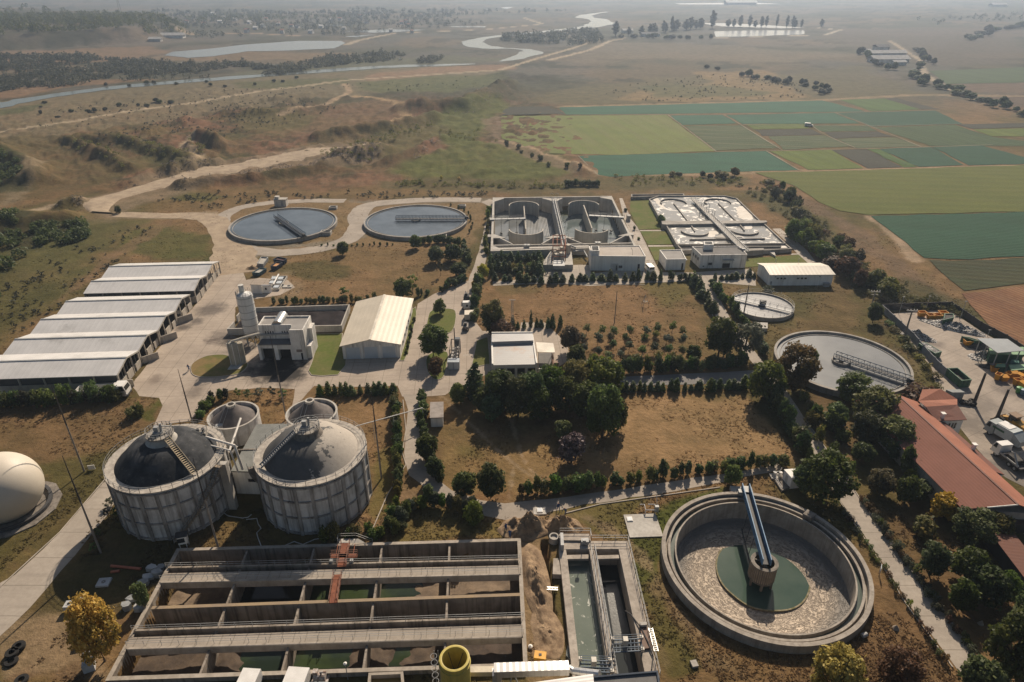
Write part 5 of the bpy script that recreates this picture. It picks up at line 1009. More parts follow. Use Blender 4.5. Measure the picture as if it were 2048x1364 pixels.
# sludge silo
p=q('c3',425,905);t=thing('silo',p,'tall white banded sludge silo on steel legs beside the dewatering house','silo');z0,z1,rr=3.2,12.6,1.75
MB().lathe(p,[(.3,1.6),(rr,z0),(rr,z1),(rr*.9,z1+.15),(.01,z1+.5)],40).build('drum',M('white_silo_steel',(.68,.68,.66),(.6,.6,.58),rough=.45,scale=.6,streak=.25,sc=(.3,.28,.26)),t,True)
for k in range(6): MB().ring(p,rr-.02,rr+.07,z0+.3+k*1.7,z0+.4+k*1.7,40).build('hoop',steel,t)
g=MB()
for i in range(6): a=i*math.pi/3;g.beam((p.x+rr*.9*math.cos(a),p.y+rr*.9*math.sin(a),0),(p.x+rr*.9*math.cos(a),p.y+rr*.9*math.sin(a),z0+.4),.2);a2=a+math.pi/3;g.beam((p.x+rr*.9*math.cos(a),p.y+rr*.9*math.sin(a),.3),(p.x+rr*.9*math.cos(a2),p.y+rr*.9*math.sin(a2),z0-.3),.1)
g.build('support_frame',steel,t);MB().cyl((p.x-.5,p.y+.3),.6,z1,z1+2.2,20).build('dust_filter',M('filter_white',(.66,.64,.58),rough=.5,scale=1),t);MB().rail([(p.x+rr*math.cos(i*.35),p.y+rr*math.sin(i*.35),z1) for i in range(19)],.9,1.5,.025).build('handrail',steel,t);MB().rail([(p.x-rr-.1,p.y-.3,0),(p.x-rr-.1,p.y-.3,.1)],.1).beam((p.x-rr-.15,p.y-.25,1),(p.x-rr-.15,p.y-.25,z1+.8),.06).beam((p.x-rr-.15,p.y+.25,1),(p.x-rr-.15,p.y+.25,z1+.8),.06).build('ladder',steel,t)
p=q('c3',205,1165);t=thing('dosing_tower',p,'pair of upright yellowish drums on a concrete pad under a slanting conveyor','tower')
om=M('ochre_drum',(.46,.42,.33),(.38,.34,.26),rough=.6,scale=.6,streak=.3);MB().lathe(p,[(.01,.1),(1.05,.1),(1.05,5.4),(.9,5.6),(.01,5.7)],28).build('drum',om,t,True);MB().lathe((p.x+1.5,p.y+.5),[(.01,.1),(.6,.1),(.6,5.2),(.01,5.3)],24).build('drum',om,t,True)
MB().prism(qs('c3',[(95,1245),(250,1235),(325,1110),(180,1120)]),0,.25).build('pad',concl,t);g=MB()
for i in range(5): a=i*1.2566;g.beam((p.x+1.1*math.cos(a),p.y+1.1*math.sin(a),.2),(p.x+1.1*math.cos(a),p.y+1.1*math.sin(a),5.6),.12)
g.build('frame',wht,t);MB().tube([q('c3',135,890,5.9),q('c3',290,840,6.2),q('c3',500,785,6.2)],.28,10).build('conveyor',M('cream_pipe',(.6,.55,.45),rough=.5),t)
# walled sludge store
h=1.75;W=[q('c3',205,572,h),q('c3',290,470,h),q('c3',1600,430,h),q('c3',1502,684,h),q('c3',1150,690,h)];W2=[q('c3',172,640,h),q('c3',95,726,h),q('c3',372,720,h)]
t=thing('sludge_store',q('c3',900,640),'long walled concrete yard of black dried sludge behind the dewatering house','sludge store');MB().walls([v[:2] for v in W],.3,0,h).build('wall',concl,t);MB().walls([v[:2] for v in W2],.3,0,h).build('wall',concl,t);MB().wall(W2[2],W[4],.3,0,h-.01,-.2).build('wall',concl,t)
gx=lambda u,v: W2[1].lerp(W[3],u).lerp(W[1].lerp(W[2],u),v);vs=[];nx,ny=60,16
for j in range(ny+1):
    for i in range(nx+1):
        u,v=.02+.965*i/nx,.04+.92*j/ny;p=gx(u,v);e=min(1,min(u,1-u)*9+.2)*min(1,min(v+.25,(1-v)*2.2+.1)*2.4);vs.append((p.x,p.y,.1+e*(.75+.9*(fbm(np.array([p.x]),np.array([p.y]),.35,4,8)[0]-.4))))
MB().add(vs,[(j*(nx+1)+i,(j+1)*(nx+1)+i,(j+1)*(nx+1)+i+1,j*(nx+1)+i+1)[::-1] for j in range(ny) for i in range(nx)]).build('dried_sludge',M('dried_black_sludge',(.030,.024,.025),(.016,.013,.014),scale=.4,fine=2.5,bmp=1.,finek=.6,spec=.08),t,True)
# barns
barnr=sheetm('grey_sheet_roof',(.70,.68,.645),(1,.047),1.15,(.64,.62,.59),rough=.42,dark=.22,depth=.05,rust=((.42,.4,.37),.08,.56,.72),metal=.15);panl=M('precast_panel',(.47,.425,.36),(.38,.34,.29),scale=.4,streak=.45,sc=(.14,.12,.1));mesh_=M('grey_mesh',(.10,.105,.11),rough=.6)
ZE,ZR=3.5,4.75;BARN=[((800,1130),(945,962)),((945,962),(1080,822)),((1080,822),(1197,693)),((1195,695),(1297,578)),((1325,553),(1412,447)),((1410,447),(1497,352))]
ub=(q('a4',1325,553,ZE)-q('a4',568,573,ZE));LB=ub.length;ub.normalize();nb=Vector((-ub.y,ub.x,0))
labs=['nearest barn with low front wall and a tipper truck parked before it','second barn from the front, its gable end open and dark','third barn from the front, with a dark strip across its far slope','fourth barn from the front, next to the gap between the barns','fifth barn from the front, open along its near side behind the gap','farthest barn of the row, by the round tanks']
for i,(pn,pf) in enumerate(BARN):
    A1,C1=q('a4',*pn,ZE),q('a4',*pf,ZE);LL=30 if i == 0 else LB*(1.0 if i > 2 else 1.02);A0,C0=A1-ub*LL,C1-ub*LL;A0.z=C0.z=ZE
    t=thing('barn',tuple(((A1+C0)/2)[:2])+(0,),labs[i],'barn','row of open barns with grey metal roofs');R1,R0_=(A1+C1)/2,(A0+C0)/2;R1.z=R0_.z=ZR;tt=Vector((0,0,.13))
    for a_,b_,c_,d_ in ((A0,A1,R1,R0_),(R0_,R1,C1,C0)):
        m_=MB();m_.add([a_,b_,c_,d_,a_+tt,b_+tt,c_+tt,d_+tt],[(3,2,1,0),(4,5,6,7),(0,1,5,4),(1,2,6,5),(2,3,7,6),(3,0,4,7)]);m_.build('roof',barnr,t)
    MB().beam(R0_+tt+Vector((0,0,.05)),R1+tt+Vector((0,0,.05)),.45,.07).build('ridge_cap',steel,t)
    ins=nb*.35;G=lambda v: Vector((v.x,v.y,0));ps=MB();np_=6
    for k in range(np_+1):
        for e0,e1,sg in ((A0,A1,1),(C0,C1,-1)): p=G(e0.lerp(e1,k/np_))+ins*sg-ub*.2*(1 if k == np_ else -1 if k == 0 else 0);ps.beam(p,p+Vector((0,0,ZE+.05)),.28)
    ps.build('posts',panl,t)['kind']='stuff'
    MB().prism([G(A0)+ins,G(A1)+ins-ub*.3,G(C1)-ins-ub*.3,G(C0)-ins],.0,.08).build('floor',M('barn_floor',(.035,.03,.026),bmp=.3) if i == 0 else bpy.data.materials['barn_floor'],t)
    if i in (0,4): MB().wall(G(A0)+ins-nb*.1,G(A1)+ins-nb*.1,.2,0,1.75).build('front_wall',panl,t);MB().wall(G(A0)+ins+nb*.25,G(A1)+ins+nb*.25-ub*.5,.06,1.75,ZE-.1).build('mesh_screen',mesh_,t)
    MB().prism([G(A0)+ub*.1,G(A0)+ub*.3,G(C0)+ub*.3,G(C0)+ub*.1],0,ZE).build('back_wall',panl,t)
    rr=random.Random(i);pw=nb*((C1-A1).length)
    for k,(s0,s1,hh) in enumerate(((.04,.3,1.7),(.36,.6,1.9),(.74,.97,1.7))):
        if i in (1,2,3) and k == 0: 
            g=G(A1)+pw*.05;MB().wall(g,g+pw*.22+ub*2.6,.2,0,1.7).build('yard_wall',panl,t);continue
        MB().wall(G(A1)+pw*s0-ub*.1,G(A1)+pw*s1-ub*.1,.2,0,hh).build('end_panel',panl,t)
    for k in (.33,.67): p=G(A1)+pw*k-ub*.25;MB().beam(p,p+Vector((0,0,ZE+.05+(ZR-ZE)*.62)),.22).build('gable_post',panl,t)
    a_=A1+ub*.02;MB().beam(A1+Vector((0,0,.02)),R1+Vector((0,0,.02)),.12,.3).beam(C1+Vector((0,0,.02)),R1+Vector((0,0,.02)),.12,.3).build('verge',concl,t)
    if i in (0,4,5): 
        f_=MB()
        for k in range(7): p=G(A1)+pw*(.08+.12*k)-ub*.12;f_.beam(p+Vector((0,0,1.7)),p+Vector((0,0,ZE+.2)),.09)
        f_.beam(G(A1)+pw*.06-ub*.12+Vector((0,0,1.75)),G(A1)+pw*.82-ub*.12+Vector((0,0,1.75)),.1);f_.build('mesh_frame',mesh_,t)
tag(MB().wall(q('a4',800,1160,1.6),q('a4',905,1158,1.6),.2,0,1.7).build('yard_wall',panl),'short concrete wall at the near corner of the nearest barn, behind the tipper cab','wall')
# control building
h=3.4;k_='d1';fl,fr=q(k_,712,1192,.0),q(k_,1335,1215,.0)
RF=[q(k_,718,1090,h),q(k_,1318,1078,h),q(k_,1285,780,h),q(k_,705,830,h)];UB=[q(k_,705,775,h+.9),q(k_,1275,755,h+.9),q(k_,1262,650,h+.9),q(k_,705,655,h+.9)]
t=thing('control_building',tuple((RF[0]+UB[2])/2)[:2]+(0,),'grey metal roofed control building with rust stains, a raised back strip and white end walls','building')
MB().prism([RF[0],RF[1],UB[2],UB[3]],0,h-.15).build('wall',wht,t);MB().prism([RF[0],RF[1],UB[1],UB[0]],h-.146,[h-.05,h-.05,h+.12,h+.12]).build('roof',sheetm('weathered_grey_roof',(.35,.345,.335),(.02,1),.9,(.30,.295,.285),rough=.5,rust=((.33,.17,.08),.12,.55,.72),dark=.15),t)
MB().prism([UB[0],UB[1],UB[2],UB[3]],h-.14,h+.9).build('raised_roof',sheetm('weathered_grey_roof_b',(.37,.365,.36),(.02,1),.9,rough=.45,dark=.15),t)
for a_,b_ in ((RF[0],UB[3]),(RF[1],UB[2])): MB().wall(a_,b_,.32,0,h+.32).build('end_wall',wht,t)
MB().wall(UB[3],UB[2],.3,0,h+1.1).build('end_wall',wht,t);A_,B_=RF[0]-Vector((0,.02,0)),RF[1]-Vector((0,.02,0))
for s0,s1 in ((.07,.25),(.33,.5),(.56,.73),(.80,.97)): facade(t,A_,B_,s0,s1,1.,2.5,glass,'window',frame=steel)
a_=[q(k_,1350,1140,2.4),q(k_,1555,1128,2.4)];MB().wall(a_[0],a_[1],.25,0,2.4).build('court_wall',wht,t);MB().wall(a_[1],q(k_,1530,920,2.4),.25,0,2.2).build('court_wall',M('brown_brick',(.24,.14,.10),rough=.9),t)
cp=qs(k_,[(1328,912),(1570,920),(1545,792),(1308,778)],3.2);MB().prism(cp,3.08,3.2).build('canopy',M('cream_canopy',(.64,.57,.46),rough=.5),t);g=MB()
for v in inset(cp,.4): g.beam((v[0],v[1],0),(v[0],v[1],3.1),.12)
g.build('canopy_posts',steel,t);MB().prism(qs(k_,[(1355,1130),(1530,1130),(1530,930),(1340,930)]),.04,.06).build('court_floor',roofd,t);p=q(k_,1580,1120);MB().box((p.x,p.y,.7),(1.2,1.,1.4)).build('meter_cabinet',M('meter_brown',(.35,.26,.2)),t)
# white hut, cabin, sheds
def hut(lab,k,fl,fr,bl,h,roofmat,wallmat=wht,over=.25,**kw):
    A,B,C_=q(k,*fl),q(k,*fr),q(k,*bl,h);D=C_+(B-A);D.z=C_.z
    t=thing('hut',tuple((A+D)/2)[:2]+(0,),lab,'hut',kw.get('group'));MB().prism([A,B,D,C_],0,h-.1).build('wall',wallmat,t);c=(A+D)/2
    MB().prism([Vector((c.x+(p.x-c.x)*(1+over/2.),c.y+(p.y-c.y)*(1+over/2.),0)) for p in (A,B,D,C_)],h-.098,h+.05).build('roof',roofmat,t);return t,A,B,C_,D
t,A,B,C_,D=hut('small white hut with flat brown grey roof beside the curved hedge','b3',(281,525),(364,522),(279,362),2.3,M('brown_grey_roof',(.30,.265,.235),scale=.8));facade(t,B,D,.35,.6,.05,1.9,glass,'door')
t,A,B,C_,D=hut('white box cabin beside the big emptied tank, with a dark step platform','b5',(105,742),(182,735),(70,612),2.3,wht,wht,.08);MB().prism(qs('b5',[(0,690),(70,655),(105,742),(50,765)]),0,.35).build('platform',concd,t);MB().rail([q('b5',5,690,.35),q('b5',50,762,.35)],.9).build('handrail',steel,t);facade(t,C_,A,.3,.6,.05,1.9,M('cabin_door',(.55,.54,.5)),'door');p=q('b5',135,640,2.4);MB().cyl(p,.12,2.3,3.,12).build('vent_pipe',steel,t)
p=q('b5',30,665);t=thing('valve_rig',p,'white pipe valves on a stand next to the box cabin','valve');MB().tube([(p.x-1,p.y,.3),(p.x-1,p.y,1.2),(p.x,p.y,1.4),(p.x+.3,p.y+.2,2.)],.08).cyl((p.x-.6,p.y+.4),.3,.3,.9,14).box((p.x+.2,p.y,.7),(.5,.4,1.)).build('pipework',M('white_pipe',(.62,.6,.56),rough=.5),t);MB().prism([(p.x-1.4,p.y-.6),(p.x+.7,p.y-.6),(p.x+.7,p.y+.8),(p.x-1.4,p.y+.8)],0,.3).build('stand',concl,t)
hut('left of two small sheds by the silo, with cream roof','d4',(300,1195),(470,1200),(345,985),2.6,M('cream_shed_roof',(.62,.54,.42),scale=1),wht,.1);t,A,B,C_,D=hut('right of two small sheds by the silo, grey roof and dark window','d4',(545,1190),(760,1190),(545,985),2.2,M('grey_shed_roof',(.33,.33,.34),scale=1),wht,.1);facade(t,A,B,.42,.65,.9,1.6,glass,'window')
hut('small grey roofed concrete box on the lawn below the walnut trees'.replace('below the walnut trees','near the smallest round tank'),'a7',(970,1030),(1070,1035),(975,970),.9,concl,concl,.05)
# open dosing pits left of the lawn
t=thing('drying_pits',q('d4',950,930),'low open concrete pits with grey covers next to the two small sheds','pit');MB().walls(qs('d4',[(790,1085),(960,1085),(1165,765),(800,770)],.6),.2,0,.6,True).build('wall',concl,t);MB().prism(qs('d4',[(790,1085),(960,1085),(1165,765),(800,770)]),0,.06).build('floor',darkst,t)
for y_ in (870,975): MB().wall(q('d4',730,y_,.6),q('d4',1090,y_-10,.6),.2,0,.6).build('wall',concl,t)
for x_,y_ in ((850,820),(800,925),(1010,825),(970,930),(900,1035)): p=q('d4',x_,y_,.5);MB().box((p.x,p.y,.55),(1.4,1.6,.2)).build('cover',gatem,t)
MB().beam(q('d4',960,720,1.2),q('d4',830,970,1.2),.35,.15).build('gangway',wht,t);p=q('d4',1185,1040);t=thing('hatch_slab',p,'pale concrete slab with a dark hatch at the corner of the dry lawn','slab');MB().box((p.x,p.y,.15),(2.6,1.7,.3)).build('slab',concl,t);MB().box((p.x+.3,p.y+.1,.35),(.7,.6,.12)).build('hatch',darkst,t)
# red roofed depot building
redr=sheetm('red_tile_roof',(.25,.118,.088),(-.96,-.1,.27),.42,(.205,.096,.072),rough=.85,spec=.12,dark=.35,depth=.06,var=.18);redr2=sheetm('red_sheet_roof',(.31,.135,.09),(1,.1,.3),.8,rough=.8,spec=.15,dark=.15);redd=sheetm('dark_red_roof',(.155,.06,.04),(.1,1,0),.35,rough=.7,dark=.4)
rf,rn=q('b5',840,100,5.6),q('b5',1662,852,5.6);dr=(rn-rf).normalized();pr=Vector((dr.y,-dr.x,0));wl,wr_=6.9,4.6;pr=pr if pr.x > 0 else -pr
t=thing('depot_building',tuple((rf+rn)/2)[:2]+(0,),'long red tiled depot building with a side wing, right of the trees','building');L1=q('b5',1283,885,3.6);L0=L1+(rf-rn);L0.z=3.6;X0,X1=rf+pr*wr_,rn+pr*wr_;L0.z=L1.z=X0.z=X1.z=3.6;tt=Vector((0,0,.12))
for nm,a_,b_,c_,d_,mm in (('roof',L0,L1,rn,rf,redr),('roof',rf,rn,X1,X0,redr2)): MB().add([a_,b_,c_,d_,a_+tt,b_+tt,c_+tt,d_+tt],[(3,2,1,0),(4,5,6,7),(0,1,5,4),(1,2,6,5),(2,3,7,6),(3,0,4,7)]).build(nm,mm,t)  # the right slope's sunlit tone is put into its lighter red
MB().beam(rf+tt,rn+tt,.35,.1).build('ridge_tiles',redd,t);e=pr*.4;MB().prism([L0+e,L1+e,X1-e,X0-e],0,3.5).build('wall',M('cream_depot_wall',(.5,.45,.38),streak=.3),t)
MB().beam(rn+tt*.5+dr*.05,L1.lerp(rn,.45)+tt*.5+dr*.05,.12,.22).build('verge',wht,t)
a_,b_,c_,d_=X0+dr*4.6+Vector((0,0,-.05)),X1-dr*10.+Vector((0,0,-.05)),X1-dr*10.+pr*2.2+Vector((0,0,-.9)),X0+dr*4.6+pr*2.2+Vector((0,0,-.9));MB().add([a_,b_,c_,d_,a_-tt,b_-tt,c_-tt,d_-tt],[(0,1,2,3)[::-1],(4,5,6,7),(0,4,5,1),(1,5,6,2),(2,6,7,3),(3,7,4,0)]).build('lean_to_roof',redd,t);MB().prism([a_,b_,c_-pr*.3,d_-pr*.3],0,2.6).build('lean_to_wall',wht,t)
w1,w2,w3,w4,w5=q('b5',1012,64,5.2),q('b5',1135,60,5.2),q('b5',1250,130,3.9),q('b5',985,142,4.9),q('b5',1250,168,4.2)
MB().add([w1,w2,w3,w4,w1-tt*2,w2-tt*2,w3-tt*2,w4-tt*2],[(0,1,2,3)[::-1],(4,5,6,7),(0,4,5,1),(1,5,6,2),(2,6,7,3),(3,7,4,0)]).build('wing_roof',redr2,t);h1_,h2_,h3_,h4_=q('b5',1035,182,4.7),q('b5',1250,168,4.3),q('b5',1316,270,3.4),q('b5',1105,280,3.5)
MB().add([w4,w3,h2_,h1_],[(0,1,2,3)]).build('wing_roof',redr2,t);MB().add([h1_,h2_,h3_,h4_,h1_-tt,h2_-tt,h3_-tt,h4_-tt],[(0,1,2,3)[::-1],(4,5,6,7),(0,4,5,1),(1,5,6,2),(2,6,7,3),(3,7,4,0)]).build('hip_roof',redd,t)
ww=[Vector((v.x,v.y,0)) for v in (w1,w2,w3,h3_,h4_,h1_)];cw=sum(ww,Vector((0,0,0)))/6;MB().prism([cw+(v-cw)*.9 for v in ww],0,3.2).build('wing_wall',wht,t);A_,B_=cw+(ww[4]-cw)*.9,cw+(ww[3]-cw)*.9
for s in (.5,.62,.72): facade(t,A_,B_,s,s+.08,1.2,2.5,glass,'window')
for x_,y_,z_ in ((1145,258,3.6),(1357,470,3.2)): p=q('b5',x_,y_,z_);MB().box((p.x,p.y,z_+.4),(.5,.5,1.2)).box((p.x,p.y,z_+1.05),(.75,.75,.12)).build('chimney',wht,t)
def slabshed(lab,pts,z,mat,wallm_,name='shed',th=.1):
    g=qs('b5',pts,z);c=sum(g,Vector((0,0,0)))/len(g);t=thing(name,(c.x,c.y,0),lab,'shed');MB().prism(g,z-th,z).build('roof',mat,t);MB().prism([c+(v-c)*.93 for v in g],0,z-th-.004).build('wall',wallm_,t);return t
slabshed('grey sheet roofed lean-to shed at the near end of the red building',[(1292,890),(1495,868),(1592,986),(1442,1000)],3.0,sheetm('grey_old_sheet',(.33,.335,.33),(1,.2),.9,(.27,.27,.265),rust=((.2,.11,.07),.5,.6,.72)),M('dark_wall',(.06,.055,.05)))
slabshed('long rusty sheet roofed shed below the grey lean-to',[(1446,1003),(1596,990),(1760,1200),(1800,1364),(1720,1364)],2.6,sheetm('rusty_sheet',(.16,.06,.035),(.2,1),.7,(.11,.045,.03),rust=((.30,.27,.23),.4,.62,.75),rough=.8),M('dark_wall_b',(.05,.05,.055)))
slabshed('dark brown open shed roof between the red building and the rusty shed',[(1530,895),(1660,856),(1760,860),(1800,960),(1640,990)],2.2,M('brown_board',(.10,.06,.045),scale=.8),M('dark_wall_c',(.03,.028,.026)))
# ================================================================ DIGESTERS, TANKS, MASTS
def zat(c,ypx):
    lo,hi=0,40
    for _ in range(40):
        m_=(lo+hi)/2
        if px((c[0],c[1],m_))[1] > ypx: lo=m_
        else: hi=m_
    return lo
digw=M('streaked_digester_concrete',(.64,.625,.60),(.48,.465,.44),scale=.5,streak=.85,sc=(.13,.11,.095),fine=1.6)
m,nt,b=newmat('dark_roof_membrane');p=pos(nt);nn=noise(nt,p,.5,6)
cc=mixc(nt,nd(nt,'ShaderNodeMapRange',Value=nn,From__Min=.4,From__Max=.65).outputs[0],c4((.024,.027,.031)),c4((.062,.065,.07)));cc=mixc(nt,math_(nt,'MULTIPLY',nd(nt,'ShaderNodeMapRange',Value=noise(nt,p,1.6,5,.7),From__Min=.58,From__Max=.75).outputs[0],.6),cc,c4((.17,.165,.155)))
nt.links.new(cc,b.inputs['Base Color']);b.inputs['Roughness'].default_value=.7;b.inputs['Specular IOR Level'].default_value=.12;bump(nt,b,nn,.3,.1);memb=m
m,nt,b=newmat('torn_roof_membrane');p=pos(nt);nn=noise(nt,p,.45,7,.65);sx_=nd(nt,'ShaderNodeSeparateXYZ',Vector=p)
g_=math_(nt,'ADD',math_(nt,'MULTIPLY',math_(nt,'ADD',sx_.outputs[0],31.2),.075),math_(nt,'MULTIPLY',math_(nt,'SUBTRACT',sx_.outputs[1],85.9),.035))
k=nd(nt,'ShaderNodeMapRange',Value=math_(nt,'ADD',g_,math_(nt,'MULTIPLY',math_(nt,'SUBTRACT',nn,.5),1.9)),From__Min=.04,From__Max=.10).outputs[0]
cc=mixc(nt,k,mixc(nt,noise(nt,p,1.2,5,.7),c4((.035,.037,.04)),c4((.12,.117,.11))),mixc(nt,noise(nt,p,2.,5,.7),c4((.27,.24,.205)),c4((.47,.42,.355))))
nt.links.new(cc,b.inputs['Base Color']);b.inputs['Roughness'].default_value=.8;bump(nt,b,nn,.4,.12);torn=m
ledge=M('crumbling_ledge',(.46,.42,.36),(.30,.27,.235),scale=1.2,fine=2.5,bmp=.6)
digr=M('stained_rib_concrete',(.36,.34,.315),(.22,.205,.19),scale=.5,streak=.85,sc=(.09,.075,.065),fine=1.6)
def digester(c,R,z,lab,plat_y,cone,stair,spiral,box,nrib=22):
    t=thing('digester',(c[0],c[1],0),lab,'digester','two large sludge digesters')
    MB().lathe(c,[(R-.15,0),(R-.15,z),(R-.6,z),(R-.6,z-.6)],96).build('tank_wall',digw,t,True)
    g=MB()
    for i in range(nrib): a=2*math.pi*i/nrib+.1;g.box((c[0]+(R-.08)*math.cos(a),c[1]+(R-.08)*math.sin(a),z/2-.2),(.4,.5,z-.5),a)
    g.build('ribs',digr,t)['kind']='stuff'
    for zz in (.5,z*.36,z*.68,z-.45): MB().ring(c,R-.2,R+.06,zz-.13,zz+.13,96).build('ring_beam',digr,t,True)
    MB().ring(c,R-1.25,R+.12,z+.002,z+.18,96).build('ledge',ledge,t,True)
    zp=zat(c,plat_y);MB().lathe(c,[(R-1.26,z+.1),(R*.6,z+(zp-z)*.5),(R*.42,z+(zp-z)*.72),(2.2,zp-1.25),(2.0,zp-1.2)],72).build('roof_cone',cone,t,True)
    MB().lathe(c,[(2.7,zp-1.75),(1.5,zp-.3),(1.5,zp-.1)],40).build('roof_neck',concl if cone is memb else concd,t,True)
    MB().cyl(c,2.0,zp-.25,zp,40).build('top_platform',conc,t,True);MB().rail([(c[0]+1.9*math.cos(i*.35),c[1]+1.9*math.sin(i*.35),zp) for i in range(19)],.9,1.5,.03).build('platform_handrail',steel,t)
    g=MB().cyl((c[0]-.2,c[1]),.75,zp,zp+.35,20);g.box((c[0]-.3,c[1],zp+.8),(.7,.6,.8));g.tube([(c[0]+.3,c[1],zp),(c[0]+.4,c[1]+.1,zp+1.7)],.18,10);g.tube([(c[0]+.4,c[1]+.1,zp+1.3),(c[0]+1.4,c[1]+.9,zp+.7)],.12,8);g.build('gas_dome',steel,t)
    MB().rail([(c[0]+R*math.cos(i*.1745),c[1]+R*math.sin(i*.1745),z+.15) for i in range(37)],1.,3.,.025).build('rim_handrail',steel,t)
    A=Vector((c[0]+1.9*math.cos(stair),c[1]+1.9*math.sin(stair),zp-.05));B=Vector((c[0]+(R-.7)*math.cos(stair),c[1]+(R-.7)*math.sin(stair),z+.5));d=(B-A).normalized();s=Vector((-d.y,d.x,0)).normalized()*.45
    g=MB().beam(A+s,B+s,.08,.25).beam(A-s,B-s,.08,.25)
    for i in range(20): v=A.lerp(B,(i+.5)/20);g.beam(v+s,v-s,.2,.05)
    g.build('roof_stair',M('stair_tread',(.46,.38,.26),(.36,.3,.21),scale=1) if cone is memb else steel,t)
    if spiral:
        g=MB();n=34
        for i in range(n):
            a=spiral[0]+(spiral[1]-spiral[0])*i/n;zz=z-(z-.2)*i/n;g.prism([(c[0]+r_*math.cos(a+e),c[1]+r_*math.sin(a+e)) for r_,e in ((R,-.028),(R+1.05,-.028),(R+1.05,.03),(R,.03))],zz-.12,zz)
        so_=g.build('spiral_stair',M('stair_board',(.36,.29,.21),scale=1) if spiral[2] else concd,t);MB().rail([(c[0]+(R+1.05)*math.cos(spiral[0]+(spiral[1]-spiral[0])*i/12),c[1]+(R+1.05)*math.sin(spiral[0]+(spiral[1]-spiral[0])*i/12),z-(z-.2)*i/12) for i in range(13)],1.,2.,.03).build('stair_handrail',steel,so_)
    bx=MB().box((c[0]+box[0],c[1]+box[1],z+.9),(2.4,1.4,1.8),box[2]).build('valve_house',conc,t);g=MB()
    for k in (-.8,0,.8): g.cyl((c[0]+box[0]+k*math.cos(box[2]),c[1]+box[1]+k*math.sin(box[2])),.22,z+1.8,z+2.4,12)
    g.build('valve_heads',darkst,bx);MB().rail([(c[0]+box[0]-1.2,c[1]+box[1]-.7,z+1.8),(c[0]+box[0]+1.2,c[1]+box[1]-.7,z+1.8),(c[0]+box[0]+1.2,c[1]+box[1]+.7,z+1.8)],.9).build('valve_rail',steel,bx)
    return t,zp
DL,DRR=(-54.5,84.7),(-32.,85.9)
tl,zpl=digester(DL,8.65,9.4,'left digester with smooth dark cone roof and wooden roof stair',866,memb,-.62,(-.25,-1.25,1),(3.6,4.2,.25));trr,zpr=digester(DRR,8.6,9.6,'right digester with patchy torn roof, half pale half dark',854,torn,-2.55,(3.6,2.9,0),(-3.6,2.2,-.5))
g=MB();a_=Vector((DL[0]+5.,DL[1]+3.6,9.4+1.2));b_=Vector((DL[0]+10.2,DL[1]+1.8,9.4+.9))
g.tube([a_,b_,b_+Vector((.6,-.4,-4.5))],.22,10).tube([a_+Vector((-.6,-1,-.4)),b_+Vector((-.4,-.9,-.3)),b_+Vector((.1,-1.1,-4.6))],.14,10);g.build('overflow_pipe',M('white_pipe_paint',(.7,.66,.6),rough=.5),tl)
MB().beam((DL[0]+9.1,DL[1]-1.2,0),(DL[0]+9.1,DL[1]-1.2,9.2),1.4,.9).build('wall_duct',concl,tl)
def thickener(c,R,z,lab,ay):
    t=thing('thickener',(c[0],c[1],0),lab,'thickener','two small thickener tanks');zp=zat(c,ay);MB().ring(c,R-.28,R,0,z,64).build('tank_wall',digw,t,True);MB().ring(c,R-.3,R+.06,z+.002,z+.12,64).build('coping',concl,t,True)
    MB().lathe(c,[(R-.28,z-.9),(R*.5,z+(zp-z)*.3),(.8,zp-.4)],48).build('roof_cone',M('brown_roof_felt',(.15,.13,.12),(.10,.09,.085),scale=.8) if 'brown_roof_felt' not in bpy.data.materials else bpy.data.materials['brown_roof_felt'],t,True);MB().ring(c,.55,.85,zp-.8,zp,28).build('vent_collar',concl,t,True)
    g=MB();a=Vector((c[0]-.5,c[1]-.6,zp-.2));
    for o in (-.35,.35): g.tube([a+Vector((o,0,0)),a+Vector((o-.8,-R*.62,-(zp-z)-.1))],.05)
    g.box((c[0]-1.4,c[1]-R*.72,z-.1),(1.2,.9,.5),.3);g.build('service_ladder',steel,t);return t
thickener((-52.1,104.),4.57,4.,'left thickener tank with open collar on its dark cone',808);thickener((-37.7,104.9),4.7,4.,'right thickener tank half hidden behind the pale roofed digester',800)
g_=qs('b2',[(455,378),(665,374),(500,695),(285,688)],4.8);t=thing('link_building',tuple(sum(g_,Vector((0,0,0)))/4)[:2]+(0,),'low link building with grey green flat roof between the two digesters','building')
MB().prism(g_,0,4.7).build('wall',wht,t);MB().prism([tuple(v) for v in inset([tuple(v) for v in g_],-.2)],4.704,4.95).build('roof',M('green_grey_felt',(.20,.205,.19),(.15,.155,.145),scale=.5),t);facade(t,g_[3],g_[2],.45,.75,2.6,3.3,glass,'window');MB().beam(q('b2',330,545,5.),q('b2',640,535,5.),.3,.2).build('roof_joint',concd,t)
for a_,b_ in (((345,330),(265,560)),((320,520),(280,575))): tag(MB().tube([q('b2',*a_,6.2),q('b2',*b_,5.2)],.2,10).build('pipe',M('white_pipe_paint',(.7,.66,.6),rough=.5) if 'white_pipe_paint' not in bpy.data.materials else bpy.data.materials['white_pipe_paint']),'long white pipe leaning from the left thickener to the link building' if a_[1] == 330 else 'short white pipe stub on the link building roof','pipe')
p=P(3,977,4.4);t=thing('gas_holder',(p.x,p.y,0),'big cream spherical gas holder balloon at the left edge','gas holder');rr=5.75
MB().lathe(p,[(rr*math.cos(a),4.6+rr*math.sin(a)*.97) for a in [(-1.0+i*2.57/28) for i in range(29)]],64).build('membrane',M('cream_membrane',(.60,.54,.45),(.55,.49,.40),scale=.15,finek=.08,bmp=.05,rough=.5),t,True)
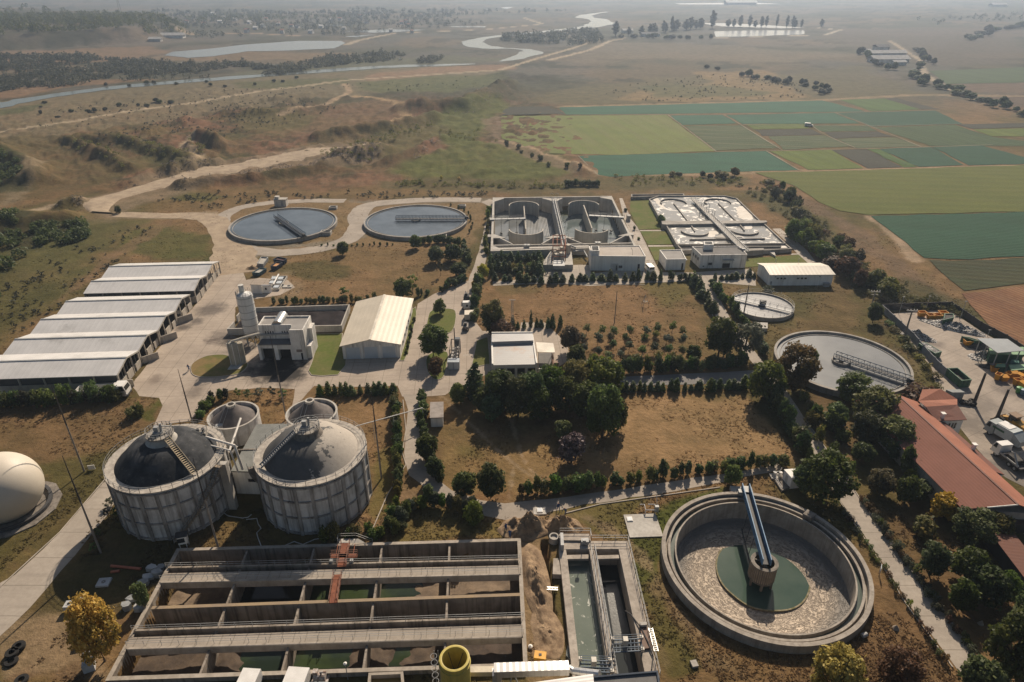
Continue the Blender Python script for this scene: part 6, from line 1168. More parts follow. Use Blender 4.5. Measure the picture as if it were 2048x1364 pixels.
MB().ring(p,3.5,7.2,0,.2,12).build('base_pad',concd,t);MB().ring(p,5.4,5.9,.25,.75,48).build('base_ring',darkst,t)
# ---- masts, lamps and poles
pole_c=M('grey_pole',(.27,.235,.2),(.2,.175,.15),scale=1,rough=.8);pole_d=M('dark_pole',(.075,.065,.058),rough=.7)
def mast(bx,by,ty,lab,r=.17,split=.55,cat='mast',group='tall slender masts',lat=True):
    b_=P(bx,by);h=hgt(bx,by,ty);t=thing('mast',b_,lab,cat,group);MB().tube([b_,b_+Vector((0,0,h*split))],r,8,r*.7).build('shaft',pole_c,t)
    top=MB();top.tube([b_+Vector((0,0,h*split)),b_+Vector((0,0,h))],r*.8,6,r*.22)
    if lat:
        for i in range(10): z=h*split+h*(1-split)*.7*i/10;top.beam(b_+Vector((-.16,0,z)),b_+Vector((.16,0,z+.3)),.04)
    top.build('top_rod',pole_d,t);return t
mast(168.6,943,769,'mast with a small white sign at its foot between balloon and digester');mast(202,1106,911,'mast standing on the grass below the driveway, left of the digesters');mast(396,885,738,'lattice topped mast rising behind the left digester');mast(436,1094,915,'mast in front of the left digester, close to the settling basin');mast(573,838,672,'mast between the two thickeners, in line with the dewatering house');mast(763,957,785,'mast on the strip right of the pale roofed digester')
t=P(172,940);tag(MB().box((t.x+1.1,t.y,.6),(1.1,.08,.9),.2).build('sign_board',wht),'small blank white board at the foot of a mast','sign')
mast(1229,645,581,'plain steel lamp pole in the middle of the dry lawn',.12,.9,'pole',None,False);mast(1487,630,568,'thick pole in front of the smallest round tank',.2,.8,'pole',None,False)
b_=P(1024.5,655);t=thing('lattice_mast',b_,'pale lattice mast behind the control building','mast');h=hgt(1024.5,655,600);g=MB()
for x_,y_ in ((-.3,-.3),(.3,-.3),(.3,.3),(-.3,.3)): g.beam(b_+Vector((x_,y_,0)),b_+Vector((x_*.6,y_*.6,h)),.07)
for i in range(14): z=h*i/14;k=.3-.12*i/14;g.beam(b_+Vector((-k,-k,z)),b_+Vector((k,-k,z+h/14)),.05);g.beam(b_+Vector((k,-k,z)),b_+Vector((k,k,z+h/14)),.05);g.beam(b_+Vector((-k,-k,z)),b_+Vector((k,-k,z)),.05)
g.build('lattice',steel,t);MB().beam(b_+Vector((-.8,0,h)),b_+Vector((.8,0,h)),.1).build('cross_arm',steel,t)
b_=q('a6',1600,790);t=thing('lattice_mast',b_,'small tripod lattice frame on the dry lawn right of the lamp pole','mast');g=MB()
for i in range(3): a=i*2.1;g.beam(b_+Vector((1.2*math.cos(a),1.2*math.sin(a),0)),b_+Vector((0,0,3.2)),.08);g.beam(b_+Vector((.7*math.cos(a),.7*math.sin(a),1.3)),b_+Vector((.7*math.cos(a+2.1),.7*math.sin(a+2.1),1.3)),.06)
g.build('lattice',steel,t)
def powerpole(k,bx,by,ty,lab):
    b_=q(k,bx,by);h=hgt(*Q(k,bx,by),Q(k,bx,ty)[1]);t=thing('power_pole',b_,lab,'power pole');MB().tube([b_,b_+Vector((0,0,h))],.24,8,.16).build('pole',pole_c,t);g=MB().beam(b_+Vector((-1.2,.2,h)),b_+Vector((1.2,-.2,h)),.18);g.beam(b_+Vector((-.9,0,h-.8)),b_+Vector((.9,0,h-.8)),.14).build('cross_arm',concl,t)
    n_=MB()
    for x_ in (-1.1,-.4,.4,1.1): n_.cyl((b_.x+x_,b_.y),.09,h+.09,h+.4,8)
    n_.build('insulators',wht,t);return b_+Vector((0,0,h+.35))
w1_=powerpole('a8',668,372,285,'concrete power pole rising out of a round dark tree beside the depot');w2_=powerpole('a8',885,600,415,'concrete power pole with crossarm over the depot boundary wall')
for o in (-1.0,-.35,.4,1.05):
    A,B=w1_+Vector((o,0,0)),w2_+Vector((o,0,0));tag(MB().tube([A.lerp(B,i/12)-Vector((0,0,.9*(1-(2*i/12-1)**2))) for i in range(13)],.018,4).build('power_line',darkst),'thin wire hanging between the two concrete power poles','wire','wires between the power poles')
for bx,by,ty,lab in ((1947,809,746,'thick dark post in the depot yard with its base by the tyres'),(1991,843,779,'thick dark post in the depot yard next to the wheel loader')): o=MB();b_=P(bx,by);h=hgt(bx,by,ty);o.tube([b_,b_+Vector((0,0,h))],.34,10,.2).tube([b_+Vector((0,0,h)),b_+Vector((.9,.5,h+.3))],.06,6);tag(o.build('yard_post',pole_d),lab,'post')
for x_,y_,ty in ((850,440,320),(1030,420,315),(1265,480,350),(1455,590,545)): b_=q('a8',x_,y_);h=hgt(*Q('a8',x_,y_),Q('a8',x_,ty)[1]);tag(MB().tube([b_,b_+Vector((0,0,h))],.06,6).beam(b_+Vector((-.3,0,h)),b_+Vector((.3,0,h)),.12).build('light_pole',steel),'thin light pole along the dark back wall of the depot','light pole','light poles behind the depot')
# ================================================================ DEPOT
bwm=M('grey_wall_panel',(.22,.225,.235),(.17,.172,.18),scale=.6);bwd=M('dark_wall_panel',(.055,.05,.048),scale=.6)  # shade of the depot's back walls is put into the darker panel colour
for k_,(pts,mm,lab) in enumerate((([(2,122),(230,330),(380,472),(560,692),(700,838),(838,955)],bwm,'long grey panel wall along the grass side of the recycling depot'),([(2,122),(400,106),(830,92)],bwd,'dark back wall of the recycling depot behind the yellow bins'),([(832,92),(1180,335),(1480,490),(1708,640)],bwd,'dark wall of the recycling depot on the maize field side'))):
    t=thing('boundary_wall',q('c4',*pts[1]),lab,'wall');G=qs('c4',pts)
    for a,b_ in zip(G,G[1:]):
        n=max(1,int((b_-a).length/2.6));
        for i in range(n): MB().wall(a.lerp(b_,i/n),a.lerp(b_,(i+1)/n),.16,0,1.75,-.03).build('panel',mm,t);MB().box(tuple(a.lerp(b_,i/n)+Vector((0,0,.95))),(.26,.26,1.9)).build('post',mm,t)
grn=M('container_green',(.03,.115,.065),(.025,.09,.05),rough=.55,scale=1,streak=.4,sc=(.06,.05,.03));grl=M('container_pale_green',(.19,.33,.18),(.15,.27,.15),rough=.55,scale=1);yel=M('bin_yellow',(.64,.29,.02),(.5,.22,.015),rough=.55,scale=1.5,streak=.3,sc=(.2,.11,.03));blk=M('scrap_dark',(.04,.038,.036),(.08,.075,.07),scale=2,fine=6,bmp=.8,finek=.7)
m,nt,b=newmat('mixed_scrap');p=pos(nt);v_=nd(nt,'ShaderNodeTexVoronoi',Vector=p,Scale=3.2);cc=ramp(nt,nd(nt,'ShaderNodeSeparateColor',Color=v_.outputs['Color']).outputs[0],[(0,(.03,.03,.03)),(.3,(.16,.155,.15)),(.6,(.38,.37,.35)),(.85,(.6,.58,.55)),(1,(.35,.28,.22))]);nt.links.new(cc,b.inputs['Base Color']);b.inputs['Roughness'].default_value=.6;bump(nt,b,v_.outputs['Distance'],1.,.5);scrap=m
def container(pts,k,z,lab,mat=grn,inner=scrap,fill=.65,lid=False,name='container',cat='container',grp='open and closed waste containers',tp=.0):
    T=qs(k,pts,z);c=sum(T,Vector((0,0,0)))/4;t=thing(name,(c.x,c.y,0),lab,cat,grp);pl_=[(v.x,v.y) for v in T]
    if lid: MB().prism(pl_,.15,z-.1).build('body',mat,t);MB().prism([(c.x+(x-c.x)*1.03,c.y+(y-c.y)*1.03) for x,y in pl_],z-.096,z+.06).build('lid',grl if mat is grn else mat,t)
    else:
        MB().walls(pl_,.12,.15,z-.05,True).build('body',mat,t);MB().walls(pl_,.2,z-.048,z+.04,True).build('top_rim',mat,t);MB().prism(inset(pl_,.1),.15,z*fill).build('load',inner,t)
    g=MB()
    for a,b_ in zip(T,T[1:]+T[:1]):
        n=max(1,int((b_-a).length/1.1));d_,o_=off(a,b_);sg=1 if o_.dot(c-a) < 0 else -1
        for i in range(n): v=a.lerp(b_,(i+.5)/n)+o_*sg*.1;g.beam((v.x,v.y,.2),(v.x,v.y,z-.15),.1)
    g.build('ribs',mat,t)['kind']='stuff';return t
container([(465,515),(545,505),(730,612),(655,632)],'c4',1.5,'open green container piled with pale rubbish against the grey panel wall',fill=1.0);container([(802,810),(920,806),(1084,945),(970,954)],'c4',1.9,'open dark green container with a little rubbish, nearest to the red roofed wing',inner=blk,fill=.5)
container([(978,430),(1070,445),(1210,492),(1130,480)],'c4',1.7,'dark open container just behind the canopy',inner=blk,fill=.8);container([(1310,640),(1700,650),(1700,560),(1300,560)],'c4',2.4,'large dark green container standing under the grey canopy',lid=True,mat=grn)
container([(1370,790),(1490,795),(1480,757),(1385,757)],'c4',1.5,'small closed green container in front of the canopy posts',lid=True);container([(1560,835),(1720,822),(1720,765),(1530,770)],'c4',1.7,'long pale green topped closed container at the right picture edge',lid=True);container([(1555,745),(1650,748),(1640,705),(1560,708)],'c4',1.5,'blue green container with closed top under the canopy edge',lid=True,mat=M('teal_box',(.06,.17,.15)))
container([(860,1098),(1005,1096),(945,1062),(785,1066)],'c4',1.9,'grey topped green container behind the red wing roof',lid=True,mat=M('grey_top_box',(.30,.32,.31),(.25,.26,.25)))
for i,(x_,y_) in enumerate(((1145,395),(1240,375),(1215,540),(1330,565),(1405,510),(1500,515),(1590,455),(1615,540),(1560,640),(1690,470),(1690,600),(1660,700))):
    p=q('d2',x_,y_);a=(i*1.7) % 1.2-.3;hh=1.15+.15*(i%3);t=thing('yellow_bin',p,['yellow bin at the left end of the bin cluster','yellow bin with tilted lid beside the green containers','open yellow bin standing nearest the dark post','yellow bin with sunlit lid in the front row','yellow bin in the middle of the bin cluster','yellow bin lying behind the middle of the cluster','yellow bin leaning on the pale green container','yellow bin with broad lit lid on the right','yellow bin beside the black trolley at the front','yellow bin on the right edge, back row','yellow bin on the right edge, front row','yellow bin next to the green wheelie bin'][i],'bin','yellow waste bins in the depot');ca,sa=math.cos(a),math.sin(a)
    R_=lambda x,y: (p.x+x*ca-y*sa,p.y+x*sa+y*ca);lo=[R_(-.5,-.4),R_(.5,-.4),R_(.5,.4),R_(-.5,.4)];hi=[R_(-.7,-.55),R_(.7,-.55),R_(.7,.55),R_(-.7,.55)]
    MB().add([(x,y,.12) for x,y in lo]+[(x,y,hh) for x,y in hi],[(3,2,1,0),(0,1,5,4),(1,2,6,5),(2,3,7,6),(3,0,4,7)]).build('bin_body',yel,t)
    if i % 2: MB().add([hi[0]+(hh+.02,),hi[1]+(hh+.02,),hi[2]+(hh+.25,),hi[3]+(hh+.25,),hi[0]+(hh-.05,),hi[1]+(hh-.05,),hi[2]+(hh+.15,),hi[3]+(hh+.15,)],[(0,1,2,3),(7,6,5,4),(0,4,5,1),(1,5,6,2),(2,6,7,3),(3,7,4,0)]).build('lid',yel,t)
    else: MB().walls(hi,.1,hh,hh+.08,True).build('rim',yel,t)
for i,(x_,y_,w_) in enumerate(((485,195,1.6),(590,225,1.5),(665,225,1.6),(735,195,1.6),(1035,535,1.6))):
    p=q('c4',x_,y_);t=thing('skip_bin',p,['single orange skip by the dark back wall, left of the others','orange skip at the left of a close pair','orange skip with white bags on top','orange skip leaning beside the big green container','orange skip in the shade just left of the canopy'][i],'skip','orange skips');MB().add([(p.x-w_*.4,p.y-.5,.1),(p.x+w_*.4,p.y-.5,.1),(p.x+w_*.4,p.y+.5,.1),(p.x-w_*.4,p.y+.5,.1),(p.x-w_*.62,p.y-.75,1.3),(p.x+w_*.62,p.y-.75,1.3),(p.x+w_*.62,p.y+.75,1.3),(p.x-w_*.62,p.y+.75,1.3)],[(3,2,1,0),(0,1,5,4),(1,2,6,5),(2,3,7,6),(3,0,4,7)]).build('skip_body',yel,t);MB().walls([(p.x-w_*.62,p.y-.75),(p.x+w_*.62,p.y-.75),(p.x+w_*.62,p.y+.75),(p.x-w_*.62,p.y+.75)],.12,1.25,1.36,True).build('rim',yel,t)
container([(755,235),(875,205),(870,165),(770,160)],'c4',1.9,'big green container in the far corner of the depot',mat=grn,inner=blk,fill=.9)
for x_,y_,rx,ry,hh,rz_,lab in ((900,340,7.5,2.6,1.5,-.62,'long heap of grey scrap plastic along the dark depot wall'),(440,440,4.2,1.8,1.2,-.6,'scrap heap with black bags against the grey panel wall'),(1215,680,3.4,2.2,1.2,.1,'heap of pale scrap timber in front of the canopy'),(1180,560,2.8,1.7,1.1,.1,'dark bag heap under the left canopy posts'),(1250,790,2.,1.2,.7,-.5,'small dark scrap heap at the yard post')): mound('scrap_heap',q('c4',x_,y_),rx,ry,hh,blk if 'dark' in lab and 'plastic' not in lab else scrap,lab,'scrap heap',rz_,int(x_) % 17,'scrap heaps in the depot',40,12,1.3)
T=qs('c4',[(1148,452),(1512,462),(1712,600),(1395,627)],4.3);c=sum(T,Vector((0,0,0)))/4;t=thing('canopy',(c.x,c.y,0),'grey sheet canopy on thin posts over the depot containers','canopy');MB().prism(T,4.2,4.32).build('roof',sheetm('canopy_sheet',(.25,.27,.28),(1,0),.8,rough=.45,dark=.12),t)
for i,v in enumerate(inset([tuple(v) for v in T],.7)+[tuple(T[0].lerp(T[3],.5)),tuple(T[3].lerp(T[2],.5))]): MB().beam((v[0],v[1],0),(v[0],v[1],4.2),.16).build('post',steel,t)
# ================================================================ VEHICLES
def V(o,hd):
    """vehicle frame: x forward, y left"""
    ca,sa=math.cos(hd),math.sin(hd)
    def mk(parts,nm,mat,par,sm=False):
        mb=MB();parts(mb);mb.v=[(o[0]+x*ca-y*sa,o[1]+x*sa+y*ca,z) for x,y,z in mb.v];return mb.build(nm,mat,par,sm)
    return mk
rub=M('tyre_rubber',(.018,.017,.016),rough=.8,bmp=0);vw=M('vehicle_white',(.74,.72,.68),(.66,.64,.6),rough=.4,scale=.8,finek=.12,spec=.5);vg=M('grey_body',(.30,.33,.33),(.24,.265,.265),rough=.5,scale=.8)
def wheels(mk,t,xs,half,r=.5,w_=.3):
    for x in xs:
        for s in (-1,1): o=mk(lambda m: m.tube([(x,s*half-w_/2,r),(x,s*half+w_/2,r)],r,18),'wheel',rub,t);mk(lambda m: m.tube([(x,s*half-w_/2-.01,r),(x,s*half+w_/2+.01,r)],r*.5,12),'rim',steel,o)
def cabin(mk,t,x0,x1,w_,z0,z1,mat,rake=.35):
    def f(m):
        h=w_/2;zb=z0+(z1-z0)*.5
        m.add([(x0,-h,z0),(x1,-h,z0),(x1,-h,zb),(x1-rake,-h+.06,z1),(x0,-h+.06,z1),(x0,h,z0),(x1,h,z0),(x1,h,zb),(x1-rake,h-.06,z1),(x0,h-.06,z1)],[(0,1,2,3,4),(9,8,7,6,5),(1,6,7,2),(2,7,8,3),(3,8,9,4),(4,9,5,0),(0,5,6,1)])
    c_=mk(f,'cab',mat,t);h=w_/2;zb=z0+(z1-z0)*.5;e=.02
    mk(lambda m: m.add([(x1+e,-h+.12,zb+.04),(x1+e,h-.12,zb+.04),(x1-rake+e,h-.2,z1-.1),(x1-rake+e,-h+.2,z1-.1)],[(0,1,2,3)]),'windscreen',glass,c_)
    for s in (-1,1): mk(lambda m: m.add([(x1-rake-.05,s*(h+.01),zb+.02),(x1-rake*.2-.1,s*(h+.01),zb+.02),(x1-rake-.15,s*(h-.04),z1-.14),(x0+(x1-x0)*.45,s*(h-.04),z1-.14),(x0+(x1-x0)*.45,s*(h+.01),zb+.02)],[(0,1,2,3,4)]),'side_window',glass,c_);mk(lambda m: m.box((x1+.05,s*(h-.3),z0+.3),(.1,.35,.2)),'headlight',steel,c_)
    mk(lambda m: m.box((x1+.04,0,z0+.12),(.14,w_,.3)),'bumper',darkst,c_);return c_
a,b_=q('d5',420,565),q('d5',1440,520);hd=math.atan2(b_.y-a.y,b_.x-a.x);o=a;Lt=(b_-a).length;mk=V(o,hd)
t=thing('tipper_truck',tuple((a+b_)/2),'white tipper truck with empty brown load bed parked along the nearest barn','truck');cabin(mk,t,Lt-2.2,Lt,2.4,.6,3.,vw);Lb=Lt-2.9
mk(lambda m: m.walls([(0,-1.15),(Lb,-1.15),(Lb,1.15),(0,1.15)],.1,1.15,2.3,True),'tipper_body',vw,t);mk(lambda m: m.box((Lb/2,0,1.2),(Lb-.1,2.2,.12)),'load_floor',M('brown_load_bed',(.13,.075,.055)),t);mk(lambda m: m.box((Lt/2,0,.85),(Lt-.4,.9,.3)),'chassis',darkst,t);mk(lambda m: m.box((Lb+.1,0,2.35),(.2,2.3,.5)),'headboard',vw,t)
mk(lambda m: [m.box((k*Lb/7+.6,s*1.22,1.72),(.08,.06,1.1)) for k in range(7) for s in (-1,1)],'side_posts',vw,t)['kind']='stuff';wheels(mk,t,(1.,2.2,3.4,Lt-1.3,Lt-4.2),1.02)
def van(lab,o,hd,mat=vw):
    mk=V(o,hd);t=thing('van',o,lab,'van')
    mk(lambda m: m.add([(x,s*y,z) for s in (-1,1) for x,y,z in ((-2.3,.92,.4),(2.3,.92,.4),(2.35,.9,1.),(1.5,.82,1.2),(.8,.78,1.95),(-2.25,.8,1.98))],[(0,1,2,3,4,5),(11,10,9,8,7,6),(0,6,7,1),(1,7,8,2),(2,8,9,3),(3,9,10,4),(4,10,11,5),(5,11,6,0)]),'body',mat,t,False)
    mk(lambda m: m.add([(1.53,-.74,1.25),(1.53,.74,1.25),(.86,.7,1.9),(.86,-.7,1.9)],[(0,1,2,3)]),'windscreen',glass,t);mk(lambda m: m.add([(-2.31,-.7,1.2),(-2.31,.7,1.2),(-2.28,.68,1.8),(-2.28,-.68,1.8)],[(3,2,1,0)]),'rear_window',glass,t)
    for s in (-1,1): mk(lambda m: m.add([(-1.9,s*.9,1.25),(1.25,s*.87,1.25),(.8,s*.81,1.8),(-1.9,s*.83,1.8)],[(0,1,2,3)]),'side_window',glass,t)
    wheels(mk,t,(-1.4,1.5),.82,.34,.22);return t
van('white van parked between the pump block and the small cube building',q('c5',1920,915),1.75)
bg=M('refuse_body',(.42,.46,.46),(.35,.385,.385),rough=.5,scale=.8)
a,b_=q('d3',1190,850),q('d3',680,545);hd=math.atan2(b_.y-a.y,b_.x-a.x);Lt=(b_-a).length+.6;mk=V(a,hd);t=thing('refuse_truck',tuple((a+b_)/2),'grey refuse truck with white roof panels and a green stripe in the depot yard','truck');cabin(mk,t,Lt-1.7,Lt,2.4,.6,2.8,vg)
mk(lambda m: m.prism([(1.4,-1.2),(Lt-1.9,-1.2),(Lt-1.9,1.2),(1.4,1.2)],.95,3.1),'compactor_body',bg,t);mk(lambda m: m.box((Lt/2+.3,0,3.15),(Lt-4.2,1.9,.08)),'roof_panel',vw,t);mk(lambda m: m.prism([(-.2,-1.2),(1.38,-1.2),(1.38,1.2),(-.2,1.2)],.9,[2.0,3.0,3.0,2.0]),'tailgate',vg,t);mk(lambda m: m.box((Lt*.62,1.22,2.2),(2.2,.04,.4)),'stripe',grn,t);mk(lambda m: m.box((Lt/2,0,.8),(Lt-.4,.9,.3)),'chassis',darkst,t);wheels(mk,t,(1.1,2.3,Lt-1.2),1.02)
a,b_=q('d3',1270,1270),q('d3',800,900);hd=math.atan2(b_.y-a.y,b_.x-a.x);Lt=(b_-a).length+.4;mk=V(a,hd);t=thing('skip_truck',tuple((a+b_)/2),'white skip lorry with grey lifting arms next to the refuse truck','truck');cabin(mk,t,Lt-1.7,Lt,2.4,.6,2.7,vw);mk(lambda m: m.box((Lt/2-.3,0,1.0),(Lt-1.,2.2,.25)),'load_bed',darkst,t)
for s in (-1,1): mk(lambda m: m.beam((.8,s*1.05,1.1),(2.4,s*1.05,3.0),.25).beam((2.4,s*1.05,3.0),(4.2,s*1.05,1.4),.2),'lifting_arm',steel,t);mk(lambda m: m.box((Lt/2-.3,s*1.1,1.25),(Lt-2.,.12,.3)),'side_rail',steel,t)
mk(lambda m: m.box((2.6,0,1.5),(2.4,1.5,.7)),'skip',blk,t);wheels(mk,t,(1.2,2.4,Lt-1.2),1.02)
a,b_=q('d3',1180,560),q('d3',900,390);hd=math.atan2(b_.y-a.y,b_.x-a.x);mk=V((a+b_)/2,hd);t=thing('wheel_loader',tuple((a+b_)/2),'yellow wheel loader with brown cab roof behind the refuse truck','loader');ly=M('loader_yellow',(.45,.24,.03),(.35,.18,.025),rough=.5,scale=1.5,streak=.4,sc=(.12,.08,.04))
mk(lambda m: m.prism([(-2.8,-.95),(-.3,-.95),(-.3,.95),(-2.8,.95)],.9,[1.9,2.1,2.1,1.9]),'engine_cover',ly,t);mk(lambda m: m.box((.9,0,1.2),(2.2,1.1,.9)),'front_frame',ly,t);c_=mk(lambda m: m.prism([(-.6,-.75),(.7,-.75),(.7,.75),(-.6,.75)],1.7,2.9),'cab',glass,t);mk(lambda m: m.box((.05,0,2.97),(1.7,1.8,.14)),'cab_roof',M('cab_roof_brown',(.28,.2,.14)),c_)
for s in (-1,1): mk(lambda m: m.beam((.8,s*.5,1.9),(2.6,s*.5,1.0),.2,.35),'lift_arm',ly,t)
mk(lambda m: m.add([(x,s*1.3,z) for s in (-1,1) for x,z in ((2.5,.2),(3.5,.15),(2.9,.6),(2.6,1.3))],[(0,1,2,3),(7,6,5,4),(0,4,5,1),(0,3,7,4),(3,2,6,7)]),'bucket',M('bucket_steel',(.2,.16,.12)),t);wheels(mk,t,(-1.5,1.4),1.05,.78,.5)
for i,(x_,y_) in enumerate(((590,975),(655,990),(750,955),(770,1005))): p=q('d2',x_,y_);m_=MB();m_.lathe((p.x,p.y),[(.35,.05),(.62,.05),(.68,.2),(.62,.36),(.35,.36)],22,close=True);m_.lathe((p.x+.05,p.y),[(.35,.37),(.62,.37),(.68,.52),(.62,.68),(.35,.68)],22,close=True);tag(m_.build('tyre_stack',rub,None,True),['tyre stack touching the container behind the red wing','tyre stack second from the red wing','tyre stack just left of the thick dark post','tyre stack at the foot of the thick dark post'][i],'tyres','stacks of old tyres')
for x_,y_,c_,lab in ((1600,780,(.07,.25,.07),'bright green round bin at the right edge of the depot'),(1680,820,(.12,.2,.26),'blue grey bin at the right edge of the depot')): p=q('d2',x_,y_);t=thing('wheelie_bin',p,lab,'bin');mm=M('bin_plastic_'+lab.split()[0],c_,rough=.4);MB().cyl(p,.5,.1,1.2,18,.6).build('bin_body',mm,t);MB().lathe(p,[(.64,1.2),(.6,1.32),(.01,1.45)],18).build('lid',mm,t)
# old dump trailers by the tanks
for i,(pts,z,mm,inn,lab) in enumerate(((((430,455),(570,470),(690,300),(525,290)),1.2,steel,concl,'grey tipping trailer, back left of the four dump trailers'),(((830,350),(1080,390),(1150,335),(940,290)),1.3,M('navy_box',(.035,.045,.07)),M('dark_red_load',(.09,.04,.045)),'dark navy trailer with raised end, back right of the four dump trailers'),(((765,525),(900,530),(1050,430),(905,415)),1.2,M('navy_box_b',(.045,.055,.08)),M('orange_load',(.50,.26,.11)),'blue trailer loaded with orange sand'),(((305,680),(475,690),(645,575),(490,570)),1.1,M('teal_trailer',(.07,.12,.14)),concl,'teal ended trailer nearest the sheds'))): container(pts,'d4',z,lab,mm,inn,.75,name='dump_trailer',cat='trailer',grp='dump trailers on the gravel')
mound('sand_heap',q('d4',330,580),2.6,1.5,.9,em,'small overgrown sand heap between the dump trailers','heap',.2,3)
# tractor convoy and substation on the inner road
for i,(x_,y_,sx__,sy__,sz_,mm,lab) in enumerate(((365,215,1.5,2.,1.7,M('dark_machine',(.05,.055,.065),scale=2),'dark tractor like machine at the top of the parked row on the inner road'),(365,325,2.,1.7,2.2,vw,'white cabin trailer with small dark hatch in the parked row'),(400,465,2.3,3.,2.,M('cream_tarp',(.66,.6,.5),(.58,.52,.43),scale=.7),'cream tarpaulin covered trailer in the parked row'),(355,600,1.2,2.6,1.2,M('pump_set',(.13,.12,.12),(.3,.27,.24),scale=2.5),'dark pump set at the lower end of the parked row'))):
    p=q('d1',x_,y_);mk=V(p,math.pi/2+.05);t=thing('trailer',p,lab,'trailer','machines parked in a row on the inner road');mk(lambda m: m.prism([(-sy__/2,-sx__/2),(sy__/2,-sx__/2),(sy__/2,sx__/2),(-sy__/2,sx__/2)],.55,[sz_,sz_*.92,sz_*.92,sz_]),'body',mm,t);mk(lambda m: m.box((sy__/2+.6,0,.6),(1.2,.15,.12)),'drawbar',darkst,t)
    if i in (0,3): mk(lambda m: m.box((-.2,.1,sz_+.3),(.8,.7,.8)).tube([(.5,.2,sz_),(.5,.2,sz_+1.)],.08),'engine',darkst,t)
    if i == 1: mk(lambda m: m.box((-sy__/2,-.1,1.3),(.06,.5,.6)),'hatch',blackm,t)
    wheels(mk,t,(-sy__*.3,sy__*.3),sx__/2,.4,.22)
p=q('d1',185,1160);t=thing('transformer',p,'grey twin door transformer cabinet with pipework behind it on the road island','transformer');
MB().box((p.x,p.y+.9,1.),(2.6,1.8,2.)).build('cabinet',M('substation_grey',(.33,.37,.40),(.27,.3,.33),rough=.5,scale=1),t);A,B=Vector((p.x-1.3,p.y-.0,0)),Vector((p.x+1.3,p.y-.0,0))
for s in (.06,.54): facade(t,A,B,s,s+.4,.15,1.8,gatem,'door')
g=MB()
for k in range(4):
    y_=p.y+2.4+k*1.5;g.box((p.x-.5,y_,.8),(.5,1.1,1.6)).box((p.x+.6,y_+.3,.9),(.6,.7,1.8));g.tube([(p.x+.1,y_,0),(p.x+.1,y_,2.6)],.14)
g.build('radiators',M('substation_fins',(.40,.38,.35),(.22,.21,.2),scale=2.5),t);g=MB()
for x_,y_ in ((-1.,3.),(1.,3.),(-1.,8.),(1.,8.)): g.beam((p.x+x_,p.y+y_,0),(p.x+x_,p.y+y_,3.4),.16)
g.beam((p.x-1,p.y+3,3.4),(p.x+1,p.y+3,3.4),.14).beam((p.x-1,p.y+8,3.4),(p.x+1,p.y+8,3.4),.14).beam((p.x-1,p.y+3,3.4),(p.x-1,p.y+8,3.4),.14).beam((p.x+1,p.y+3,3.4),(p.x+1,p.y+8,3.4),.14);g.build('busbar_frame',pole_d,t);MB().beam((p.x-.4,p.y+9.5,0),(p.x-.4,p.y+9.5,5.5),.22).build('post',pole_d,t);MB().box((p.x+.2,p.y+9.5,1.4),(1.2,1.4,2.8)).build('switch_box',M('switch_grey',(.16,.18,.2)),t)
# ================================================================ FOREGROUND PIECES
cubm=M('manhole_concrete',(.47,.47,.46),(.40,.40,.39),scale=1)
for i,(x_,y_,s_,a) in enumerate(((487,850,1.15,.1),(572,825,1.15,.25),(632,850,1.1,.2),(615,1250,1.25,.45),(570,960,1.,.2))):
    p=q('b6',x_,y_+20);t=thing('manhole_block',p,['concrete manhole cube, left end of the row near the driveway shadow','concrete manhole cube, middle of the row near the driveway shadow','concrete manhole cube partly behind the yellow tree','concrete manhole cube standing alone below the yellow tree','concrete manhole cube hidden at the left of the yellow tree'][i],'manhole block','precast manhole cubes');MB().box((p.x,p.y,s_*.5),(s_,s_,s_),a).build('block',cubm,t);MB().ring(p,s_*.22,s_*.3,s_,s_+.04,20).build('collar',cubm,t);MB().disk(p,s_*.23,s_+.012,20).build('hole',blackm,t)
p=q('b6',710,690);t=thing('slab_cover',p,'flat square concrete slab with a small round hole lying in the shade','slab');MB().box((p.x,p.y,.15),(1.7,1.5,.3),.1).build('slab',cubm,t);MB().ring(p,.12,.28,.3,.34,18).build('ring',concd,t)
for x_,y_,w_,h_ in ((550,1120,1.2,.6),(620,1150,1.6,.3)): p=q('b6',x_,y_);tag(MB().box((p.x,p.y,h_*.5),(w_,.8,h_),.3).build('concrete_slab',cubm),'low concrete slab under the yellow tree, '+('left one' if x_ == 550 else 'right one'),'slab')
pm_=M('orange_pipe',(.42,.13,.07),(.34,.10,.055),rough=.5)
for a_,b_,lab in (((757,572),(960,592),'long orange plastic pipe lying in the digester shadow'),((757,614),(815,606),'short orange plastic pipe lying in the digester shadow')):
    A,B=q('b6',*a_,.2),q('b6',*b_,.2);d=(B-A).normalized();s=Vector((-d.y,d.x,0));up=Vector((0,0,1));mb=MB();n=16;vs=[pp+(s*math.cos(i*2*math.pi/n)+up*math.sin(i*2*math.pi/n))*r_ for pp in (A,B) for r_ in (.2,.17) for i in range(n)]
    mb.add(vs,[(i,(i+1)%n,2*n+(i+1)%n,2*n+i) for i in range(n)]+[(n+i,3*n+i,3*n+(i+1)%n,n+(i+1)%n) for i in range(n)]+[(i,n+i,n+(i+1)%n,(i+1)%n) for i in range(n)]+[(2*n+i,2*n+(i+1)%n,3*n+(i+1)%n,3*n+i) for i in range(n)]);tag(mb.build('pipe',pm_,None,True),lab,'pipe')
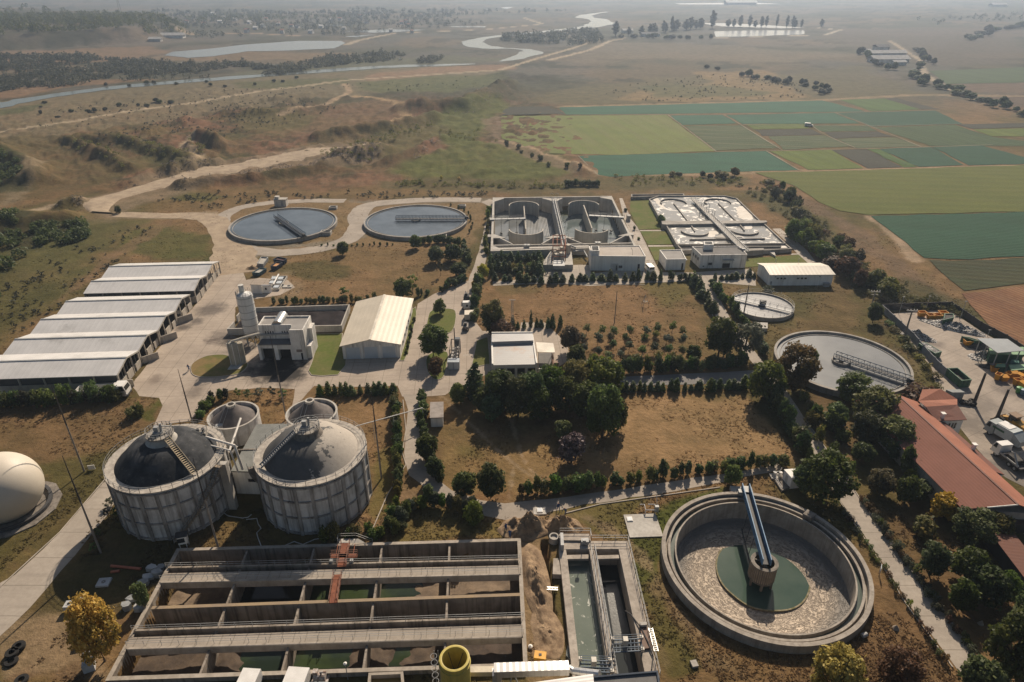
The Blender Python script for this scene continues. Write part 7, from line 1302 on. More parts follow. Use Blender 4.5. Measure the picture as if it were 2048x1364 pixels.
for i,(x_,y_) in enumerate(((1100,590),(1040,600),(1075,640),(1015,655),(985,700),(945,740),(905,800),(950,870),(870,865))):
    p=q('b6',x_,y_);a=.3+i*.4;tag(MB().prism([(p.x+.75*math.cos(a+k)*(.8+.3*((i*k*3) % 2)),p.y+.55*math.sin(a+k)) for k in (0,1.1,2.1,3.1,4.2,5.3)],0,.5+.25*(i%3)).build('rubble_block',cubm if i % 2 else M('dusty_block_%s' % 'abcdefghi'[i],(.33,.34,.34),scale=1)),['topmost','second from the top','third from the top','fourth from the top','middle','fourth from the bottom','third from the bottom','lowest','second from the bottom'][i]+' grey concrete block heaped along the left wall of the long basin','block','broken concrete blocks')
for i,(x_,y_,n_) in enumerate(((130,1120,2),(85,1165,2),(80,1215,1),(150,1340,1))):
    p=q('b6',x_,y_+15);m_=MB()
    for k in range(n_): m_.lathe((p.x+.1*k,p.y),[(.38,.02+.32*k),(.75,.02+.32*k),(.82,.18+.32*k),(.75,.33+.32*k),(.38,.33+.32*k)],24,close=True)
    tag(m_.build('tyre',rub,None,True),['black tyres, upper right of the group in the lower left corner','black tyres, left of the group in the lower left corner','single black tyre below the group in the lower left corner','single black tyre at the very bottom left'][i],'tyre','black tyres on the bare earth')
p=q('b6',1262,440);t=thing('kiosk',p,'small white open kiosk on legs beside the left digester','kiosk');MB().box((p.x,p.y,1.6),(1.3,1.,1.3),.3).build('cabinet',wht,t);MB().box((p.x,p.y-.52,1.7),(1.0,.08,.8),.3).build('window',glass,t);MB().box((p.x-.1,p.y+.1,2.35),(1.7,1.3,.1),.3).build('roof',darkst,t);g=MB()
for x_,y_ in ((-.5,-.4),(.5,-.3),(.4,.5),(-.6,.4)): g.beam((p.x+x_,p.y+y_,0),(p.x+x_,p.y+y_,1.),.1)
g.build('legs',wht,t)
hz_=M('white_hose',(.62,.6,.56),rough=.5)
for pts,lab in (([(210,960),(260,995),(360,1010),(395,1005),(420,985)],'white hose coming from the foot of the spiral stair'),([(385,1020),(455,1012),(465,1050),(485,1080),(455,1110),(462,1140),(485,1200)],'zigzag white hose lying in the digester shade'),([(640,1200),(710,1170),(770,1190),(850,1155),(930,1142),(1010,1135)],'white hose running to the basin stair')):
    P_=qs('b2',pts,.06);ps_=[P_[0]]+[P_[i].lerp(P_[i+1],k) for i in range(len(P_)-1) for k in (.25,.5,.75,1)];tag(MB().tube(ps_,.07,6).build('hose',hz_),lab,'hose')
A,B=q('b2',1125,385,5.2),q('b2',1585,258,3.6);t=thing('overhead_pipe',tuple((A+B)/2)[:2]+(0,),'long thin white overhead pipe from the right digester across the path','pipe');MB().tube([A,B,(B.x,B.y,2.2)],.09,8).build('pipe',hz_,t);g=MB()
for k in (.25,.55): v=A.lerp(B,k);g.beam((v.x,v.y,0),(v.x,v.y,v.z),.08)
g.beam((B.x,B.y,0),(B.x,B.y,B.z),.1);g.build('supports',steel,t)
# ventilation stack, duct and roofs along the lower edge
c=P(909,1316,8.);rr=30.5/F*((c.y)*CT-(8-H)*ST);t=thing('vent_stack',(c.x,c.y,0),'big yellow open topped ventilation stack at the bottom edge','stack');ys_=M('stack_yellow',(.50,.40,.10),(.43,.35,.09),rough=.45,scale=.6,streak=.35,sc=(.2,.17,.06))
MB().lathe(c,[(rr,0),(rr,8),(rr-.14,8.03),(rr-.3,8),(rr-.3,4)],56).build('shell',ys_,t,True);MB().ring(c,rr-.02,rr+.1,7.2,7.35,56).build('collar',ys_,t,True);MB().disk(c,rr-.31,4.3,48).build('grating',darkst,t);g=MB()
for a in (2.2,.9): g.beam((c.x,c.y,5.2),(c.x+(rr-.3)*math.cos(a),c.y+(rr-.3)*math.sin(a),7.4),.07)
g.build('brace_rods',darkst,t);g=MB();x_,y_=c.x-rr-.35,c.y+.2;g.beam((x_-.22,y_,0),(x_-.22,y_,9.),.06).beam((x_+.22,y_,0),(x_+.22,y_,9.),.06)
for k in range(6): g.ring((x_-.3,y_),.34,.38,2.5+k*1.1,2.58+k*1.1,16)
g.build('caged_ladder',steel,t)
sil=sheetm('duct_sheet',(.62,.61,.59),(1,.05),.75,rough=.3,metal=.6,dark=.45);A,B=q('b8',300,1285,3.4),q('b8',810,1268,3.4);t=thing('air_duct',tuple((A+B)/2)[:2]+(0,),'segmented silver air duct on a stand near the yellow generator','duct');MB().beam(A,B,1.25,1.1).build('duct',sil,t);MB().beam(A+Vector((.35,0,-.3)),A+Vector((.35,-.1,-3.4)),1.1,1.1).build('duct_elbow',sil,t);MB().beam(q('b8',130,1292,2.2),q('b8',300,1290,2.2),.8,.8).build('duct',M('cream_duct',(.55,.49,.38),rough=.5),t);MB().tube([B,B+Vector((.6,-.4,0)),q('b8',1020,1310,4.6)],.45,10).build('duct_bend',sil,t);MB().beam(A.lerp(B,.25)-Vector((0,0,.5)),A.lerp(B,.2)-Vector((0,0,3.4)),.14).beam(A.lerp(B,.25)-Vector((0,0,.5)),A.lerp(B,.35)-Vector((0,0,3.4)),.14).build('stand',steel,t)
h=5.;g_=qs('b8',[(540,1372),(968,1312),(978,1420),(560,1480)],h);g2=qs('b8',[(972,1338),(1412,1300),(1430,1420),(984,1450)],h-.3);t=thing('blower_house',tuple(g_[1])[:2]+(0,),'building roof at the bottom edge, white ribbed on the left and dark on the right','building');MB().prism(g_,0,h-.2).build('wall',wht,t);MB().prism([tuple(v) for v in inset([tuple(v) for v in g_],-.15)],h-.196,h).build('roof',sheetm('white_ribbed_roof',(.62,.6,.57),(-.15,1),.45,rough=.4,dark=.4),t);MB().prism(g2,0,h-.5).build('wall',bwd,t);MB().prism([tuple(v) for v in inset([tuple(v) for v in g2],-.1)],h-.496,h-.3).build('roof',roofd,t);MB().walls([tuple(v[:2]) for v in g2],.2,h-.3,h-.05,True).build('parapet',M('navy_parapet',(.06,.075,.1)),t)
t=thing('inlet_channel',q('b7',1200,1330),'small ochre watered concrete trough below the long basin','trough');MB().walls([v[:2] for v in qs('b7',[(1085,1300),(1325,1290),(1335,1400),(1075,1410)],1.)],.35,-1,.9,True).build('wall',ptop,t);MB().sheet(qs('b7',[(1085,1300),(1325,1290),(1335,1400),(1075,1410)],.2)).build('water',waterm('ochre_water',(.22,.15,.05),.1,1,.05),t)
for x_,y_,w_,lab in ((185,1372,2.2,'white box body cut by the bottom edge, left one'),(540,1362,2.6,'white box body cut by the bottom edge, right one')):
    p=q('b7',x_,y_,1.);mk=V((p.x,p.y,0),1.5);t=thing('box_trailer',(p.x,p.y,0),lab,'trailer');mk(lambda m: m.prism([(-1.6,-w_/2),(1.2,-w_/2),(1.2,w_/2),(-1.6,w_/2)],.5,2.1),'body',vw,t);wheels(mk,t,(-.8,),w_/2,.35,.2)
p=q('b7',715,1335,.6);t=thing('pump_unit',(p.x,p.y,0),'rusty pump unit with pipes at the bottom edge','pump');g=MB().tube([(p.x-.7,p.y,.9),(p.x+.7,p.y,.9)],.5,14);g.box((p.x,p.y,.3),(2,1.2,.4)).tube([(p.x+.2,p.y,.9),(p.x+.2,p.y-.2,2.),(p.x+.9,p.y-.2,2.)],.15).box((p.x-.5,p.y+.1,1.6),(.6,.6,.5)).build('pump_body',M('pump_paint',(.25,.17,.13),(.5,.47,.43),scale=2.5),t);MB().rail([(p.x-1.2,p.y-.9,.1),(p.x+1.2,p.y-.9,.1)],1.1).build('guard_rail',steel,t)
b_=q('b7',922,1345);h=hgt(*Q('b7',922,1345),Q('b7',895,1228)[1]);t=thing('lamp_post',b_,'short lamp post with white globe below the long basin','lamp');MB().tube([b_,b_+Vector((0,0,h))],.05,6).build('post',steel,t);MB().lathe(b_,[(.01,h-.15),(.22,h),(.22,h+.1),(.01,h+.25)],14).build('globe',wht,t)
b_=q('b8',548,1130);tag(MB().lathe(b_,[(.01,0),(.28,.05),(.3,.3),(.01,.5)],14).build('globe_cover',wht,None,True),'white round cover lying on the trodden earth above the generator','cover')
for k,x_,y_,w_,d_,lab in (('b8',612,200,2.1,1.7,'pale slab with blue square hatch beside the path'),('b8',1315,300,5.2,5.,'grey concrete pad with small white framed hatch on the lawn')):
    p=q(k,x_,y_);t=thing('concrete_pad',p,lab,'slab');MB().box((p.x,p.y,.08),(w_,d_,.2),.05).build('slab',concl,t);hx=p.x if w_ < 3 else p.x-1.9;hy=p.y if w_ < 3 else p.y+1.3;MB().box((hx,hy,.25),(.9,1.0,.16),.05).build('hatch_frame',wht,t);MB().box((hx,hy,.34),(.65,.75,.03),.05).build('hatch',gatem,t)
p=q('b8',1365,205);t=thing('valve_rig',p,'white pipe frame with grey valve standing by the concrete pad','valve');MB().tube([(p.x-1.6,p.y+.8,.9),(p.x-.9,p.y+.8,.9),(p.x-.9,p.y-.5,.9),(p.x+.8,p.y-.5,.9),(p.x+.8,p.y+.8,.9),(p.x-.3,p.y+.8,.9)],.09).beam((p.x-.9,p.y-.5,0),(p.x-.9,p.y-.5,.9),.12).beam((p.x+.8,p.y+.5,0),(p.x+.8,p.y+.5,.9),.12).build('pipe_frame',M('white_pipe_b',(.65,.63,.6),rough=.5),t);MB().box((p.x+.9,p.y-.3,1.),(.6,.5,1.1)).tube([(p.x+.9,p.y-.3,1.4),(p.x+1.1,p.y+1.5,2.4)],.05).build('valve',steel,t)
for x_,y_,r_,lab in ((535,965,.5,'round boulder on the bare soil beside the emptied tank'),(1175,930,.42,'round boulder near the dark trees right of the road'),(915,1180,.35,'pale boulder at the kerb of the right road')): mound('boulder',q('c2',x_,y_),r_,r_*.9,r_*1.5,M('boulder_stone',(.33,.28,.23),scale=2) if x_ == 535 else bpy.data.materials['boulder_stone'],lab,'boulder',0,x_ % 7,None,14,6,.3)
p=q('c2',298,1030);tag(MB().tube([(p.x-.3,p.y,.3),(p.x+.4,p.y+.2,.4)],.3,12).build('drain_stub',cubm),'pale drain pipe stub beside the emptied tank rim','pipe');p=q('c1',300,1330);tag(MB().box((p.x,p.y,.2),(.8,.9,.35),.2).build('drain_cover',concl),'small concrete drain cover on the grass by the grit channels','cover')
p=q('c2',410,560);t=thing('sign',p,'small blank sign board on two legs between the emptied tank and the road','sign');MB().box((p.x,p.y,1.3),(.9,.06,.7),1.1).build('board',gatem,t);MB().beam((p.x-.15,p.y-.3,0),(p.x-.15,p.y-.3,1.2),.06).beam((p.x+.15,p.y+.3,0),(p.x+.15,p.y+.3,1.2),.06).build('legs',steel,t)
# ================================================================ PEOPLE
m,nt,b=newmat('work_clothes');oc=nd(nt,'ShaderNodeTexCoord').outputs['Object'];zz_=nd(nt,'ShaderNodeSeparateXYZ',Vector=oc).outputs[2]
cc=ramp(nt,math_(nt,'DIVIDE',zz_,1.8),[(0,(.03,.03,.03)),(.05,(.03,.03,.03)),(.055,(.03,.075,.19)),(.82,(.035,.09,.22)),(.825,(.42,.24,.16)),(.93,(.42,.24,.16)),(.935,(.03,.02,.015))]);
for e in range(1): nt.nodes[-1].color_ramp.interpolation='CONSTANT' if hasattr(nt.nodes[-1],'color_ramp') else None
nt.links.new(cc,b.inputs['Base Color']);b.inputs['Roughness'].default_value=.9;clothm=m
def person(p,hd,lab,stride=.3,bend=0.,arms=(.25,-.25)):
    V_=[];E_=[];Rr=[]
    def n(x,y,z,r,par=None):
        V_.append((x,y,z));Rr.append(r);i=len(V_)-1
        if par is not None: E_.append((par,i))
        return i
    bx=bend
    pel=n(0,0,.95,.15);wa=n(bx*.25,0,1.1,.135,pel);ch=n(bx*.6,0,1.33,.16,wa);nk=n(bx*.8,0,1.5,.06,ch);hd0=n(bx+.03,0,1.60,.085,nk);n(bx+.04,0,1.70,.095,hd0);ns=n(bx+.12,0,1.62,.03,hd0)
    for s in (-1,1):
        st_=stride*s;hp=n(st_*.12,s*.1,.86,.105,pel);kn=n(st_*.55+.04,s*.11,.48,.07,hp);an=n(st_-.03,s*.11,.09,.048,kn);n(st_+.16,s*.13,.05,.045,an)
        sh=n(bx*.65,s*.19,1.40,.075,ch);aa=arms[0 if s < 0 else 1];el=n(bx*.7+aa*.5,s*.27,1.12,.05,sh);wr=n(bx*.7+aa+.06,s*.26,.90,.034,el);pm2=n(bx*.7+aa+.09,s*.26,.83,.036,wr)
        for k in range(4): f1=n(bx*.7+aa+.10+.0*k,s*.26+(k-1.5)*.02,.77,.010,pm2);n(bx*.7+aa+.115,s*.26+(k-1.5)*.02,.735+.006*abs(k-1.5),.008,f1)
        n(bx*.7+aa+.14,s*.225,.80,.010,pm2)
    me=bpy.data.meshes.new('person');me.from_pydata(V_,E_,[]);o=bpy.data.objects.new('person',me);COL.objects.link(o);o.location=p;o.rotation_euler=(0,0,hd)
    md=o.modifiers.new('skin','SKIN')
    if not me.skin_vertices: me.attributes  # the modifier adds the layer below
    bm_=__import__('bmesh').new();bm_.from_mesh(me);ly_=bm_.verts.layers.skin.verify();bm_.verts.ensure_lookup_table()
    for i,v in enumerate(bm_.verts): v[ly_].radius=(Rr[i],Rr[i]*(1.25 if i in (0,1,2) else 1));v[ly_].use_root=i == 0
    bm_.to_mesh(me);bm_.free();o.modifiers.new('sub','SUBSURF').levels=1;o.modifiers['sub'].render_levels=1;me.materials.append(clothm);return tag(o,lab,'person')
person(q('b8',738,196),-1.2,'person in blue work clothes walking, left of the pair on the grass by the path',.3);person(q('b8',785,224),-2.2,'person in blue work clothes leaning forward, right of the pair by the path',.38,.22,(.4,-.2));person(q('b8',382,337),2.2,'person in blue standing at the left foot of the big earth heap',.15,.1);person(q('b8',408,384),1.5,'person in blue at the corner of the long basin, nearer of two',.25,.15,(.35,.1));person(q('a4',1290,1097),1.0,'lone person in blue walking on the concrete yard near the lawn island',.32)
# ================================================================ VEGETATION
rng=np.random.default_rng(5)
def leafmesh(name,clumps,n,s,flat=.0,shell=.55):
    """a crown of n leaf clusters: small quads on and inside uneven clumps"""
    cl=np.array([c[:6] for c in clumps],float);vol=(cl[:,3]*cl[:,4]*cl[:,5])**.67;idx=rng.choice(len(cl),n,p=vol/vol.sum())
    d=rng.normal(size=(n,3));d /= np.linalg.norm(d,axis=1)[:,None];r=(shell+(1-shell)*rng.random(n))**.7*(1+.12*rng.normal(size=n))
    p=cl[idx,:3]+d*r[:,None]*cl[idx,3:6];nrm=d+rng.normal(size=(n,3))*.7+np.array([0,0,.35]);nrm /= np.linalg.norm(nrm,axis=1)[:,None]
    a=np.cross(nrm,rng.normal(size=(n,3)));a /= np.linalg.norm(a,axis=1)[:,None];b=np.cross(nrm,a);sz=s*(.55+.9*rng.random(n))[:,None]
    q4=np.stack([p-a*sz*.5-b*sz*.32,p+a*sz*.5-b*sz*.3,p+a*sz*.42+b*sz*.36,p-a*sz*.46+b*sz*.33],1).reshape(-1,3)
    q4[:,2]=np.maximum(q4[:,2],.03);tone=np.clip(.5*rng.random(n)+.5*rng.random(len(cl))[idx]+.06*rng.normal(size=n),0,1)
    return q4,tone
def mk_mesh(name,q4,tone):
    n=len(tone);me=bpy.data.meshes.new(name);me.vertices.add(4*n);me.vertices.foreach_set('co',q4.astype(np.float32).ravel());me.loops.add(4*n);me.loops.foreach_set('vertex_index',np.arange(4*n,dtype=np.int32));me.polygons.add(n)
    me.polygons.foreach_set('loop_start',np.arange(n,dtype=np.int32)*4);me.polygons.foreach_set('loop_total',np.full(n,4,np.int32));me.update()
    at=me.attributes.new('tone','FLOAT','FACE');at.data.foreach_set('value',tone.astype(np.float32));me.materials.append(None);return me
def clumps_ball(W,Hh,z0,k,f=.45,seed=0,top=1.):
    r_=random.Random(seed);out=[]
    for i in range(k):
        t=(i+.5)/k;a=i*2.4+r_.uniform(-.4,.4);zz=z0+(Hh-z0)*(.12+.76*t);prof=math.sin(math.pi*min(.98,.18+.74*t*top))**.8;rr=W*.5*prof*r_.uniform(.45,.72);s=W*f*.5*r_.uniform(.7,1.25)
        out.append((rr*math.cos(a),rr*math.sin(a),zz,s,s,s*.8))
    return out
def trunkmesh(name,Hh,r,z0,W,limbs,seed):
    r_=random.Random(seed);mb=MB();top=z0+(Hh-z0)*.55;mb.tube([(0,0,-.1),(r_.uniform(-.1,.1)*r*3,0,z0*.6),(r_.uniform(-.2,.2),r_.uniform(-.2,.2),top)],r,8,r*.35)
    for i in range(limbs): a=i*2*math.pi/limbs+r_.random();zz=z0*r_.uniform(.55,1.1);mb.tube([(0,0,zz),(W*.16*math.cos(a),W*.16*math.sin(a),zz+(Hh-z0)*.22),(W*.34*math.cos(a),W*.34*math.sin(a),zz+(Hh-z0)*r_.uniform(.35,.6))],r*.5,6,r*.12)
    me=bpy.data.meshes.new(name);me.from_pydata(mb.v,[],mb.f);return me
bark=M('bark',(.13,.095,.065),(.09,.065,.045),scale=2,bmp=.6)
KIND={'bush':(2.,1.7),'cone':(3.,1.4),'orchard':(2.6,1.8),'broad':(9.,8.5),'round':(5.,4.8),'willow':(7.,6.5),'shrub':(2.4,3.2),'poplar':(18.,5.),'sapling':(3.,2.),'low':(1.2,2.)}
MESH={};TRK={}
for v in range(3):
    MESH['bush',v]=mk_mesh('bush_leaves',*leafmesh('b',[(0,0,.75,.62,.62,.75),(0,0,1.3,.52,.52,.6)]+clumps_ball(1.5,1.9,.15,7,.5,v),620,.21));MESH['cone',v]=mk_mesh('cone_leaves',*leafmesh('c',[(.05*math.cos(i*2+v),.05*math.sin(i*2),.3+i*.36,.62*(1-(i/8.2)**1.6)+.06,.62*(1-(i/8.2)**1.6)+.06,.34) for i in range(8)],620,.22))
    MESH['orchard',v]=mk_mesh('orchard_leaves',*leafmesh('o',[(0,0,1.65,.6,.6,.55)]+clumps_ball(1.7,2.5,.95,6,.5,v+9),420,.2));TRK['orchard',v]=trunkmesh('orchard_trunk',2.4,.06,.8,1.6,3,v)
    MESH['broad',v]=mk_mesh('broad_leaves',*leafmesh('t',clumps_ball(8.6,8.9,.9,24,.31,v+20,.95),5200,.38,shell=.45));TRK['broad',v]=trunkmesh('broad_trunk',9,.28,2.3,8,6,v)
    MESH['round',v]=mk_mesh('round_leaves',*leafmesh('r',clumps_ball(4.6,4.9,.7,16,.42,v+40),2600,.33,shell=.6));TRK['round',v]=trunkmesh('round_trunk',5,.16,1.,4.4,5,v)
    MESH['willow',v]=mk_mesh('willow_leaves',*leafmesh('w',clumps_ball(6.2,6.9,1.4,20,.34,v+60,.92),2300,.3,shell=.3));TRK['willow',v]=trunkmesh('willow_trunk',7,.2,1.9,6,7,v)
    MESH['shrub',v]=mk_mesh('shrub_leaves',*leafmesh('s',clumps_ball(3.,2.4,.1,9,.5,v+80,.8),620,.3));MESH['low',v]=mk_mesh('low_leaves',*leafmesh('l',clumps_ball(1.9,1.2,.05,6,.55,v+84,.8),240,.22))
    MESH['poplar',v]=mk_mesh('poplar_leaves',*leafmesh('p',[(.4*math.cos(i*1.9),.4*math.sin(i*1.9),3+i*1.35,1.9*math.sin(math.pi*(.15+.8*i/11)),1.9*math.sin(math.pi*(.15+.8*i/11)),1.3) for i in range(11)],1100,.7));TRK['poplar',v]=trunkmesh('poplar_trunk',18,.3,3.,4,4,v)
    MESH['sapling',v]=mk_mesh('sapling_leaves',*leafmesh('y',clumps_ball(1.9,2.9,.8,7,.42,v+90),260,.22,shell=.2));TRK['sapling',v]=trunkmesh('sapling_trunk',3,.06,.9,1.8,4,v)
LM={'dark':leafm('leaf_dark',(.031,.047,.011),(.072,.095,.022),(.157,.181,.046)),'green':leafm('leaf_green',(.040,.072,.015),(.093,.139,.029),(.186,.229,.055)),'thuja':leafm('leaf_thuja',(.026,.050,.015),(.060,.100,.029),(.129,.181,.055),.3,.015),'olive':leafm('leaf_olive',(.064,.070,.017),(.143,.139,.036),(.258,.222,.061)),'lime':leafm('leaf_lime',(.064,.097,.015),(.129,.174,.024),(.215,.250,.049)),
 'rust':leafm('leaf_autumn',(.072,.070,.017),(.172,.125,.032),(.315,.195,.055)),'yellow':leafm('leaf_yellow',(.16,.15,.012),(.46,.36,.016),(.68,.52,.04),.34),'purple':leafm('leaf_purple',(.050,.031,.036),(.114,.076,.085),(.243,.174,.182),.2),'silver':leafm('leaf_silver',(.05,.065,.04),(.095,.115,.07),(.17,.19,.125)),'grey':leafm('leaf_grey',(.03,.034,.022),(.06,.064,.04),(.11,.11,.07)),'brown':leafm('leaf_brown',(.06,.038,.02),(.12,.075,.04),(.2,.125,.07)),'walnut':leafm('leaf_walnut',(.043,.058,.010),(.114,.125,.022),(.243,.209,.041))}
ppm=lambda p: F/(p[1]*CT-(p[2]-H)*ST)
def leafobj(nm,kd,mat,par=None):
    o=bpy.data.objects.new(nm,MESH[kd,R0.randrange(3)]);COL.objects.link(o);o.material_slots[0].link='OBJECT';o.material_slots[0].material=LM[mat]
    if par is not None: o.parent=par
    return o
def plant(x,y,ty,wpx,kd,mat,lab,cat,name=None,group=None,jit=.0):
    """a tree or bush: photo foot point, photo height of its top, photo width"""
    p=P(x,y);p.z=tz(p.x,p.y);h=hgt(x,y,ty) if y > ty else 1;wd=wpx/ppm(p);K=KIND[kd];sc=(wd/K[1]*R0.uniform(1-jit,1+jit),wd/K[1]*R0.uniform(1-jit,1+jit),h/K[0]*R0.uniform(1-jit,1+jit))
    if (kd,0) in TRK:
        t=bpy.data.objects.new(name or 'tree',None);COL.objects.link(t);t['_o']=tuple(p);k=R0.randrange(3);tr=bpy.data.objects.new('trunk',TRK[kd,k]);COL.objects.link(tr);tr.parent=t
        if not TRK[kd,k].materials: TRK[kd,k].materials.append(bark)
        leafobj('crown',kd,mat,t)
    else: t=leafobj(name or 'bush',kd,mat)
    t.location=p;t.rotation_euler=(0,0,R0.uniform(0,6.28));t.scale=sc;return tag(t,lab,cat,group)
def row(pts,n,hpx,wpx,kd,mats,lab,name='hedge_bush',cat='bush',jit=.24,wob=.4,group=None):
    G=Ps(pts);d=[0]
    for a,b_ in zip(G,G[1:]): d.append(d[-1]+(b_-a).length)
    for i in range(n):
        s=d[-1]*(i+.5)/n;k=max(j for j in range(len(G)-1) if d[j] <= s);g=G[k].lerp(G[k+1],(s-d[k])/(d[k+1]-d[k]));g=g+Vector((R0.uniform(-wob,wob),R0.uniform(-wob,wob),0));X,Y=px(g);hh=hpx*R0.uniform(.68,1.2)
        plant(X,Y,Y-hh,wpx*R0.uniform(.8,1.3),kd,R0.choice(mats),lab,cat,name,group or lab,jit)
T_=lambda *a,**k: plant(*a,**k)
# ---- big single trees (foot x, y, top y, width)
for a in ((950,792,728,46,'cone','thuja','dark pointed conifer at the upper left of the big clump'),(1000,818,738,78,'broad','dark','dark broad tree second from the left in the big clump'),(1036,832,752,76,'broad','dark','dark tree at the lower front of the big clump'),(965,822,775,46,'round','dark','low dark tree at the left foot of the big clump'),(1062,826,742,74,'broad','thuja','dense grey green tree in the middle of the big clump'),(1100,814,732,74,'broad','green','bright green tree in the big clump with sky lit top'),
  (1150,802,720,76,'broad','olive','olive tree of the big clump just below the cream canopy'),(1198,796,714,96,'broad','walnut','broad brownish walnut tree at the upper right of the big clump'),(1204,876,766,86,'broad','green','tall green tree reaching down over the dry lawn'),(1234,860,796,44,'round','walnut','small walnut crown at the far right of the big clump'),(917,808,766,36,'round','green','small green tree left of the big clump, by the white hut'),(1126,878,842,42,'round','green','small round green tree left of the purple plum'),(1078,842,776,58,'broad','dark','dark shaded tree at the lower centre of the big clump'),(1130,826,752,66,'broad','walnut','olive brown tree filling the clump right of centre'),(985,838,788,54,'round','thuja','bluish low tree at the front left of the big clump'),(1172,836,762,70,'broad','dark','dark tree behind the tall green one of the big clump'),
  (1143,925,866,62,'round','purple','purple leaved plum tree on the dry lawn'),(867,712,650,66,'broad','green','leafy tree on the road island left of the transformer'),(872,752,715,36,'round','brown','low brownish shrub tree below the island tree'),(880,628,598,28,'round','green','little tree on the upper road island'),(985,668,600,58,'broad','olive','pale olive tree left of the lattice mast'),(1003,682,640,55,'round','brown','brownish tree against the back wall of the control building'),(1140,705,650,44,'round','brown','reddish brown bushy tree right of the control building'),(1152,738,690,42,'round','dark','dark tree beside the cream canopy'),
  (1436,712,632,72,'broad','dark','dark rusty tree left of the pale willow'),(1487,716,645,78,'willow','silver','pale silvery willow over the right road'),(1585,778,690,96,'broad','rust','autumn coloured tree overlapping the big grey water tank'),(1527,798,722,80,'broad','walnut','olive brown tree at the crossroads'),(1385,722,690,34,'round','dark','dark round tree at the hedge right end below the orchard'),
  (1703,800,750,80,'broad','green','green tree leaning over the front rim of the grey water tank'),(1670,852,806,50,'round','thuja','bluish tree below the grey water tank'),(1745,848,778,95,'broad','olive','large yellow green tree at the upper corner of the red roof'),(1782,898,836,90,'broad','walnut','broad olive tree covering the edge of the red roof'),(1728,884,824,72,'broad','dark','dark tree behind the olive one near the red roof'),(1722,925,886,46,'round','dark','dark round bush tree on the shady bank'),
  (1828,950,912,60,'broad','green','green tree halfway along the red roof'),(1808,1005,955,46,'round','dark','small dark tree below the halfway one'),(1645,998,908,112,'broad','dark','big round dark tree at the white box cabin'),(1608,985,930,60,'broad','green','smaller dark green tree between cabin and road'),(1757,985,940,62,'round','olive','round tree on the bank right of the road, alone on bare soil'),(1882,1035,990,60,'round','yellow','yellowing bush at the lower corner of the red roof'),(1935,1085,1020,92,'broad','green','leafy tree against the grey lean-to shed'),(1990,1075,1030,60,'round','olive','tree top just in front of the grey lean-to shed'),
  (1858,1150,1090,62,'round','dark','dark round tree on the bare bank in the lower right'),(1930,1160,1100,74,'round','dark','dark tree against the rusty shed wall, upper one'),(1965,1205,1140,84,'round','dark','dark tree against the rusty shed wall, middle one'),(1915,1220,1165,58,'round','dark','dark bush tree in the lower right group of three'),(2005,1200,1150,56,'round','lime','lighter green tree by the rusty shed corner'),(1790,1375,1308,96,'broad','brown','dark brownish tree at the bottom edge right of the yellow one'),(2010,1345,1235,120,'broad','dark','large dark tree in the bottom right corner'),(1950,1385,1320,80,'round','dark','dark tree at the bottom edge by the end of the road'),(2045,1290,1180,90,'broad','dark','dark tree cut by the right picture edge'),
  (1658,1400,1302,118,'broad','yellow','bright yellow tree at the bottom edge below the emptied tank'),(210,1322,1194,92,'broad','yellow','golden yellow tree in the lower left corner by the manhole cubes'),(290,1215,1165,34,'round','green','green bush growing out of the left end of the long basin'),
  (686,510,483,26,'round','green','lone small tree below the left blue bridge tank'),(832,497,470,26,'round','green','small dark tree below the right blue bridge tank'),(872,525,492,36,'round','dark','left of two dark round trees left of the gravel road'),(906,522,488,42,'round','dark','right of two dark round trees left of the gravel road'),(918,552,525,38,'round','dark','dark round tree at the bend of the gravel road'),(806,596,558,44,'round','dark','dark round tree behind the storage hall'),(826,588,545,28,'sapling','lime','pale yellow green young tree behind the storage hall'),(688,592,574,24,'sapling','green','thin young tree behind the walled sludge store'),(881,552,515,14,'sapling','grey','nearly bare little tree on the dry lawn by the gravel road'),(966,556,528,26,'round','yellow','yellowish tree at the corner of gravel road and hedge'),(950,575,560,16,'round','yellow','small yellow bush at the gravel road corner'),
  (1321,448,430,20,'round','green','small tree at the left wall of the frothing basin'),(855,918,868,54,'round','dark','dark round tree beside the curved path'),(870,955,915,38,'round','dark','dark bush tree at the bend of the curved path'),(930,990,945,54,'round','dark','left of two spreading dark trees above the lower path'),(982,995,930,62,'round','dark','right of two spreading dark trees above the lower path'),(948,1050,1002,42,'round','green','green round tree below the lower path by the earth heap'),(1462,968,930,38,'round','green','green round tree on the strip above the emptied tank'),(1335,645,640,3,'sapling','grey','twig like dead sapling in the orchard'),
  (1745,645,605,34,'round','dark','round dark tree around the foot of the concrete power pole'),(1843,812,778,84,'shrub','brown','brownish wild bush over the top of the red wing'),(225,800,772,26,'round','green','bush in front of the tipper truck'),(1625,725,700,20,'round','green','small bush peeping at the front of the grey water tank')):
    plant(*a[:6],a[6],'tree')
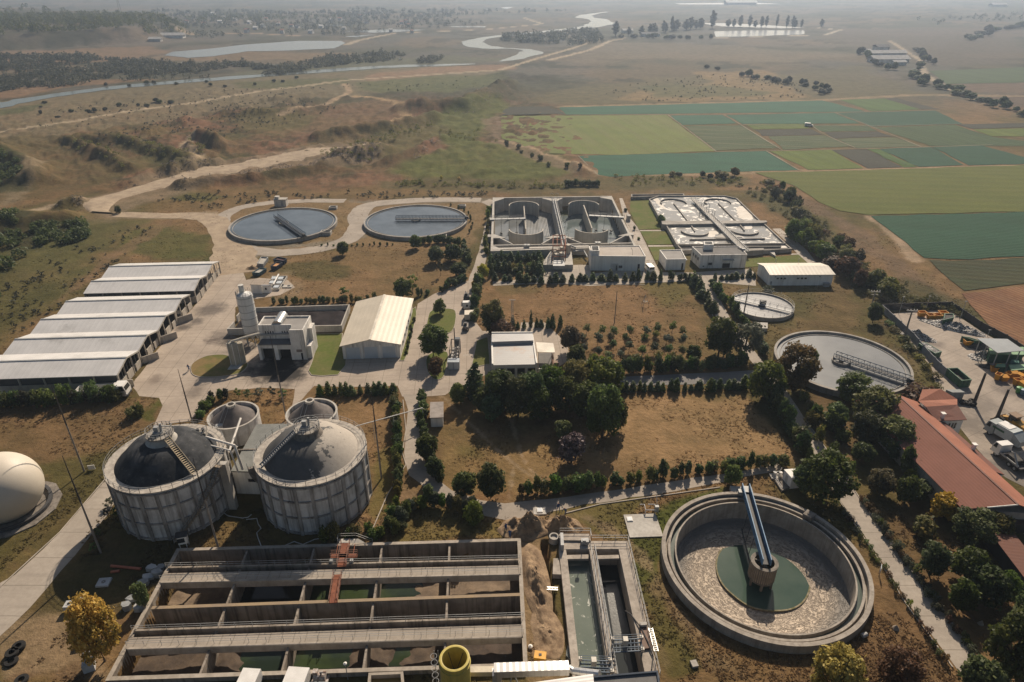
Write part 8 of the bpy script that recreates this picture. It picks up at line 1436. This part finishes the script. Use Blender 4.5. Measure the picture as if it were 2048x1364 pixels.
# ---- hedges and planted rows
row([(985,560),(1090,566),(1190,562),(1330,560)],23,19,15,'cone',['thuja','dark'],'dark clipped bush in the hedge in front of the white pump block');row([(1332,560),(1372,560)],4,16,12,'bush',['thuja'],'small round bush before the small cube building');row([(1424,560),(1512,555)],8,16,12,'cone',['dark','thuja'],'dark bush in the short row before the block with the open gate')
row([(1380,560),(1400,585),(1428,632)],12,26,19,'cone',['thuja','dark'],'tall bush in the hedge left of the upper right road');row([(1422,566),(1440,596),(1468,625),(1500,662)],14,20,16,'bush',['thuja','green'],'bush in the hedge right of the upper right road');row([(1505,668),(1530,712)],5,22,18,'bush',['thuja'],'bush at the road edge beside the big grey water tank')
row([(958,566),(952,600),(948,648)],13,22,17,'bush',['dark','thuja','green'],'bush in the hedge between inner road and upper dry lawn');row([(1017,655),(1060,655),(1126,655)],9,23,12,'cone',['thuja'],'slim columnar bush behind the control building',name='columnar_bush')
row([(1226,748),(1320,742),(1420,738),(1496,732)],24,28,19,'bush',['dark','thuja','green'],'bush in the thick hedge along the upper side of the asphalt cross road');row([(1234,782),(1400,780),(1500,778),(1545,776)],25,21,14,'cone',['thuja','green'],'bush in the row along the top of the mown dry lawn');row([(1535,795),(1560,835),(1592,885),(1616,925)],17,34,25,'bush',['thuja','dark','green'],'large bush in the hedge left of the right road')
row([(1110,982),(1180,975),(1300,962),(1450,940),(1568,928)],27,27,20,'bush',['green','olive','thuja'],'bush in the row along the lower path and dry lawn');row([(1035,990),(1095,985)],4,30,20,'bush',['green','olive'],'bush in the short row right of the two spreading trees');row([(1105,985),(1165,975)],4,36,28,'bush',['thuja','green'],'large bush at the left end of the lower path row')
row([(790,800),(792,850),(798,920),(800,1000)],26,30,20,'bush',['dark','olive','thuja'],'bush in the long dense hedge beside the asphalt path');row([(636,792),(700,790),(760,788),(792,788)],12,26,17,'cone',['thuja','green'],'bush in the hedge along the yard above the right digester');row([(800,1010),(780,1050),(740,1090)],6,28,20,'bush',['green','olive'],'bush on the slope right of the pale roofed digester')
row([(463,797),(578,796)],5,24,19,'sapling',['green','silver','grey'],'little tree on the strip above the thickeners',name='small_tree',cat='tree');row([(398,838),(425,805),(455,796)],8,20,18,'bush',['green','grey'],'bush along the yard edge left of the thickeners');row([(545,609),(640,606),(760,602)],24,14,10,'bush',['dark','olive','thuja'],'small bush in the row behind the walled sludge store')
row([(846,795),(845,850),(852,880)],7,24,20,'bush',['dark','green'],'bush along the right side of the asphalt path');row([(860,915),(872,945),(886,965)],5,30,24,'bush',['dark','olive'],'bush on the inside of the path bend');row([(790,1075),(808,1045),(826,1015),(870,1010),(930,1025),(960,1040)],15,30,24,'round',['green','olive','silver'],'small spreading tree on the grass island below the path',name='small_tree',cat='tree')
for l,n in (([(986,521),(1082,521)],9),([(985,526),(984,554)],5),([(1082,526),(1077,554)],5),([(992,545),(1070,547)],7)): row(l,n,20,15,'cone',['thuja','dark'],'dark bush in the square garden hedge in front of the deep basin')
row([(1000,536),(1068,536)],6,10,14,'low',['lime','olive'],'low pale shrub inside the square garden hedge',name='garden_shrub',cat='shrub');row([(978,420),(974,470),(972,515)],9,18,12,'bush',['green','olive','lime'],'bush along the left wall of the deep basin')
row([(842,488),(900,486),(925,492),(940,530)],15,18,15,'bush',['thuja','dark'],'dark bush in the hedge left of the gravel road');row([(880,585),(935,560)],7,16,14,'bush',['dark','thuja'],'bush in the hedge above the concrete road bend');row([(836,592),(862,588)],4,13,9,'bush',['thuja'],'small bush right of the storage hall');row([(640,492),(700,492),(790,490)],13,6,5,'bush',['dark','green'],'tiny bush along the kerb below the blue bridge tanks',name='tiny_bush')
row([(895,410),(938,425),(945,450),(938,470)],9,9,5,'bush',['dark'],'tiny bush along the kerb right of the right blue bridge tank',name='tiny_bush');row([(1245,415),(1262,450),(1282,490)],4,8,8,'bush',['dark','green'],'tiny bush at the right wall of the deep basin',name='tiny_bush')
row([(826,640),(822,668),(812,715)],7,10,9,'bush',['dark','thuja'],'tiny bush along the right wall of the storage hall',name='tiny_bush')
for x_,y_ in ((1170,672),(1202,672),(1230,674),(1258,672),(1290,672),(1312,670),(1340,668),(1366,672),(1165,690),(1192,688),(1222,686),(1250,688),(1285,690),(1310,682),(1336,688),(1362,690),(1172,708),(1196,716),(1226,702),(1256,704),(1284,712),(1312,708),(1338,712),(1362,712),(1182,726),(1214,722),(1244,722),(1272,728),(1318,726),(1345,728)): plant(x_+R0.uniform(-4,4),y_,y_-R0.uniform(20,26),R0.uniform(16,21),'orchard',R0.choice(['green','silver','green','olive']),'small round orchard tree on the dry grass between hedges','tree','orchard_tree','orchard trees in loose rows')
row([(0,815),(60,812),(120,808),(175,806),(240,800)],17,28,26,'shrub',['dark','green','grey'],'scruffy bush in the dark hedge below the nearest barn');row([(1620,840),(1650,850),(1690,890)],5,36,30,'bush',['thuja','dark'],'bush on the shady bank right of the right road');row([(1725,1000),(1760,1050),(1800,1105),(1850,1180),(1900,1250),(1950,1310)],34,13,16,'low',['grey','silver','dark','brown'],'low flowering shrub along the right kerb of the right road',name='kerb_shrub',cat='shrub')
row([(1668,1005),(1720,1075),(1770,1145),(1830,1230),(1895,1330)],24,11,13,'low',['green','silver','dark','brown'],'low shrub along the left kerb of the right road',name='kerb_shrub',cat='shrub');row([(1838,1055),(1850,1085)],3,40,34,'bush',['dark','olive'],'bush below the yellowing one near the red roof');row([(1575,470),(1600,490),(1625,505),(1660,530)],10,34,32,'round',['lime','green'],'bright green young tree right of the frothing basin',name='young_tree',cat='tree');row([(1590,455),(1640,480)],4,24,24,'shrub',['lime','olive'],'pale bush behind the bright young trees')
row([(1665,520),(1700,545),(1745,585),(1790,600)],10,36,44,'round',['walnut','olive','brown'],'dark wild tree on the overgrown bank above the power pole',name='wild_tree',cat='tree',wob=3);row([(1550,385),(1600,430),(1660,470),(1720,530)],15,20,24,'shrub',['olive','grey','brown','dark'],'wild shrub along the track by the meadow',name='wild_shrub',cat='shrub',wob=3);row([(1770,640),(1840,720),(1900,810)],9,12,22,'low',['olive','green'],'low weed clump outside the grey panel wall',name='weed_clump',cat='weed')
row([(230,425),(240,428)],2,18,10,'bush',['dark'],'dark little bush where the dirt road meets the track');row([(640,1085),(700,1078),(745,1060)],5,26,24,'shrub',['dark','green','olive'],'shrub at the foot of the pale roofed digester');row([(240,1045),(222,1010),(205,1065),(180,1120)],5,18,20,'sapling',['grey','green'],'thin shrub at the edge of the driveway',name='thin_shrub',cat='shrub');row([(1530,580),(1545,588)],2,10,18,'low',['silver'],'pale bush on the rim of the smallest round tank')
row([(265,835),(290,830)],2,24,22,'shrub',['green','olive'],'shrub on the brown grass behind the left digester')
row([(1770,888),(1806,945),(1842,1005)],5,38,42,'round',['dark','walnut','thuja'],'dark bushy tree pressed against the left wall of the red roofed building',name='small_tree',cat='tree');row([(1600,790),(1640,880),(1700,960)],6,22,24,'shrub',['dark','olive'],'low bush in the shade right of the right road')
# ---- the country beyond
row([(1130,372),(1200,372)],8,13,14,'bush',['dark'],'bush of the dark clipped block behind the deep basin');row([(1345,349),(1375,352),(1420,356),(1490,356)],8,14,18,'round',['dark','grey','olive'],'tree along the far fence line by the teal field',name='field_tree',cat='tree',wob=4);row([(1545,372),(1560,385),(1580,395),(1575,408)],5,20,20,'round',['dark','olive'],'dark tree at the corner of the big meadow',name='field_tree',cat='tree',wob=4);row([(866,360),(934,362)],2,12,9,'bush',['yellow'],'yellow bush on the far green pasture')
row([(1010,290),(1025,300),(1090,335),(1185,345)],8,12,10,'shrub',['dark','grey'],'bush along the edge of the pale stubble field',name='field_bush',wob=3);row([(1490,152),(1530,160),(1580,168),(1620,172),(1655,190)],20,11,14,'round',['grey','dark'],'hazy bush in the tree line above the teal fields',name='distant_bush',wob=7);row([(1400,137),(1450,140)],3,7,9,'round',['grey'],'hazy bush left of the tree line above the teal fields',name='distant_bush',wob=7);row([(1720,105),(1745,130),(1780,140),(1825,142),(1850,128),(1838,100)],22,11,13,'round',['dark','grey'],'dark bush around the distant farm',name='distant_bush',wob=7);row([(1820,150),(1850,170),(1890,178),(1940,195),(2000,215),(2060,235)],26,15,20,'round',['dark','thuja'],'dark tree in the far right tree line',name='distant_tree',cat='tree',wob=5)
row([(2060,55),(1990,62),(1960,75),(1930,82)],14,12,18,'round',['dark','grey'],'dim tree in the tree belt at the top right',name='distant_tree',cat='tree',wob=5);row([(1230,72),(1290,70),(1350,62),(1420,56)],18,26,14,'poplar',['grey'],'hazy poplar left of the shining ponds',name='poplar',cat='tree',wob=9);row([(1440,54),(1530,55),(1612,56)],12,20,11,'poplar',['grey'],'hazy poplar between the two shining ponds',name='poplar',cat='tree',wob=9);row([(1640,55),(1655,52)],2,12,9,'poplar',['grey'],'faint poplar pair right of the shining ponds',name='poplar',cat='tree',wob=9);row([(1225,75),(1330,78),(1420,78)],12,10,14,'round',['dark','grey'],'dim bush below the poplars',name='distant_bush',wob=7)
row([(155,225),(210,222),(265,215),(315,208),(345,204)],14,7,11,'round',['dark','grey'],'round bush on the pale meadow beside the field track',name='meadow_bush',wob=9);row([(180,175),(320,165),(480,172),(620,158)],12,6,9,'round',['grey','dark'],'small bush on the river meadow',name='meadow_bush',wob=9);row([(100,205),(90,222),(130,240)],4,6,9,'round',['grey'],'small bush near the left river bend',name='meadow_bush',wob=9)
def scatter(name,polys,n,s0,s1,mats,kd='shrub',keep=220,seed=1,tall=1.):
    """a mass nobody could count: many low shrubs in one mesh"""
    r_=np.random.default_rng(seed);B=[leafmesh('x',clumps_ball(3.,2.4,.1,7,.55,s_),keep,.62 if keep < 60 else .42) for s_ in range(3)];Q4,TN=[],[]
    for poly,k in zip(polys,n):
        W_=[tuple(v[:2]) for v in Ps(poly)];xs=[v[0] for v in W_];ys_=[v[1] for v in W_];X=r_.uniform(min(xs),max(xs),k*6);Y=r_.uniform(min(ys_),max(ys_),k*6);d_=sd_poly(X,Y,W_);cl=fbm(X,Y,12./max(60,(max(ys_)-min(ys_))),3,seed);ok=(d_ < 0) & (cl > .43);X,Y=X[ok][:k],Y[ok][:k];Zz=terr(X,Y)
        for x_,y_,z_ in zip(X,Y,Zz):
            b4,tn=B[r_.integers(3)];s_=r_.uniform(s0,s1);a=r_.uniform(0,6.28);ca,sa=math.cos(a)*s_,math.sin(a)*s_;v=np.empty_like(b4);v[:,0]=b4[:,0]*ca-b4[:,1]*sa+x_;v[:,1]=b4[:,0]*sa+b4[:,1]*ca+y_;v[:,2]=b4[:,2]*s_*tall*r_.uniform(.7,1.2)+z_-.1;Q4.append(v);TN.append(np.clip(tn*.6+.4*r_.random(),0,1))
    me=mk_mesh(name,np.concatenate(Q4),np.concatenate(TN));o=bpy.data.objects.new(name,me);COL.objects.link(o);o.material_slots[0].link='OBJECT';o.material_slots[0].material=LM[mats];return kind(o,'stuff')
scatter('riverside_scrub',[[(-300,190),(-200,140),(0,112),(230,112),(330,128),(480,126),(560,136),(690,106),(700,128),(560,150),(400,156),(200,165),(0,190)],[(690,118),(780,100),(815,112),(800,122),(700,128)],[(830,122),(890,112),(880,126),(840,128)]],[2600,120,50],.9,2.1,'grey',keep=34,seed=3);scatter('bluff_wood',[[(-400,112),(-200,104),(0,97),(150,88),(300,80),(395,66),(330,52),(100,48),(-400,52)],[(-300,60),(700,40),(640,30),(-300,34)]],[2600,500],1.5,3.2,'dark',keep=28,seed=4,tall=1.3)
scatter('village_trees',[[(330,78),(690,72),(980,50),(860,25),(300,22)],[(1010,72),(1190,62),(1215,84),(1140,92),(1060,88),(1000,82)],[(680,48),(960,30),(1150,22),(700,18)],[(1830,40),(2060,24),(2060,40),(1850,52)]],[800,330,260,60],1.5,2.8,'grey',keep=30,seed=5,tall=1.2);scatter('wild_scrub',[[(1470,372),(1540,362),(1640,440),(1760,560),(1800,600),(1720,570),(1640,500),(1560,430)],[(1680,560),(1800,560),(1960,640),(1900,630),(1780,612)]],[150,110],.35,.8,'olive',keep=110,seed=6)
scatter('thicket',[[(-60,470),(40,440),(60,470),(30,540),(-40,640)],[(70,458),(170,446),(190,468),(130,492),(70,488)],[(-40,318),(20,322),(60,356),(30,372),(-40,380)]],[70,50,30],.7,1.5,'dark',keep=150,seed=7);scatter('bank_scrub',[[(235,272),(310,292),(390,322),(384,334),(300,312),(235,290)],[(150,286),(200,302),(265,335),(255,345),(190,318),(145,298)],[(690,290),(760,268),(860,243),(880,250),(800,285),(720,300)],[(780,362),(1130,370),(1128,378),(780,372)],[(640,300),(760,310),(740,325),(640,320)],[(1220,352),(1480,356),(1500,372),(1230,372)],[(380,296),(425,315),(400,322)],[(880,262),(960,262),(1000,285),(900,280)]],[110,90,90,130,60,90,24,40],.3,.8,'olive',keep=60,seed=8)
LM['clod']=leafm('earth_clods',(.06,.05,.04),(.15,.12,.09),(.30,.25,.20),.0,.0);scatter('rubble',[[(250,378),(340,340),(440,320),(450,334),(330,366)],[(300,400),(400,372),(520,356),(640,338),(762,318),(764,298),(640,318),(500,340),(380,368)],[(640,318),(700,314),(764,296),(770,318),(700,332)],[(870,216),(930,196),(1018,176),(1022,196),(960,225),(900,236)],[(100,420),(165,396),(172,414),(130,424)],[(820,320),(880,276),(884,284),(840,318)]],[160,420,140,200,40,40],.18,.55,'clod',keep=18,seed=21,tall=.7);scatter('meadow_scrub',[[(0,225),(400,185),(1000,150),(1010,170),(500,215),(100,262)],[(1200,190),(1260,170),(1420,150),(1600,165),(1620,195),(1300,204)],[(150,290),(330,235),(560,195),(700,215),(360,300)],[(300,400),(440,385),(980,385),(980,396),(560,398),(430,420)],[(-40,560),(120,520),(220,450),(330,440),(150,600),(20,680)]],[260,260,420,160,120],.18,.6,'grey',keep=36,seed=9)
# ---- rough grass, as tufts, over the open ground of the works
bad=[[tuple(v[:2]) for v in Ps(pp)] for pp in (YARD,RD,[(805,790),(843,790),(845,915),(905,980),(1010,1008),(1200,983),(1560,925),(1562,938),(1320,987),(1070,1037),(960,1030),(860,985),(808,905)],[(936,562),(948,532),(980,398),(990,402),(966,556)],[(1228,754),(1530,738),(1548,768),(1228,772)],[(1768,628),(1898,618),(2120,760),(2120,1010),(1955,900),(1800,655)],[(-60,1200),(205,968),(262,948),(60,1215),(-60,1330)],[(1288,532),(1500,538),(1512,572),(985,572),(1084,530)])]+[[tuple(v[:2]) for v in PT],[tuple(v[:2]) for v in GC],[tuple(v[:2]) for v in B1],[tuple(v[:2]) for v in UP],[tuple(v[:2]) for v in LO]]
N=60000;r_=np.random.default_rng(11);yy=r_.uniform(395,1420,N);xx=r_.uniform(-60,2110,N);a_=(xx-1024)/F;b__=(682-yy)/F;tt=-H/(-ST+b__*CT);X=a_*tt;Y=(CT+b__*ST)*tt;ok=fbm(X,Y,.10,4,17) > .5
for c in (CA,CB,CC,CD,CE,(*DL,8.9),(*DRR,8.9)): ok &= (X-c[0])**2+(Y-c[1])**2 > (c[2]+.1)**2
for pp in bad: ok &= sd_poly(X,Y,pp) > .2
X,Y=X[ok],Y[ok];n=len(X);Zz=terr(X,Y);k=4;X,Y,Zz=(np.repeat(v,k) for v in (X,Y,Zz));X=X+r_.normal(size=n*k)*.16;Y=Y+r_.normal(size=n*k)*.16;an=r_.uniform(0,6.28,n*k);hh=r_.uniform(.04,.16,n*k);ww=r_.uniform(.08,.24,n*k);lx,ly_=r_.normal(size=n*k)*.1,r_.normal(size=n*k)*.1
q4=np.stack([np.stack([X-np.cos(an)*ww,Y-np.sin(an)*ww,Zz],1),np.stack([X+np.cos(an)*ww,Y+np.sin(an)*ww,Zz],1),np.stack([X+np.cos(an)*ww*.3+lx,Y+np.sin(an)*ww*.3+ly_,Zz+hh],1),np.stack([X-np.cos(an)*ww*.4+lx,Y-np.sin(an)*ww*.4+ly_,Zz+hh*.9],1)],1).reshape(-1,3);tn=np.clip(fbm(X,Y,.06,3,23)*1.6-.4+.25*r_.normal(size=n*k),0,1)
iy=np.clip(np.searchsorted(Dr,Y),0,nr-1);ix=np.clip(np.searchsorted(U,X/np.maximum(Y*CT+H*ST,30)),0,nc-1);tc=SO[iy*nc+ix]*(1.0+.5*tn)[:,None];me=mk_mesh('grass',q4,tn);at=me.attributes.new('soil','FLOAT_COLOR','FACE');at.data.foreach_set('color',np.concatenate([tc,np.ones((len(tc),1))],1).astype(np.float32).ravel());m,nt,b=newmat('grass_blades');cc=nd(nt,'ShaderNodeAttribute',_attribute_name='soil').outputs['Color'];nt.links.new(cc,b.inputs['Base Color']);b.inputs['Roughness'].default_value=.9;mx=nd(nt,'ShaderNodeMixShader',i0=.5);nt.links.new(b.outputs[0],mx.inputs[1]);nt.links.new(nd(nt,'ShaderNodeBsdfTranslucent',Color=cc).outputs[0],mx.inputs[2]);nt.links.new(mx.outputs[0],nt.nodes['Material Output'].inputs['Surface']);LM['tuft']=m;o=bpy.data.objects.new('grass',me);COL.objects.link(o);o.material_slots[0].link='OBJECT';o.material_slots[0].material=LM['tuft'];kind(o,'stuff')
# ---- far buildings
def farbox(x,y,wpx,dpx,h,lab,wm,rm,group,name='house',yaw=.1):
    p=P(x,y);p.z=tz(p.x,p.y);s=ppm(p);wd,dp=wpx/s,dpx;a=yaw;t=thing(name,p,lab,name if name != 'farm_building' else 'building',group);MB().box((p.x,p.y,p.z+h*.5-.3),(wd,dp,h+.6),a).build('wall',wm,t);ca,sa=math.cos(a),math.sin(a);R_=lambda u,v,z: (p.x+u*ca-v*sa,p.y+u*sa+v*ca,p.z+z)
    MB().add([R_(-wd*.54,-dp*.56,h),R_(wd*.54,-dp*.56,h),R_(wd*.54,0,h+dp*.22),R_(-wd*.54,0,h+dp*.22),R_(wd*.54,dp*.56,h),R_(-wd*.54,dp*.56,h)],[(0,1,2,3),(3,2,4,5),(0,3,5),(1,4,2),(0,5,4,1)]).build('roof',rm,t)
fw_=M('far_white',(.7,.68,.64));fr_=M('far_grey_roof',(.42,.41,.39));fd=M('far_dark_roof',(.12,.115,.12));fred=M('far_red_roof',(.25,.12,.08))
for a in ((1775,124,72,14,3.5,'long low shed, nearest one of the distant farm',fw_,fr_),(1772,112,70,12,3.5,'long pale shed behind the nearest farm shed',fw_,fr_),(1795,130,26,8,3,'short pale shed in front of the distant farm sheds',fw_,fr_),(1760,104,26,10,6,'tall dark roofed farm house behind the farm sheds',fw_,fd),(1735,106,10,6,3,'small white outbuilding left of the distant farm',fw_,fr_),(347,76,42,14,4,'long white warehouse below the wooded bluff',fw_,fr_),(312,83,22,10,3.5,'grey hut left of the warehouse below the bluff',fr_,fr_),(1254,66,20,10,4,'dim pale house left of the poplars',fw_,fr_),(1300,73,36,10,4,'dim dark roofed house below the poplars',fw_,fd),(1480,9,60,30,6,'faint white industrial hall on the horizon',fw_,fw_),(1995,13,30,20,5,'faint pale hall at the top right',fw_,fr_)): farbox(*a,None,'farm_building')
hr=random.Random(12)
for i in range(34): farbox(hr.uniform(360,830),hr.uniform(26,68),hr.uniform(5,9),hr.uniform(7,10),hr.uniform(3,5),'tiny pale village house among hazy trees at the top left',fw_,hr.choice([fr_,fd,fred,fw_]),'houses of the far village','house',hr.uniform(-.4,.4))
b_=P(245,42);h=hgt(245,42,3);t=thing('pylon',b_,'thin tall lattice pylon on the hazy bluff at the top left','pylon');g=MB()
for s in (-1,1): g.beam(b_+Vector((s*2.2,0,20)),b_+Vector((s*.5,0,20+h*.75)),.5)
g.beam(b_+Vector((-2,0,20+h*.62)),b_+Vector((2,0,20+h*.62)),.4).beam(b_+Vector((-2.6,0,20+h*.74)),b_+Vector((2.6,0,20+h*.74)),.4).build('lattice',darkst,t)
p=P(1617,253);van('white van parked on the track between the vegetable plots',p,-.4)
# ================================================================ AIR
m=bpy.data.materials.new('haze_air');m.use_nodes=True;nt=m.node_tree;nt.nodes.remove(nt.nodes['Principled BSDF'])
pv=nd(nt,'ShaderNodeVolumePrincipled',Density=.0002,Anisotropy=.55);pv.inputs['Color'].default_value=(.60,.76,1.,1);nt.links.new(pv.outputs[0],nt.nodes['Material Output'].inputs['Volume'])
hz=MB().box((0,4400,40),(26000,9200,94)).build('haze',m);kind(hz,'stuff')
print('OBJECTS',len(S.objects))
